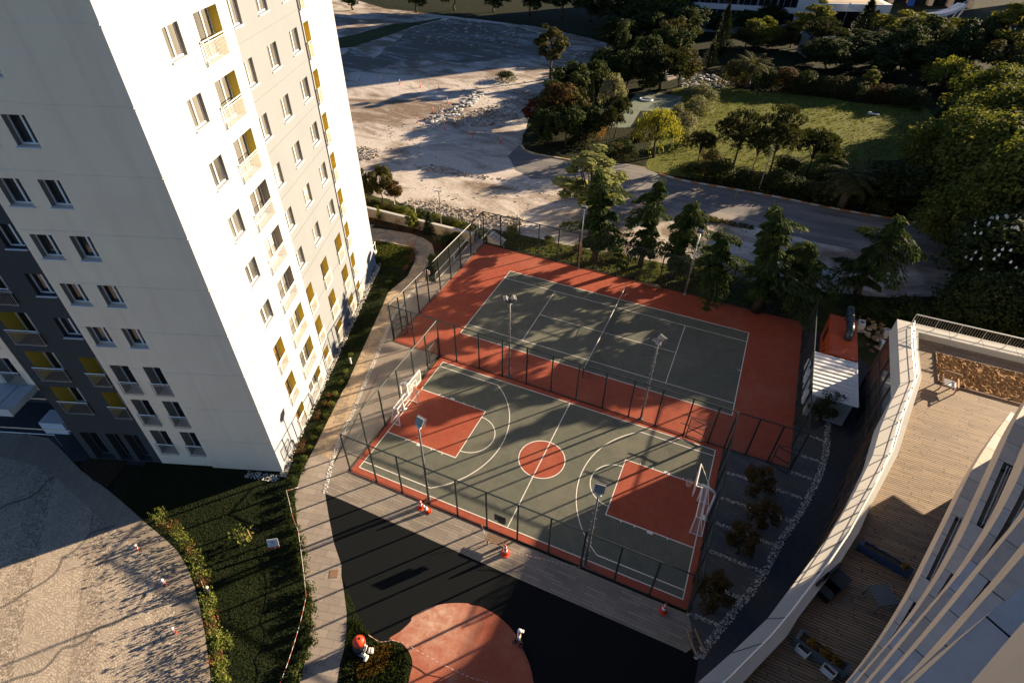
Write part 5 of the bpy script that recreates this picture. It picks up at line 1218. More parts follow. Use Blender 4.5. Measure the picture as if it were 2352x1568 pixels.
T('bushB', (700, 1220), (700, 1060), 220, 'dark bush under the tallest stone pine', 'bushes of the park', 'bush', 'dark', 'bush', 3)
T('bushB', (1010, 1180), (1020, 1000), 200, 'dark glossy bush beside the ragged pine', 'bushes of the park', 'bush', 'mid', 'bush', 3)
T('bushB', (200, 1130), (200, 1030), 150, 'low bush under the broad stone pine', 'bushes of the park', 'bush', 'olive', 'bush', 3)
T('palm', (1090, 1420), (1110, 1105), 330, 'palm above the striped kerb with arching fronds', PK, 'palm_tree', None, 'tree', 3)
T('palm', (440, 600), (450, 365), 250, 'palm at the far hedge with sunlit fronds', PK, 'palm_tree', None, 'tree', 3)
T('bushA', (760, 1330), (760, 1210), 190, 'dark bush at the kerb left of the palm', 'bushes of the park', 'bush', 'dark', 'bush', 3)
for i, x in enumerate((1300, 1480, 1640)):
    T('broadB', (x, 1400+i*40), (x+30, 1090+i*30), 330, ['dark tree right of the kerb palm', 'dark bushy tree in the middle of the kerb shade', 'dark tree where the striped kerb ends'][i], PK, 'broadleaf_tree', 'dark', 'tree', 3)
HG = 'clipped bushes of the far hedge'
for i, (x, y, h_, w) in enumerate([(330, 590, 190, 170), (570, 610, 150, 170), (700, 628, 170, 190), (830, 640, 165, 190), (960, 650, 140, 150), (1060, 660, 150, 180), (1160, 672, 150, 180), (1370, 700, 130, 190), (1480, 715, 135, 200), (1570, 722, 140, 180)]):
    T('bushB', (x, y), (x, y-h_), w, ['hedge bush left of the far palm', 'hedge bush right of the far palm', 'second hedge bush right of the far palm', 'tall middle bush of the far hedge', 'short bush in the middle of the far hedge', 'rounded hedge bush before the bright sapling', 'hedge bush at the foot of the bright sapling', 'hedge bush just after the bright sapling', 'last but one bush of the far hedge', 'end bush of the far hedge at the path'][i], HG, 'hedge_bush', ['olive', 'dark', 'rust', 'dark', 'olive'][i % 5], 'bush', 3)
T('poplar', (1255, 660), (1268, 448), 110, 'bright young tree rising out of the far hedge', PK, 'young_tree', 'light', 'tree', 3)
T('bushA', (1605, 765), (1605, 712), 55, 'tiny tree alone on the meadow beyond the grass', 'bushes of the park', 'bush', 'dark', 'bush', 3)
far = [('broadB', (-20, 330), (-30, 40), 240, 'dark', 'dark tree at the corner of the office lawn'), ('broadC', (-150, 200), (-150, -120), 260, 'light', 'light green crown rising at the upper edge of the park'),
 ('cypressB', (240, 400), (290, 20), 130, 'cypress', 'tall ragged cypress before the office windows'), ('cypressB', (175, 470), (210, 300), 110, 'cypress', 'short cypress by the rubble path'), ('broadC', (430, 330), (380, 130), 180, 'olive', 'olive tree between cypress and office'), ('broadC', (520, 330), (515, 105), 230, 'light', 'light green tree in front of the red car'),
 ('broadB', (740, 330), (730, 150), 200, 'olive', 'olive tree under the office corner'), ('poplar', (850, 330), (850, -20), 260, 'yellow', 'tall yellow green tree at the office corner'), ('stone_pine', (915, 400), (930, 105), 280, 'pine', 'dark spreading pine beside the hut'),
 ('cypressB', (1190, 330), (1230, -20), 190, 'cypress', 'largest dark cypress before the white pavilion'), ('cypressB', (1280, 260), (1290, 60), 95, 'cypress', 'small cypress leaning on the largest cypress'), ('broadC', (1490, 300), (1480, 50), 400, 'yellow', 'wide yellow green tree before the white pavilion'),
 ('broadB', (1150, 480), (1180, 255), 300, 'dark', 'dark tree right of the hut'), ('broadB', (1420, 540), (1440, 235), 420, 'dark', 'broad dark tree in the middle of the shaded wood'), ('broadB', (1680, 560), (1660, 290), 320, 'dark', 'dark tree behind the drooping willow'), ('broadC', (1830, 300), (1830, 120), 330, 'yellow', 'yellow green tree under the curved ramp'),
 ('willow', (1790, 640), (1830, 380), 360, 'light', 'drooping green willow at the end of the hedge'), ('bushB', (1890, 650), (1890, 520), 300, 'rust', 'brownish bush below the drooping willow'), ('cypressB', (2030, 400), (2040, 90), 130, 'cypress', 'dark cypress under the tallest tree'), ('poplar', (2170, 480), (2210, -60), 400, 'yellow', 'tallest yellow green tree by the ramp end'),
 ('broadB', (2280, 620), (2290, 240), 330, 'dark', 'dark tree below the tallest tree'), ('broadB', (2440, 620), (2450, 330), 330, 'mid', 'shaded tree at the outer park edge')]
for key, b, t, w, leaf, lab in far: T(key, b, t, w, lab, PK, {'cypressB': 'cypress_tree', 'poplar': 'tall_tree', 'stone_pine': 'pine_tree', 'willow': 'willow_tree', 'bushB': 'bush'}.get(key, 'broadleaf_tree'), leaf, 'bush' if key == 'bushB' else 'tree', 3)
right = [('big', (2080, 1010), (2150, 550), 560, 'mid', 'broad tree with a rounded crown at the meadow end'), ('broadA', (1850, 960), (1860, 700), 330, 'dark', 'dark bushy tree at the meadow end'), ('big', (2010, 1500), (2090, 690), 720, 'mid', 'largest leafy tree beside the meadow, full of sun specks'), ('big', (2330, 1330), (2400, 640), 560, 'mid', 'leafy tree cut by the frame above the terrace'),
 ('broadA', (1800, 1330), (1800, 930), 330, 'olive', 'tree filling the shade below the meadow'), ('big', (2280, 1750), (2320, 1290), 520, 'pale', 'pale leaved tree catching sun above the terrace railing')]
for key, b, t, w, leaf, lab in right: T(key, b, t, w, lab, PK, 'broadleaf_tree', leaf, 'tree', 3)
for key, b, t, w, leaf, lab in [('big', (33.5, 20), 9.4, 12, 'dark', 'chestnut tree dotted with pale blossom beyond the container'), ('big', (38, 13.5), 8.8, 11, 'dark', 'dark tree right behind the terrace railing')]:
    o = plant(key, 'chestnut_tree' if 'chestnut' in lab else 'broadleaf_tree', (*b, 0), t, w, lab, 'tree', PK, leaf)
    if 'chestnut' in lab:
        mb = MB(); r = random.Random(8); H0, R0 = KITS['big'][2], KITS['big'][3]
        for _ in range(150):
            d = rdir(r, -.1); p = V((d.x*R0*.95, d.y*R0*.95, 7.8+d.z*4.6)); mb.lathe(p, [(.10, 0), (.08, .18), (.0, .42)], 5)
        b_ = mb.build('blossom', M['reflect'], o, True)
for i, b in enumerate([(1950, 1030), (1895, 1070), (1820, 1085), (2030, 960), (1985, 1085)]): plant('bushA' if i % 2 else 'bushB', 'bush', g(q(2, *b)), 1.5+.3*(i % 3), 2.6+.5*(i % 2), 'dark bush on the bare soil between the sport pad and the road entry', 'bush', 'bushes on the bare soil by the road entry', ['dark', 'olive'][i % 2])
KC = 'dark trees crowding the kerb corner'
for i, (b, h, w, key, lf) in enumerate([((1395, 1000), 5.5, 4.5, 'broadB', 'dark'), ((1545, 1010), 6, 5, 'broadA', 'dark'), ((1610, 960), 6.5, 4.5, 'broadB', 'olive'), ((1690, 980), 5.5, 4.5, 'broadB', 'dark'), ((1455, 870), 7, 5.5, 'broadB', 'dark'), ((1560, 760), 7.5, 6, 'broadA', 'dark'), ((1730, 700), 7, 5, 'broadB', 'dark'), ((1960, 620), 7, 6, 'broadB', 'dark'), ((2080, 560), 8, 7, 'broadB', 'dark'), ((2260, 480), 8, 7, 'broadA', 'dark'), ((2320, 600), 7, 6, 'broadB', 'olive'), ((2120, 640), 5, 5, 'broadB', 'dark'), ((1790, 560), 6, 5, 'broadB', 'dark')]):
    plant(key, 'broadleaf_tree', g(q(2, *b)), h, w, 'dark leafy tree in the thick clump between the kerb corner and the cypresses', 'tree', KC, lf)
UB = 'dark bushes in the shade above the striped kerb'
for i, b in enumerate([(60, 1190), (150, 1215), (270, 1225), (420, 1250), (520, 1290), (640, 1300), (880, 1330), (960, 1370), (1180, 1420), (1240, 1350), (1360, 1440), (1450, 1330), (1560, 1480), (1700, 1480), (940, 1260), (1150, 1300), (1380, 1250), (1550, 1200)]):
    plant('bushB' if i % 2 else 'bushA', 'bush', g(q(3, *b)), 1.6+.5*(i % 3), 3.0+.6*(i % 4), 'dark bush in the shade of the pines above the striped kerb', 'bush', UB, ['dark', 'olive', 'dark'][i % 3])
FW = 'dark trees of the shaded wood'
rw = random.Random(77)
for i, (x, y) in enumerate([(-8, 118), (-2, 128), (4, 112), (2, 136), (10, 125), (15, 112), (16, 98), (22, 106), (25, 118), (29, 100), (32, 112), (36, 122), (38, 104), (42, 114), (46, 100), (48, 124), (52, 112), (56, 100), (60, 118), (66, 108), (64, 132), (-26, 92), (-20, 100), (-14, 92), (-24, 108), (-15, 108), (-30, 120), (72, 122)]):
    plant(['broadB', 'broadA', 'broadC'][i % 3], 'broadleaf_tree', (x, y, 0), (rw.uniform(9, 11) if x > 27 and y < 120 else rw.uniform(6, 8.5))*(.62 if y > 110 and x < 27 else 1), rw.uniform(7.5, 10)*(.8 if y > 110 else 1), 'dark shaded tree in the wood between the far hedge and the office', 'tree', FW, ['dark', 'dark', 'olive'][i % 3])
RS = 'leafy trees in the dense stand right of the meadow'
for i, (x, y, h, w, lf) in enumerate([(34.5, 31, 13.5, 11, 'mid'), (40.5, 30, 12.5, 11, 'mid'), (38, 39, 13.5, 11, 'light'), (33, 38, 11, 9, 'mid'), (29.5, 28, 9, 8, 'mid'), (40, 20, 10, 11, 'dark'), (30, 13.5, 6.5, 7, 'dark'), (31, 46, 11, 11, 'mid'), (37, 56, 12, 12, 'mid'), (43, 44, 13, 12, 'mid'), (50, 58, 13, 13, 'mid'), (42, 38, 12, 11, 'dark'), (50, 34, 11, 12, 'dark'), (57, 44, 13, 12, 'mid'), (38, 70, 11, 11, 'mid'), (47, 76, 12, 12, 'olive'), (58, 72, 12, 13, 'mid'), (47, 24, 9.5, 9, 'dark'), (56, 20, 10, 12, 'dark'), (60, 88, 11, 12, 'olive'), (50, 92, 10, 11, 'dark')]):
    plant('big', 'broadleaf_tree', (x, y, 0), h, w, 'leafy tree in the dense stand between the meadow and the terrace', 'tree', RS, lf)
# ---- dark wood along the upper edge
WD = 'dark trees along the far boundary'
for i, (x, y) in enumerate([(80, 70), (520, 85), (780, 75), (1050, 85), (1300, 110), (1520, 130), (1720, 150), (1900, 190), (2080, 180), (2240, 150)]):
    B = gxy(q(2, x, y)); plant('broadB', 'broadleaf_tree', (B[0], B[1], 0), 9+2*(i % 3), 10.5, ['dark boundary tree at the far lot corner', 'dark boundary tree above the grass bank', 'dark boundary tree behind the rubble heap', 'dark boundary tree at the middle of the far wall', 'dark boundary tree above the shaded concrete', 'dark boundary tree near the lone olive tree', 'dark boundary tree behind the cypress group', 'dark boundary tree over the conifer', 'dark boundary tree next to the layered pine', 'dark boundary tree nearest the office'][i], 'tree', WD, 'dark')
# ---- parking bay trees
for i, (p, w) in enumerate([((525, 200), 250), ((555, 420), 230), ((410, 590), 230), ((210, 960), 270)]):
    c = gxy(q(9, *p), 1.3); plant('parktree', 'small_tree', (c[0], c[1], 0), 2.9, w/3*.0265, ['small brown tree nearest the white shed', 'small brown tree next to the long gravel border', 'small brown tree touching its neighbour by the shaded hoop', 'small brown tree at the far end of the bays'][i], 'tree', 'small trees in the parking bays')
c = g(q(6, 930, 1330)); plant('parktree', 'small_tree', c, 3.2, 2.2, 'dark shrub tree against the white shed wall', 'tree', 'small trees in the parking bays', 'dark')
# ---- young hedge beside the lawn
HN = 'young shrubs planted along the lawn edge'
hp = [(1075, 395), (1110, 425), (1160, 470), (1195, 500), (1215, 545), (1250, 575), (1285, 595), (1305, 640), (1330, 670), (1345, 705), (1365, 755), (1385, 800), (1390, 845), (1425, 965), (1440, 1015), (1430, 1065), (1445, 1110), (1465, 1160), (1480, 1215), (1495, 1260), (1560, 1275), (1500, 1340), (1480, 1390), (1520, 1420), (1515, 1480), (1550, 1520), (1540, 1570)]
where = ['corner', 'shade end', 'plaza bend', 'second drain', 'first bollard', 'path curve', 'leaning stake', 'middle bollard', 'lowest bollard']
for i, p in enumerate(hp):
    c = gxy(q(7, *p), .8); lf = 'shrubred' if i % 5 == 2 else 'shrub'
    plant('young%d' % (i % 3), 'young_shrub', (c[0], c[1], 0), 1.15+.4*((i*7) % 4)/3, .88, 'young %s leaved shrub in the narrow planting strip beside the lawn' % ('reddish' if lf == 'shrubred' else 'green'), 'shrub', HN+(' with reddish leaves' if lf == 'shrubred' else ' with green leaves'), lf, crown='leaves', stem='stem')
LB = 'low bushes along the walkway edge of the lawn'
for i, p in enumerate([(2085, 35), (2060, 105), (2025, 185), (1995, 270), (2005, 330), (2010, 420), (2030, 520), (2050, 600), (2070, 660), (2080, 720), (2095, 790), (2125, 935), (2135, 1010), (2135, 1100), (2128, 1190), (2125, 1290), (2095, 1400), (2045, 1510)]):
    c = g(q(7, *p)); plant('low%d' % (i % 2), 'low_bush', c, .5+.12*(i % 3), .8+.15*(i % 2), 'low green bush on the lawn edge beside the barrier tape', 'bush', LB, crown='leaves', stem='stem')
SB = 'low bushes along the tower planting strip'
for i, p in enumerate([(680, 1055), (590, 1205), (740, 890), (830, 735), (925, 545), (1020, 370), (1070, 215), (1150, 40)]):
    c = g(zz(*p, 1050, 1500, 3.92)); plant('low%d' % (i % 2), 'low_bush', c, .32, .5, 'small sunlit bush between the tower gravel and the stone path', 'bush', SB, 'shrub', crown='leaves', stem='stem')
for i, p in enumerate([(540, 1105), (565, 990), (800, 560), (950, 380), (1000, 240)]):
    c = g(zz(*p, 1050, 1500, 3.92)); plant('young1', 'reddish_shrub', c, .5, .8, 'low reddish shrub on the tower planting strip', 'shrub', 'reddish shrubs on the tower strip', 'shrubred', crown='leaves', stem='stem')
for i, p in enumerate([(1995, 520), (1900, 870), (1810, 1100), (1690, 1330), (1600, 1530)]):
    c = g(zz(*p, 1000, 1300, 5.227)); plant('low0', 'low_bush', c, .34, .5, 'small sunlit bush between the tower gravel and the stone path', 'bush', SB, 'shrub', crown='leaves', stem='stem')
for i, p in enumerate([(560, 1180), (510, 1250), (410, 1440), (440, 1390)]):
    c = g(zz(*p, 1400, 800, 3.92)); plant('low1', 'low_bush', c, .5, .7, 'small bush on the shaded lawn end behind the tower corner', 'bush', 'small bushes on the rear lawn', 'box', crown='leaves', stem='stem')
for i, p in enumerate([(870, 670), (895, 720), (905, 780), (890, 850), (870, 900), (830, 880), (770, 1020)]):
    c = g(zz(*p, 1400, 800, 3.92)); plant('young2', 'reddish_shrub', c, .55, .9, 'low reddish shrub edging the rear lawn bend', 'shrub', 'reddish shrubs on the rear lawn bend', 'shrubred', crown='leaves', stem='stem')
# ---- wall bed
WB = 'plants of the bed below the garden wall'
for key, p, h, w, lab, lf, nm in [('young0', (310, 290), .9, 1.1, 'pinkish flowering shrub nearest the tower', 'shrubred', 'flowering_shrub'), ('young1', (400, 320), .9, .9, 'pinkish flowering shrub under the staked sapling', 'shrubred', 'flowering_shrub'), ('young2', (660, 375), .9, 1.2, 'pinkish shrub in the middle of the wall bed', 'shrubred', 'flowering_shrub'), ('young0', (870, 430), .7, .8, 'small pink shrub under the leafy staked tree', 'shrubred', 'flowering_shrub'), ('young1', (990, 440), .8, .7, 'small pink shrub left of the staked conifer', 'shrubred', 'flowering_shrub'), ('young2', (1260, 720), .8, 1.1, 'red berried shrub at the path bend', 'red', 'flowering_shrub'),
 ('cypress', (375, 290), 2.2, .5, 'thin young cypress against the garden wall', 'light', 'young_cypress'), ('poplar', (885, 420), 2.6, 1.5, 'leafy staked tree in the wall bed', 'light', 'young_tree'), ('conifer', (1150, 450), 2.6, 1.6, 'staked young conifer by the lamp post', 'cypress', 'young_conifer'), ('yucca', (1265, 600), 1.1, 1.5, 'yucca clump at the path bend', 'yucca', 'yucca'), ('yucca', (1400, 520), 1.3, 1.7, 'larger yucca clump by the garden wall', 'yucca', 'yucca'), ('yucca', (1480, 560), .9, 1.2, 'yucca clump next to the ramp railing', 'yucca', 'yucca'),
 ('bushA', (1540, 600), 1.2, 1.6, 'dark bush beside the ramp railing', 'dark', 'bush'), ('bushA', (1420, 640), 1.1, 1.5, 'dark bush behind the ramp railing', 'dark', 'bush'), ('bushA', (1690, 500), 1.2, 1.5, 'dark bush at the upper end of the ramp', 'olive', 'bush'), ('bushB', (1200, 990), 1.7, 1.3, 'dark bush in the corner by the no entry sign', 'dark', 'bush')]:
    c = g(zz(*p, 1400, 800, 3.92)); plant(key, nm, c, h, w, lab, 'plant', WB, lf, crown='leaves', stem='stem')
for i, (p, h, w) in enumerate([((760, 190), 1.2, 1.7), ((1050, 260), 1.5, 2.2), ((560, 110), .9, 1.4), ((640, 150), .8, 1.3), ((300, 70), 1.0, 1.8), ((440, 90), .9, 1.5), ((1230, 280), 1.0, 1.4), ((1370, 320), .9, 1.7), ((1500, 350), .9, 1.6), ((1600, 370), .9, 1.6), ((1690, 400), .8, 1.3)]):
    c = g(zz(*p, 1400, 800, 3.92)); plant('bushA', 'bush', (c.x, max(c.y, 9.6), 0), h, w, ['round bush behind the wall by the second bent post', 'largest bush on the bank behind the garden wall', 'bush behind the wall near the shrubby trees', 'low bush beside the first bent post', 'bush on the bank nearest the tower', 'bush on the bank below the shrubby trees', 'bush left of the tall lamp post', 'bush right of the tall lamp post', 'bush by the fourth bent post', 'bush near the fence corner on the bank', 'small bush on the bank at the fence corner'][i], 'bush', 'bushes on the bank behind the garden wall', ['mid', 'dark', 'olive'][i % 3])
for i, (x, h, w) in enumerate([(-14.5, 1.4, 1.6), (-10.4, .7, 1.3), (-6.8, 1.3, 1.2), (-3.2, 1.8, 1.3), (-2.2, 1.0, 1.2), (1.6, 1.3, 1.4), (4.6, 1.1, 1.3), (6.2, 1.0, 1.2), (8.6, 1.4, 1.6), (12.4, 1.6, 1.7), (14.6, 1.6, 1.8), (21.5, 2.2, 3.2), (25, 2.8, 4.4), (29, 2.8, 4.6)]):
    plant('bushB' if i % 2 else 'bushA', 'bush', (x, 12.2+.6*sin(i*2.3) if x < 18 else 8+i*.4, 0), h, w, ['bush near the stair at the fence corner', 'low bush on the verge behind the tennis fence', 'bush at the foot of the light poplar', 'tall bush between the first two cedars', 'bush under the narrow cedar', 'bush between the second and third cedar', 'bush left of the pale floodlight mast', 'bush at the smallest cedar', 'bush between the smallest and widest cedar', 'bush under the widest cedar', 'bush at the dark court corner', 'bush behind the orange container', 'bush under the chestnut tree', 'bush in the shade beyond the terrace'][i], 'bush', 'bushes under the cedars', ['light', 'mid', 'olive', 'dark'][i % 4] if x < 8 else 'dark')
# sapling on the lawn with its stake
root = plant('young0', 'sapling', g(q(7, 1695, 600)), 1.7, None, 'single young sapling tied to a short stake on the sunlit lawn', 'sapling', None, 'shrub', crown='leaves', stem='stem')
mb = MB(); c = g(q(7, 1730, 570)); mb.tube([c, c+V((-.12, .1, .8))], .035, 6); tag(mb.build('timber_stake', M['wood_pale']), 'pale timber stake beside the lone sapling on the lawn', 'stake', 'timber stakes')
mb = MB(); c = g(q(7, 1415, 950)); mb.tube([c, c+V((-.35, .35, 1.0))], .035, 6); tag(mb.build('timber_stake', M['wood_pale']), 'leaning pale stake in the gap of the shrub strip', 'stake', 'timber stakes')
# ------------------------------------------------------------------ pebbles, gravel and rubble
def scatter(name, paths, width, dens, s0, s1, mat, seed=1, flat_=.7, z=.0, label=None):
    r = random.Random(seed); mb = MB()
    for pts in paths:
        for a, b in zip(pts, pts[1:]):
            l = math.hypot(b[0]-a[0], b[1]-a[1]); d = ((b[0]-a[0])/l, (b[1]-a[1])/l)
            for _ in range(int(l*width*dens)):
                t = r.random()*l; w = r.uniform(-.5, .5)*width; x, y = a[0]+d[0]*t-d[1]*w, a[1]+d[1]*t+d[0]*w
                stone(mb, r, x, y, z, r.uniform(s0, s1), flat_)
    o = mb.build(name, M[mat]); return tag(o, kind='stuff')
def stone(mb, r, x, y, z, s, fl=.7):
    a = r.uniform(0, 6.28); e = r.uniform(.6, 1.0); vs = []
    for k in range(5): t = a+k*1.2566+r.uniform(-.25, .25); vs.append((x+cos(t)*s*r.uniform(.75, 1.1), y+sin(t)*s*e, z+r.uniform(0, .25)*s*fl))
    n = len(vs); top = [(x+(v[0]-x)*.62, y+(v[1]-y)*.62, z+s*fl*r.uniform(.55, .95)) for v in vs]
    mb.add(vs+top, [(i, (i+1) % n, n+(i+1) % n, n+i) for i in range(n)]+[tuple(n+i for i in range(n))])
scatter('white_pebbles', [gravelL], .3, 240, .03, .055, 'pebble', 2, .7, .004)
scatter('tower_gravel', [[gxy(zz(350, 1985-1050, 1400, 800, 3.92)), (-24.75, .6), (-16.9, -21.9), (-15.75, -24.35)], [(-15.9, -24.6), (-18.2, -25.2)]], .55, 130, .04, .08, 'gravel', 3, .8, .0)
rows = [[(300, 115), (455, 165)], [(615, 225), (830, 295)], [(258, 288), (460, 360), (640, 415), (750, 455)], [(218, 460), (360, 515), (500, 565), (650, 625)], [(175, 655), (360, 725), (545, 800)], [(122, 870), (270, 930), (410, 985)], [(30, 1085), (150, 1130), (262, 1178)], [(818, 0), (945, 45)], [(748, 115), (895, 165)]]
scatter('parking_gravel', [G(9, x) for x in rows]+[G(6, [(868, 1432), (985, 1472)])], .24, 190, .03, .06, 'gravel', 4, .7, .004)
scatter('border_gravel', [borderC], .42, 150, .03, .065, 'gravel', 5, .7, .003)
def heap(name, poly, n, s0, s1, mat, seed, zmax=.5, fl=.5):
    r = random.Random(seed); mb = MB(); xs = [p[0] for p in poly]; ys = [p[1] for p in poly]; cx, cy = sum(xs)/len(xs), sum(ys)/len(ys)
    def inside(x, y):
        c = False
        for i in range(len(poly)):
            a, b = poly[i], poly[i-1]
            if (a[1] > y) != (b[1] > y) and x < (b[0]-a[0])*(y-a[1])/(b[1]-a[1])+a[0]: c = not c
        return c
    k = 0
    while k < n:
        x, y = r.uniform(min(xs), max(xs)), r.uniform(min(ys), max(ys))
        if inside(x, y): stone(mb, r, x, y, -.02+zmax*r.random()**2*.8, s0+(s1-s0)*r.random()**3, fl); k += 1
    return tag(mb.build(name, M[mat]), kind='stuff')
heap('rubble_pile', P((2, (570, 830), (700, 760), (830, 735), (840, 800), (760, 850), (650, 880))), 170, .1, .7, 'rubble_pale', 1, .6, .35)
heap('rubble_pile', P((2, (800, 730), (900, 650), (975, 660), (950, 710), (860, 745))), 70, .12, 1.0, 'rubble_pale', 2, .6, .3)
heap('rubble_strip', P((2, (580, 850), (760, 870), (1000, 880), (1250, 800), (1340, 720), (1340, 640), (1150, 680), (980, 740), (850, 800))), 900, .08, .4, 'rubble', 3, .25)
heap('rubble_strip', P((2, (100, 1010), (280, 1030), (260, 1090), (130, 1100))), 240, .07, .3, 'rubble', 4, .35)
heap('rubble_strip', P((2, (420, 1390), (640, 1380), (800, 1440), (950, 1440), (960, 1568), (700, 1500), (520, 1450))), 700, .06, .28, 'rubble', 5, .35)
heap('rubble_strip', P((2, (960, 1470), (1250, 1500), (1250, 1568), (960, 1568))), 420, .06, .3, 'rubble', 6, .3)
heap('rubble_field_stones', P((2, (480, 200), (760, 130), (1200, 190), (1340, 240), (1200, 330), (800, 330), (500, 300))), 650, .1, .6, 'rubble', 7, .3, .35)
heap('rubble_strip', P((2, (1560, 360), (1860, 370), (1800, 420), (1600, 470), (1500, 470))), 380, .1, .5, 'rubble', 8, .3)
heap('rubble_strip', P((2, (500, 1150), (640, 1135), (900, 1200), (1130, 1230), (1120, 1250), (850, 1215), (600, 1180))), 330, .06, .3, 'rubble', 9, .15)
heap('rubble_pile', P((3, (-20, 540), (60, 510), (200, 520), (300, 560), (290, 620), (100, 600), (0, 640))), 200, .12, .6, 'rubble_pale', 10, .5, .35)
heap('lot_stones', P((2, (150, 900), (1200, 700), (1300, 500), (1000, 480), (600, 700), (500, 1400), (1500, 1500), (1500, 1250), (700, 1300))), 900, .04, .2, 'rubble', 11, .05)
heap('lot_stones', [ZA(950, 440), ZA(1430, 560), ZA(2000, 700), ZA(2000, 900), ZA(1300, 800)], 300, .04, .15, 'rubble', 12, .05)
# grass tufts where the ground reads as uncut
def tufts(name, poly, n, h, leaf, seed):
    r = random.Random(seed); mb = MB(); xs = [p[0] for p in poly]; ys = [p[1] for p in poly]
    for _ in range(n):
        x, y = r.uniform(min(xs), max(xs)), r.uniform(min(ys), max(ys)); c = False
        for i in range(len(poly)):
            a, b = poly[i], poly[i-1]
            if (a[1] > y) != (b[1] > y) and x < (b[0]-a[0])*(y-a[1])/(b[1]-a[1])+a[0]: c = not c
        if not c: continue
        for k in range(5):
            d = rdir(r, .2); d.z = abs(d.z)+.5; d.normalize(); s = h*r.uniform(.5, 1.2); leafq(mb, V((x, y, 0))+d*s*.5+V((r.uniform(-.2, .2), r.uniform(-.2, .2), 0))*h, rdir(r), d, s*.3, s)
    return tag(mb.build(name, L[leaf]), kind='stuff')
tufts('meadow_grass', P((3, (0, 640), (420, 640), (900, 680), (1650, 750), (1700, 1000), (1330, 1100), (1050, 1220), (300, 1210), (-150, 1150))), 5200, .26, 'mid', 1)
tufts('lawn_grass', hedgeL+list(reversed(walkL)), 5000, .09, 'box', 2)
tufts('rear_lawn_grass', [ZB(240, 580), ZB(850, 690), ZB(910, 800), ZB(890, 920), ZB(700, 1000), ZB(350, 980)], 2600, .13, 'mid', 3)
tufts('strip_grass', [ZB(400, 1010), ZB(790, 1100), ZB(480, 1380), ZB(400, 1500)] + [ZT(1150, 170), ZT(830, 830), ZT(600, 1250), ZT(300, 1440)] + [(-16.0, -21.9)], 3600, .16, 'box', 4)
tufts('verge_grass', [(-17, 9.7), (16, 9.5), (16, 14), (0, 13.2), (-17, 12.4)], 2600, .2, 'mid', 5)
tufts('wall_bank_grass', [(-40, 9.4), (-18, 9.4), (-18, 12), (-40, 13)], 1800, .25, 'olive', 6)
tufts('kerb_weeds', [ZA(1430, 535), ZA(1600, 545), ZA(2000, 640), ZA(2000, 670), ZA(1500, 580)], 260, .35, 'olive', 7)
tufts('small_lawn_grass', G(8, [(250, 1290), (400, 1300), (470, 1400), (440, 1568), (20, 1568), (10, 1430), (60, 1100), (160, 1190)]), 1500, .14, 'box', 8)
tufts('dry_lawn_patch', G(8, [(120, 1400), (260, 1310), (350, 1310), (320, 1440), (230, 1520), (110, 1540)]), 700, .15, 'orange', 9)
tufts('park_undergrowth', P((3, (0, 1230), (900, 1400), (1500, 1500), (1800, 1450), (1500, 1150), (900, 1250), (200, 1180))), 1600, .5, 'dark', 10)
# ------------------------------------------------------------------ garden wall, bent posts, lamp post, ramp railing, stairs
root = thing('garden_wall', (-27, 9.05, 0), 'low ochre garden wall with a pale coping behind the flower bed', 'wall')
mb = MB(); mb.obox((-46, 8.9, 0), (28.2, -.1, 0), (0, .26, 0), (0, 0, 1.1)); mb.build('wall_body', M['stone_wall'], root)
mb = MB(); mb.obox((-46, 8.84, 1.1), (28.25, -.1, 0), (0, .38, 0), (0, 0, .1)); mb.build('coping', M['white_cap'], root)
for i, (b, t) in enumerate([((615, 103), (605, -10)), ((928, 178), (905, 25)), ((1238, 220), (1225, 98)), ((1572, 308), (1558, 172)), ((1908, 385), (1892, 245)), ((2265, 478), (2252, 325)), ((180, 215), (172, 120)), ((420, 260), (415, 160))]):
    B, t_ = zz(*b, 1400, 800, 3.92), zz(*t, 1400, 800, 3.92); h = max(1.2, hgt(B, t_)); p = g(B); mb = MB(); mb.tube([p, p+V((0, 0, h-.05)), p+V((-.12, -.05, h)), p+V((-.42, -.15, h+.05))], .045, 6)
    tag(mb.build('bent_post', M['cap_stone']), ['pale bent post by the shrubby trees', 'pale bent post left of the round bank bush', 'pale bent post above the largest bank bush', 'pale bent post standing in the rubble right of the lamp', 'pale bent post just outside the fence corner', 'pale bent post seen through the corner fence', 'pale bent post in the bed nearest the tower', 'pale bent post beside the young cypress'][i], 'post', 'bent top boundary posts')
root = thing('street_lamp', g(zz(1328, 395, 1400, 800, 3.92)), 'slender grey lamp post with a short arm by the garden wall', 'street lamp')
h = 4.6; mb = MB(); mb.lathe((0, 0, 0), [(.12, 0), (.09, .05)], 8); mb.tube([(0, 0, 0), (0, 0, h)], [.06, .05], 8); mb.build('lamp_pole', M['lamp_grey'], root, True)
mb = MB(); mb.beam((0, 0, h), (-.45, -.1, h+.02), .09, .06); mb.build('lamp_arm', M['lamp_grey'], root, True); mb = MB(); mb.box((-.5, -.1, h-.01), (.4, .16, .07)); mb.build('lamp_head', M['reflect'], root, True)
root = thing('street_lamp', g(q(2, 150, 1400)), 'thin white lamp post among the shrubby trees by the tower', 'street lamp')
mb = MB(); mb.tube([(0, 0, 0), (0, 0, 4.6)], [.06, .045], 8); mb.build('lamp_pole', M['steel'], root, True); mb = MB(); mb.lathe((0, 0, 4.55), [(.05, 0), (.16, .06), (.14, .16), (.02, .2)], 10); mb.build('lamp_head', M['reflect'], root, True)
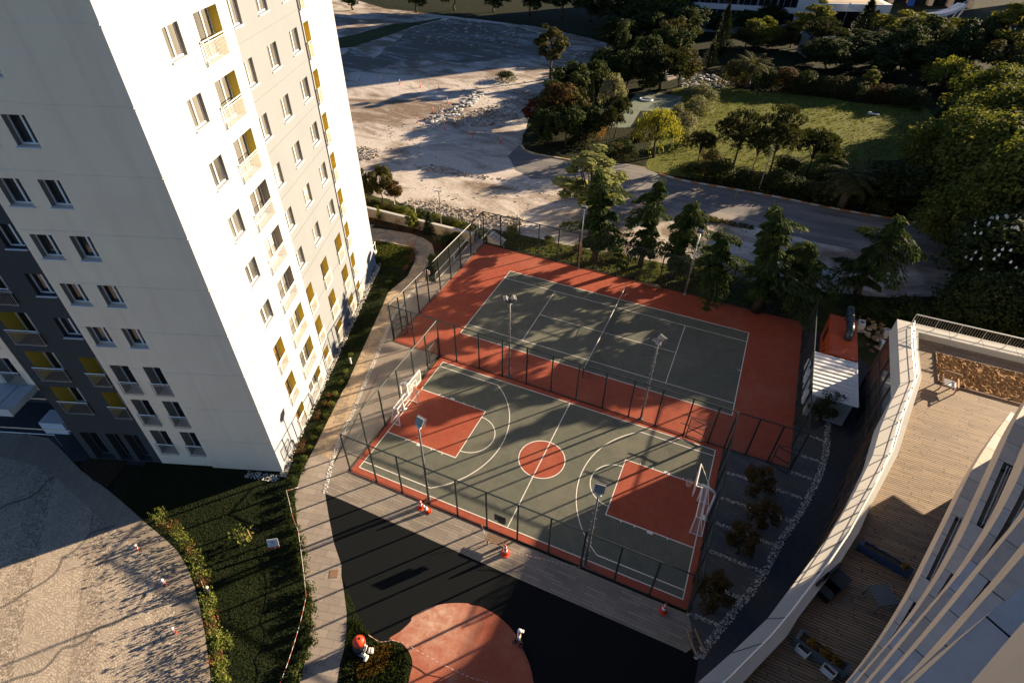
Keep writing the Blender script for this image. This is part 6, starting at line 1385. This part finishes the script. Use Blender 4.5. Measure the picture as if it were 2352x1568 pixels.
for (b, t, lab) in [((523, 1310), (625, 1000), 'pale leaning lamp pole by the kerb under the stone pines')]:
    B = q(3, *b); root = thing('street_lamp', g(B), lab, 'street lamp'); hh = hgt(B, q(3, *t)); mb = MB(); mb.tube([(0, 0, 0), (.1, .5, hh)], [.07, .05], 7); mb.build('lamp_pole', M['steel'], root, True); mb = MB(); mb.box((.1, .35, hh), (.18, .5, .08)); mb.build('lamp_head', M['lamp_grey'], root, True)
def bar_rail(label, pts, h, n, mat='white_metal', group=None):
    root = thing('ramp_railing', pts[0], label, 'railing', group); pts = [V(p) for p in pts]; up = V((0, 0, h))
    for a, b in zip(pts, pts[1:]):
        mb = MB(); mb.beam(a+up, b+up, .07, .05); mb.build('hand_rail', M[mat], root); mb = MB(); mb.beam(a+V((0, 0, .15)), b+V((0, 0, .15)), .035); mb.build('lower_rail', M[mat], root)
        k = int((b-a).length/.16); mb = MB()
        for i in range(1, k): p = a.lerp(b, i/k); mb.beam(p+V((0, 0, .15)), p+up, .016)
        mb.build('baluster', M['lamp_grey'], root)
    for p in pts: mb = MB(); mb.beam(p, p+up, .055); mb.build('rail_post', M[mat], root)
    return root
RG = 'white railings of the ramp and stair'
a, b, c = ZB(1245, 1215), ZB(1780, 620), ZB(1890, 500)
bar_rail('long white railing along the ramp beside the tennis fence', [(*a, 0), (*((a[0]+b[0])/2, (a[1]+b[1])/2), .0), (*b, 0), (*c, 0)], 1.0, 3, 'white_metal', RG)
a, b, c = ZB(1925, 500), ZB(2090, 535), ZB(2290, 690)
bar_rail('grey railing turning down the stair behind the fence corner', [(*a, 0), (*b, 0), (*c, -.02)], .95, 3, 'steel', RG)
root = thing('stair', (-15.6, 9.9, 0), 'short concrete stair behind the tennis fence corner', 'stair')
for i in range(5): mb = MB(); mb.box((-16.3+.34*i, 10.25, .38-.08*i), (.34, 1.3, .8-.16*i)); mb.build('step', M['cap_stone'], root)
root = thing('warning_sign', (*ZB(1125, 1190), 0), 'small no entry style sign board on a post at the ramp foot', 'sign')
c = V((*ZB(1180, 1235), 0)); mb = MB(); mb.tube([root.location, root.location+V((0, 0, 1.3))], .03, 6); mb.build('sign_post', M['steel'], root); mb = MB(); o = root.location+V((-.3, .02, .85)); mb.obox(o, (.6, -.1, 0), (0, -.02, 0), (0, 0, .42)); bd = mb.build('sign_board', M['reflect'], root)
mb = MB()
for k in range(3): mb.obox(o+V((.06+.17*k, -.035-.02*k, .09)), (.12, -.02, 0), (0, -.012, 0), (0, 0, .24))
mb.build('red_lettering', M['cone'], bd)
# ------------------------------------------------------------------ bollards and delineators
def bollard(p, label, group, h=.6, red=True):
    root = thing('bollard', p, label, 'bollard', group); mb = MB(); mb.lathe((0, 0, 0), [(.065, 0), (.06, h*.8)], 10); mb.build('bollard_body', M['cone'] if red else M['reflect'], root, True)
    mb = MB(); mb.lathe((0, 0, 0), [(.064, h*.35), (.064, h*.6)], 10); mb.build('white_band', M['reflect'], root, True); mb = MB(); mb.lathe((0, 0, h*.8), [(.06, 0), (.09, .03), (.09, .08), (.03, .13)], 10); mb.build('bollard_cap', M['reflect'], root, True); return root
for p, lab in zip([(955, 650), (1140, 890), (1212, 1222)], ['red and white bollard at the upper cobble edge, nearest the tower shade', 'middle red and white bollard on the cobble edge', 'red and white bollard at the lower cobble edge']): bollard(g(q(7, *p)), lab, 'red bollards at the cobble edge')
bollard(g(zz(2002, 688, 1000, 1300, 5.227)), 'white bollard light on the tower planting strip', None, .7, False)
bollard(g(q(7, 1443, 935)), 'small pale ball light beside the gap in the shrub strip', None, .5, False)
for i, p in enumerate([(127, 556), (276, 562), (403, 583), (546, 603), (673, 625), (829, 650), (732, 712), (632, 778), (525, 848), (713, 893), (903, 943), (1097, 988)]):
    root = thing('delineator', g(q(2, *p)), ['by the shade edge nearest the tower', 'second from the tower on the pale slab edge', 'third along the pale slab edge', 'fourth along the pale slab edge', 'fifth along the pale slab edge', 'at the corner before the slab heap', 'just below the slab heap corner', 'left of the rubble heap', 'nearest the tower on the lower slab edge', 'below the rubble heap', 'on the shaded road bend', 'closest to the striped kerb'][i] and 'orange delineator post '+['by the shade edge nearest the tower', 'second from the tower on the pale slab edge', 'third along the pale slab edge', 'fourth along the pale slab edge', 'fifth along the pale slab edge', 'at the corner before the slab heap', 'just below the slab heap corner', 'left of the rubble heap', 'nearest the tower on the lower slab edge', 'below the rubble heap', 'on the shaded road bend', 'closest to the striped kerb'][i], 'delineator', 'orange delineator posts on the lot')
    mb = MB(); mb.lathe((0, 0, 0), [(.16, 0), (.15, .05), (.06, .07), (.055, .95), (.03, 1.0)], 8); b_ = mb.build('post_body', M['cone'], root, True); mb = MB(); mb.lathe((0, 0, 0), [(.062, .62), (.062, .74)], 8); mb.build('reflective_band', M['reflect'], b_, True); mb = MB(); mb.lathe((0, 0, 0), [(.062, .82), (.062, .9)], 8); mb.build('reflective_band', M['reflect'], b_, True)
# ------------------------------------------------------------------ container, shed and yard clutter
root = thing('orange_container', (18.85, 4.7, 0), 'orange steel generator container with a black pipe on its roof', 'container')
x0, x1, y0, y1, h = 17.83, 19.93, 1.95, 7.65, 2.6
mb = MB(); mb.obox((x0, y0, .12), (x1-x0, 0, 0), (0, y1-y0, 0), (0, 0, h-.12)); mb.build('body', M['orange_box'], root)
mb = MB()
for y in (3.4, 4.9, 6.3): mb.obox((x0-.01, y, h), (x1-x0+.02, 0, 0), (0, .05, 0), (0, 0, .025))
for x in (x0, x1-.06): mb.obox((x, y0+.004, h), (.06, 0, 0), (0, y1-y0-.008, 0), (0, 0, .02))
mb.build('roof_rib', M['orange_box'], root)
mb = MB(); r = random.Random(2)
for i in range(14): mb = MB(); mb.box((x0-.01, 2.4+.2*i, .7+.9*((i*5) % 7)/7), (.02, .12, .12)); mb.build('vent_hole', M['black'], root)
mb = MB(); mb.obox((x0-.012, 5.7, .8), (.012, 0, 0), (0, .9, 0), (0, 0, 1.4)); mb.build('vent', M['black'], root)
root = thing('roof_pipe', (19.1, 5.2, h), 'thick black exhaust pipe lying on the orange container', 'pipe')
mb = MB(); mb.tube(smooth_line([(19.15, 4.55, h+.05), (19.15, 4.5, h+.45), (19.15, 4.9, h+.72), (19.15, 5.6, h+.75), (19.15, 7.2, h+.75), (19.15, 8.0, h+.75)], 4), .33, 14); o = mb.build('pipe_body', M['pipe_grey'], root, smooth=True)
mb = MB()
for y in (5.6, 6.5, 7.4): mb.tube([(19.15, y-.04, h+.75), (19.15, y+.04, h+.75)], .36, 14)
mb.build('pipe_collar', M['black'], root); mb = MB()
for y in (5.2, 7.2): mb.beam((18.9, y, h+.02), (19.4, y, h+.02), .08); mb.beam((19.15, y, h+.02), (19.15, y, h+.45), .08)
mb.build('pipe_support', M['fence_green'], root)
root = thing('white_shed', (18.3, -.9, 0), 'white utility shed with a ribbed white sheet roof beside the orange container', 'shed')
sx0, sx1, sy0, sy1 = 16.75, 19.88, -3.45, 1.7
mb = MB(); mb.obox((sx0+.15, sy0+.35, 0), (sx1-sx0-.35, 0, 0), (0, sy1-sy0-.45, 0), (0, 0, 2.45)); mb.build('wall', M['grey_panel'], root)
mb = MB(); mb.obox((sx0, sy0, 2.55), (sx1-sx0, 0, -.04), (0, sy1-sy0, 0), (0, 0, .07)); rf = mb.build('roof', M['sheet'], root)
mb = MB()
for i in range(11): y = sy0+.18+i*.48; mb.obox((sx0+.02, y, 2.62), (sx1-sx0-.06, 0, -.04), (0, .07, 0), (0, 0, .05))
mb.obox((sx1-.05, sy0-.01, 2.5), (.08, 0, 0), (0, sy1-sy0+.02, 0), (0, 0, .14)); mb.obox((sx0-.02, sy0-.03, 2.5), (sx1-sx0+.02, 0, -.03), (0, .03, 0), (0, 0, .13)); mb.build('roof_rib', M['sheet'], rf)
mb = MB()
for i in range(4): mb.obox((sx0-.25, sy0+.5+i*1.25, .9), (.22, 0, 0), (0, .8, 0), (0, 0, .95))
mb.build('wall_unit', M['sheet'], root)
mb = MB(); mb.obox((sx0+.5, sy0+.33, .05), (.95, 0, 0), (0, .02, 0), (0, 0, 2.0)); mb.build('door', M['grey_box'], root)
for i, (p, s, z_, lab) in enumerate([((925, 375), (.55, .8, .9), .45, 'white cabinet unit standing behind the orange container'), ((1265, 640), (1.3, .6, .7), .35, 'white cooling unit against the terrace wall'), ((1240, 470), (.4, .5, .8), .4, 'small white box in the dark yard by the terrace corner')]):
    c = g(zz(*p, 3100, 1150, 3.1367), z_*2); root = thing('cabinet', (c.x, c.y, 0), lab, 'cabinet', None); mb = MB(); mb.box((0, 0, z_+.05), (s[0], s[1], s[2])); mb.build('housing', M['sheet'], root, True); mb = MB(); mb.lathe((0, 0, z_+s[2]/2+.05), [(min(s[0], s[1])*.36, 0), (min(s[0], s[1])*.36, .015)], 12); mb.build('fan_grille', M['lamp_grey'], root, True)
cz = gxy(zz(1060, 540, 3100, 1150, 3.1367)); r = random.Random(3); mb = MB()
for i in range(46): stone(mb, r, cz[0]+r.gauss(0, .5), cz[1]+r.gauss(0, 1.2), .05+.5*r.random(), r.uniform(.12, .4), .5)
tag(mb.build('scrap_boards', M['scrap']), kind='stuff')
# ------------------------------------------------------------------ on the terrace
root = thing('lounge_chair', g(q(6, 1815, 1105), 7.0), 'slatted wooden armchair with a pale cushion alone on the sunny deck', 'chair')
root.rotation_euler = (0, 0, -.12); W2 = .42
for i in range(6): mb = MB(); mb.box((0, -.35+.13*i, .36+.015*i), (.78, .09, .03)); mb.build('seat_slat', M['wood'], root, True)
for i in range(5): mb = MB(); mb.box((-.32+.16*i, .44+.03, .68), (.09, .035, .6)); mb.build('back_slat', M['wood'], root, True)
mb = MB(); mb.box((0, .45, .98), (.86, .06, .08)); mb.box((0, .42, .4), (.86, .06, .06)); mb.build('back_frame', M['wood'], root, True)
for sg in (-1, 1):
    mb = MB(); mb.box((sg*W2, .02, .62), (.09, .92, .04)); mb.build('armrest', M['wood_pale'], root, True)
    for y in (-.38, .42): mb = MB(); mb.box((sg*W2, y, .3), (.06, .06, .6)); mb.build('leg', M['wood'], root, True)
mb = MB(); mb.box((0, -.02, .45), (.7, .62, .1)); mb.build('cushion', M['cushion'], root, True)
def planter(label, pts, h, mat, plants, group='deck planters'):
    """pts: four deck corners"""
    c = sum((V((*p, 0)) for p in pts), V((0, 0, 0)))/4; root = thing('planter_box', (c.x, c.y, 7.0), label, 'planter', group); inn = [(c.x+(p[0]-c.x)*.86, c.y+(p[1]-c.y)*.86) for p in pts]
    k = len(pts); mb = MB(); ar = sum(pts[i][0]*pts[(i+1) % k][1]-pts[(i+1) % k][0]*pts[i][1] for i in range(k))
    if ar < 0: pts, inn = pts[::-1], inn[::-1]
    for i in range(k):
        a, b, ai, bi = pts[i], pts[(i+1) % k], inn[i], inn[(i+1) % k]; mb.quad((*a, 7.0), (*b, 7.0), (*b, 7+h), (*a, 7+h)); mb.quad((*a, 7+h), (*b, 7+h), (*bi, 7+h), (*ai, 7+h)); mb.quad((*ai, 7+h), (*bi, 7+h), (*bi, 7+h-.15), (*ai, 7+h-.15))
    mb.build('box', M[mat], root); mb = MB(); mb.poly(inn, 7+h-.12); mb.build('soil', M['earth'], root)
    for (t, s) in plants:
        p = V((*inn[0], 7+h-.12)).lerp(V((*inn[1], 7+h-.12)), t).lerp(V((*inn[3], 7+h-.12)).lerp(V((*inn[2], 7+h-.12)), t), .5); mb = MB(); r = random.Random(int(t*100))
        clump_cloud(mb, r, p+V((0, 0, s*.6)), s, 90, .08, .14); mb.build('plant', L['orange'], root)
D9 = lambda *pts: [gxy(q(9, *p), 7.5) for p in pts]
planter('long dark blue planter across the shaded deck', D9((1240, 580), (1595, 785), (1575, 815), (1215, 610)), .55, 'blue_box', [(.92, .2)])
planter('long pale grey planter with three yellowish plants on the dark deck', D9((815, 1195), (1165, 1455), (1130, 1510), (770, 1255)), .55, 'grey_box', [(.25, .25), (.55, .27), (.8, .27)])
root = thing('side_table', g(q(9, 1335, 1010), 7.0), 'grey square table alone in the middle of the dark deck', 'table'); root.rotation_euler = (0, 0, .55)
mb = MB(); mb.box((0, 0, .72), (.95, .95, .05)); mb.build('table_top', M['grey_box'], root, True)
for sx in (-1, 1):
    for sy in (-1, 1): mb = MB(); mb.box((sx*.42, sy*.42, .35), (.06, .06, .7)); mb.build('leg', M['lamp_grey'], root, True)
for i, p in enumerate([((765, 1335), (845, 1405)), ((940, 1475), (1025, 1550))]):
    A, B = V((*gxy(q(9, *p[0]), 7.0), 7.0)), V((*gxy(q(9, *p[1]), 7.0), 7.0)); d = B-A; n = V((-d.y, d.x, 0)).normalized()*.3; root = thing('trough_planter', A, ['narrow white edged trough on the deck behind the grey planter', 'second narrow white edged trough close to the tower'][i], 'planter', 'narrow deck troughs')
    mb = MB()
    for o, e, w in ((A, d, n*.12), (A+n, d, n*-.12)): mb.obox(o, e, w, (0, 0, .35))
    u = d.normalized()*.035; mb.obox(A, u, n, (0, 0, .352)); mb.obox(B, -u, n, (0, 0, .352)); mb.build('trough_edge', M['sill'], root); mb = MB(); mb.quad(A+V((0, 0, .2)), A+d+V((0, 0, .2)), A+d+n+V((0, 0, .2)), A+n+V((0, 0, .2))); mb.build('soil', M['earth'], root)
for i, p in enumerate([(1060, 860), (1000, 910)]):
    c = g(q(9, *p), 7.4); root = thing('sofa', (c.x, c.y, 7.0), ['black outdoor sofa pushed against the parapet in shade', 'second black outdoor seat beside the shaded sofa'][i], 'sofa', 'black deck seats'); root.rotation_euler = (0, 0, 1.02)
    mb = MB(); mb.box((0, 0, .2), (1.3 if i == 0 else .9, .8, .4)); mb.build('seat', M['black'], root, True); mb = MB(); mb.box((0, .35, .5), (1.3 if i == 0 else .9, .12, .5)); mb.build('backrest', M['black'], root, True)
# ------------------------------------------------------------------ the far edge: office, pavilion, ramp bridge, hut, cars
def far_build(name, label, cat='building'):
    return thing(name, (0, 0, 0), label, cat)
a0 = V((*gxy(q(3, -420, 95)), 0)); a1 = V((*gxy(q(3, 752, 170)), 0)); d = (a1-a0); n = V((-d.y, d.x, 0)).normalized(); Ld = d.length; d.normalize()
root = thing('office_building', a1, 'long white office block with dark ribbon windows at the park edge', 'office building')
fh = 3.6; mb = MB(); NF = 13
for k in range(NF):
    z0 = k*fh; mb.obox(a0+V((0, 0, z0+2.4)), d*Ld, n*16, V((0, 0, 1.2))); 
mb.obox(a1-d*.001, d*8.5, n*16, V((0, 0, NF*fh))); mb.build('wall', M['office_white'], root)
for k in range(NF):
    mb = MB(); mb.obox(a0+n*.5+V((0, 0, k*fh)), d*Ld, n*15, V((0, 0, 2.4))); w = mb.build('window_band', M['pane'], root); mb = MB()
    for i in range(int(Ld/1.6)): mb.obox(a0+n*.42+d*(i*1.6)+V((0, 0, k*fh)), d*(.5 if i % 3 == 0 else .12), n*.06, V((0, 0, 2.4)))
    mb.build('mullion', M['office_grey'], w)
p0 = g(q(3, 940, 225)); p1 = g(q(3, 1370, 235)); d2 = (p1-p0); L2 = d2.length; d2.normalize(); n2_ = V((-d2.y, d2.x, 0))
root = thing('pavilion', p0, 'white pavilion with a slanted tan roof and dark recessed front', 'pavilion')
mb = MB(); mb.obox(p0+V((0, 0, 4.6)), d2*L2, n2_*14, V((0, 0, 1.6))); mb.obox(p1-d2*4+n2_*.004, d2*3.996, n2_*13.99, V((0, 0, 4.6))); mb.build('wall', M['office_white'], root); mb = MB(); mb.obox(p0+n2_*2+d2*.5, d2*(L2-5), n2_*11, V((0, 0, 4.6))); mb.build('glass_front', M['pane'], root)
mb = MB(); a_, b_, c_, e_ = p0+n2_*.8+V((0, 0, 6.25)), p0+d2*(L2*.9)+n2_*.8+V((0, 0, 6.25)), p0+d2*(L2*.9)+n2_*14+V((0, 0, 6.6)), p0+n2_*14+V((0, 0, 8.2)); mb.quad(a_, b_, c_, e_); mb.quad(p0+n2_*14+V((0, 0, 6.2)), e_, c_, p0+d2*(L2*.9)+n2_*14+V((0, 0, 6.2))); mb.build('roof', M['tan_roof'], root)
root = thing('flag', g(q(3, 1075, 245)), 'small white flag hanging from a thin pole before the pavilion', 'flag'); mb = MB(); mb.tube([(0, 0, 0), (0, 0, 7)], .05, 6); mb.build('flag_pole', M['steel'], root, True); mb = MB()
for i in range(6): mb.quad((.2*i, .05*sin(i), 6.9-.12*i), (.2*i+.2, .05*sin(i+1), 6.9-.12*(i+1)), (.2*i+.2, .05*sin(i+1), 6.0-.12*(i+1)), (.2*i, .05*sin(i), 6.0-.12*i))
mb.build('cloth', M['reflect'], root, True)
h0 = g(q(3, 850, 400)); h1 = g(q(3, 1075, 400)); d3 = h1-h0; L3 = d3.length; d3.normalize(); n3 = V((-d3.y, d3.x, 0))
root = thing('park_hut', h0, 'shaded park hut with a flat grey roof among the dark trees', 'hut'); mb = MB(); mb.obox(h0, d3*L3, n3*5, V((0, 0, 3.6))); mb.build('wall', M['stone_wall_d'], root); mb = MB(); mb.obox(h0-d3*.3-n3*.3+V((0, 0, 3.6)), d3*(L3+.6), n3*5.6, V((0, 0, .25))); mb.obox(h0+d3*.1+V((0, 0, 3.85)), d3*.2, n3*5, V((0, 0, .3))); mb.build('roof', M['office_grey'], root); mb = MB(); mb.obox(h0+d3*(L3*.4)-n3*.03, d3*1.0, n3*.05, V((0, 0, 2.1))); mb.build('door', M['black'], root)
root = thing('ramp_bridge', g(q(3, 1700, 180)), 'curved white footbridge ramp with slanted struts', 'footbridge')
rp = [tuple(g(q(3, x, y), z)) for x, y, z in ((1640, 125, 3.0), (1730, 122, 3.1), (1820, 110, 3.3), (1890, 85, 3.6), (1950, 50, 4.0))]
mb = MB()
for a, b in zip(smooth_line(rp, 3), smooth_line(rp, 3)[1:]): A, B = V(a), V(b); nn = V((-(B-A).y, (B-A).x, 0)).normalized()*2.2; mb.obox(A, B-A, nn, V((0, 0, .7)))
mb.build('ramp_deck', M['office_white'], root)
for a in rp[1:]: mb = MB(); A = V(a); mb.beam((A.x-1.2, A.y, 0), A, .45, .3); mb.build('strut', M['office_white'], root)
mb = MB(); mb.tube([V(a)+V((0, 0, 1.6)) for a in rp], .07, 5)
for a in rp: mb.beam(V(a)+V((0, 0, .6)), V(a)+V((0, 0, 1.6)), .08)
mb.build('hand_rail', M['steel'], root)
f0 = g(q(3, 1290, 15)); f1 = g(q(3, 1990, 60)); d4 = f1-f0; L4 = d4.length; d4.normalize(); n4 = V((-d4.y, d4.x, 0))
root = thing('beige_building', f0, 'beige building with tall pillars at the far edge', 'building'); mb = MB(); mb.obox(f0+n4*1.5, d4*L4, n4*14, V((0, 0, 9))); mb.build('wall', M['tan_roof'], root)
for i in range(6): mb = MB(); mb.obox(f0+d4*(L4*i/5.2), d4*1.1, n4*1.3, V((0, 0, 9))); mb.build('pillar', M['tan_wall'], root)
for i in range(5): mb = MB(); mb.obox(f0+d4*(L4*(i+.32)/5.2)+n4*1.44, d4*(L4/5.2*.6), n4*.1, V((0, 0, 3.2))); mb.build('window', M['pane'], root)
def car(loc, rz, mat, label):
    root = thing('parked_car', loc, label, 'car', 'cars parked by the office'); root.rotation_euler = (0, 0, rz); mb = MB(); prof = [(-2.1, .35), (-2.1, .75), (-1.9, .9), (-1.2, .95), (-.6, 1.42), (.8, 1.45), (1.5, 1.0), (2.05, .85), (2.15, .35)]
    mb.add([(x, -.85, z) for x, z in prof]+[(x, .85, z) for x, z in prof], [tuple(range(9)), tuple(range(17, 8, -1))]+[(i+1, i, i+9, i+10) for i in range(8)]+[(0, 8, 17, 9)]); mb.build('body', M[mat], root, True)
    mb = MB()
    for s in (-1, 1): mb.add([(-1.05, s*.856, .98), (-.58, s*.856, 1.36), (.75, s*.856, 1.38), (1.3, s*.856, 1.0)], [(0, 1, 2, 3)])
    mb.add([(-1.18, -.75, .99), (-1.18, .75, .99), (-.64, .7, 1.40), (-.64, -.7, 1.40)], [(0, 1, 2, 3)]); mb.build('window', M['pane'], root, True)
    for x in (-1.3, 1.35):
        for s in (-1, 1): mb = MB(); mb.tube([(x, s*.7, .32), (x, s*.9, .32)], .32, 12); mb.build('wheel', M['black'], root, True)
car(g(q(3, 622, 222)), .2, 'car_red', 'red car parked before the office between the trees'); car(g(q(3, 690, 222)), .2, 'car_grey', 'grey car parked right of the red car'); car(g(q(3, 125, 190)), .2, 'car_white', 'pale car parked near the office corner lawn'); car(g(q(3, 2290, 250)), .9, 'car_white', 'pale car half hidden under the tallest tree')
mb = MB(); c = g(q(3, 1563, 45)); mb.box((c.x, c.y, .9), (1.6, 1.2, 1.6)); mb.box((c.x, c.y, 1.8), (1.8, 1.4, .2)); tag(mb.build('blue_bin', M['blue_bin']), 'bright blue bin in front of the beige building pillars', 'bin')
c = g(q(3, 1318, 795)); mb = MB(); mb.obox(c+V((-.9, -.2, .05)), (1.7, .25, 0), (-.1, .5, 0), (0, 0, .16)); mb.obox(c+V((-.9, -.2, .215)), (.5, .08, 0), (-.1, .5, 0), (0, 0, .2)); tag(mb.build('white_board', M['sheet']), 'white board lying on the shaded edge of the meadow', 'board')
root = thing('white_ring', g(q(2, 2100, 690)), 'white ring lying on the pale green sport pad', 'ring'); mb = MB(); mb.tube([(1.1*cos(a), .8*sin(a), .12) for a in [2*pi*i/20 for i in range(21)]], .14, 6); mb.build('ring', M['reflect'], root, True)
# far occluders: unseen blocks added out of view to hold back low sky light
def block(label, x, y, rz, w, d, h):
    root = thing('unseen_sky_blocker', (x, y, 0), label, 'building', 'unseen blocks added to cut low sky light'); root.rotation_euler = (0, 0, rz); mb = MB(); mb.box((0, 0, h/2), (w, d, h)); mb.box((0, 0, h+.3), (w+.6, d+.6, .6)); mb.build('wall', M['tan_roof'], root, True); mb = MB()
    for k in range(int(h/3.2)):
        for i in range(int(w/4)):
            for s in (-1, 1): mb.box((-w/2+2+4*i, s*(d/2+.02), 1.8+3.2*k), (1.6, .06, 1.5))
    mb.build('window', M['pane'], root, True)
for a in SKY_BLOCKERS: block(*a)
# ------------------------------------------------------------------ seated play figure with barrier tape
c = g(zz(640, 1290, 1350, 2400, 7.84)); root = thing('play_figure', c, 'red domed play figure with dark body, white straps and pale bolster limbs', 'play figure')
mb = MB(); mb.lathe((-.35, .1, 0), [(.5, 0), (.58, .2), (.55, .55), (.45, .8)], 14); mb.build('dark_body', M['black'], root, True, True)
mb = MB(); root.scale = (.68, .68, .68); mb.lathe((-.4, .22, .8), [(.42, 0), (.5, .12), (.5, .32), (.42, .48), (.22, .58), (.08, .6)], 18); hd = mb.build('red_dome', M['cone'], root, True, True)
mb = MB(); mb.lathe((-.38, .34, 1.36), [(.09, 0), (.1, .05), (.05, .06)], 10); mb.build('dome_opening', M['black'], hd, True)
for o in (0, .17): mb = MB(); mb.tube([(.1+o, .3, .85), (.14+o, .05, .7), (.05+o, -.25, .35), (-.15+o, -.42, .06)], .05, 6); mb.build('white_strap', M['reflect'], root, True, True)
for a, b in (((.35, .42, .2), (.52, .02, .2)), ((.52, .48, .22), (.72, .08, .2)), ((.3, -.1, .2), (.28, -.42, .16)), ((.52, -.12, .2), (.52, -.62, .14))):
    mb = MB(); A, B = V(a), V(b); mb.tube([A, A.lerp(B, .12), A.lerp(B, .88), B], [.09, .14, .14, .08], 10); mb.build('bolster', M['cushion'], root, True, True)
# ------------------------------------------------------------------ the person in the white cap
def skin_mesh(name, joints, bones, mat, parent, sub=1):
    me = bpy.data.meshes.new(name); me.from_pydata([j[0] for j in joints], bones, []); o = bpy.data.objects.new(name, me); COL.objects.link(o)
    md = o.modifiers.new('s', 'SKIN'); 
    for i, j in enumerate(joints): me.skin_vertices[0].data[i].radius = (j[1], j[2] if len(j) > 2 else j[1])
    me.skin_vertices[0].data[0].use_root = True; sb = o.modifiers.new('d', 'SUBSURF'); sb.levels = sb.render_levels = sub
    dg = bpy.context.evaluated_depsgraph_get(); m2 = bpy.data.meshes.new_from_object(o.evaluated_get(dg)); bpy.data.objects.remove(o)
    m2.materials.clear(); m2.materials.append(mat); m2.polygons.foreach_set('use_smooth', [True]*len(m2.polygons)); o = bpy.data.objects.new(name, m2); COL.objects.link(o); o.parent = parent; return o
pr = thing('person', g(q(8, 1222, 1300)), 'person in a white cap, white top and dark trousers walking by the red pad', 'person'); pr.rotation_euler = (0, 0, -1.2)
J = [((0, 0, .95), .15, .11), ((0, .01, 1.15), .14, .10), ((0, 0, 1.36), .17, .11), ((0, .02, 1.48), .06), ((0, .05, 1.60), .085, .10), ((0, .06, 1.70), .075, .085),
 ((.19, 0, 1.40), .06), ((.25, .02, 1.14), .045), ((.24, .14, .92), .035), ((.24, .17, .84), .035, .02), ((-.19, 0, 1.40), .06), ((-.25, -.06, 1.14), .045), ((-.25, -.06, .90), .035), ((-.25, -.05, .82), .035, .02),
 ((.09, 0, .88), .095), ((.10, .13, .50), .065), ((.10, .06, .09), .042), ((.10, .2, .04), .045, .03), ((-.09, 0, .88), .095), ((-.10, -.06, .50), .065), ((-.10, -.28, .14), .042), ((-.10, -.2, .04), .045, .03)]
BN = [(0, 1), (1, 2), (2, 3), (3, 4), (4, 5), (2, 6), (6, 7), (7, 8), (8, 9), (2, 10), (10, 11), (11, 12), (12, 13), (0, 14), (14, 15), (15, 16), (16, 17), (0, 18), (18, 19), (19, 20), (20, 21)]
for hx, hy, hz, sg in ((.24, .17, .84, 1), (-.25, -.05, .82, -1)):
    b0 = len(J)-0
    root_i = 9 if sg > 0 else 13
    for k, ln in enumerate((.075, .085, .08, .065)):
        J += [((hx, hy-.028+.018*k, hz-.045), .0095), ((hx-.008*sg, hy-.028+.018*k+.01, hz-.045-ln), .008)]; BN += [(root_i, len(J)-2), (len(J)-2, len(J)-1)]
    J += [((hx-.012*sg, hy+.045, hz-.015), .011), ((hx-.015*sg, hy+.06, hz-.06), .009)]; BN += [(root_i, len(J)-2), (len(J)-2, len(J)-1)]
skin_mesh('body', J, BN, M['skin'], pr)
skin_mesh('shirt', [((0, 0, .93), .165, .125), ((0, .01, 1.15), .155, .115), ((0, 0, 1.37), .185, .125), ((.2, 0, 1.40), .075), ((.245, .01, 1.2), .062), ((-.2, 0, 1.40), .075), ((-.245, -.04, 1.2), .062)], [(0, 1), (1, 2), (2, 3), (3, 4), (2, 5), (5, 6)], M['cushion'], pr)
skin_mesh('trousers', [((0, 0, .95), .16, .12), ((.09, 0, .86), .108), ((.10, .13, .50), .08), ((.10, .06, .12), .06), ((-.09, 0, .86), .108), ((-.10, -.06, .50), .08), ((-.10, -.27, .17), .06)], [(0, 1), (1, 2), (2, 3), (0, 4), (4, 5), (5, 6)], M['black'], pr)
mb = MB(); mb.lathe((0, .05, 1.68), [(.108, 0), (.112, .04), (.095, .09), (.05, .12), (.01, .125)], 14); mb.obox((-.08, .13, 1.685), (.16, 0, 0), (0, .12, -.02), (0, 0, .012)); mb.build('cap', M['reflect'], pr, True, True)
mb = MB()
for s in (-1, 1): mb.lathe((s*.034, .145, 1.615), [(.004, -.008), (.011, 0), (.004, .008)], 6)
mb.build('eye', M['black'], pr, True); mb = MB(); mb.obox((-.012, .145, 1.57), (.024, 0, 0), (0, .03, 0), (0, 0, .045)); mb.obox((-.025, .142, 1.535), (.05, 0, 0), (0, .012, 0), (0, 0, .012)); mb.build('face_feature', M['skin'], pr, True)
for s in (-1, 1): mb = MB(); mb.obox((s*.088-.008, .035, 1.575), (.016, 0, 0), (0, .03, 0), (0, 0, .055)); mb.build('ear', M['skin'], pr, True)
mb = MB(); mb.lathe((0, .03, 1.60), [(.093, 0), (.104, .06), (.1, .1)], 12); mb.build('hair', M['bark'], pr, True, True)
for p in ((.10, .15, .03), (-.10, -.22, .035)): mb = MB(); mb.box(p, (.09, .26, .06)); mb.build('shoe', M['black'], pr, True)
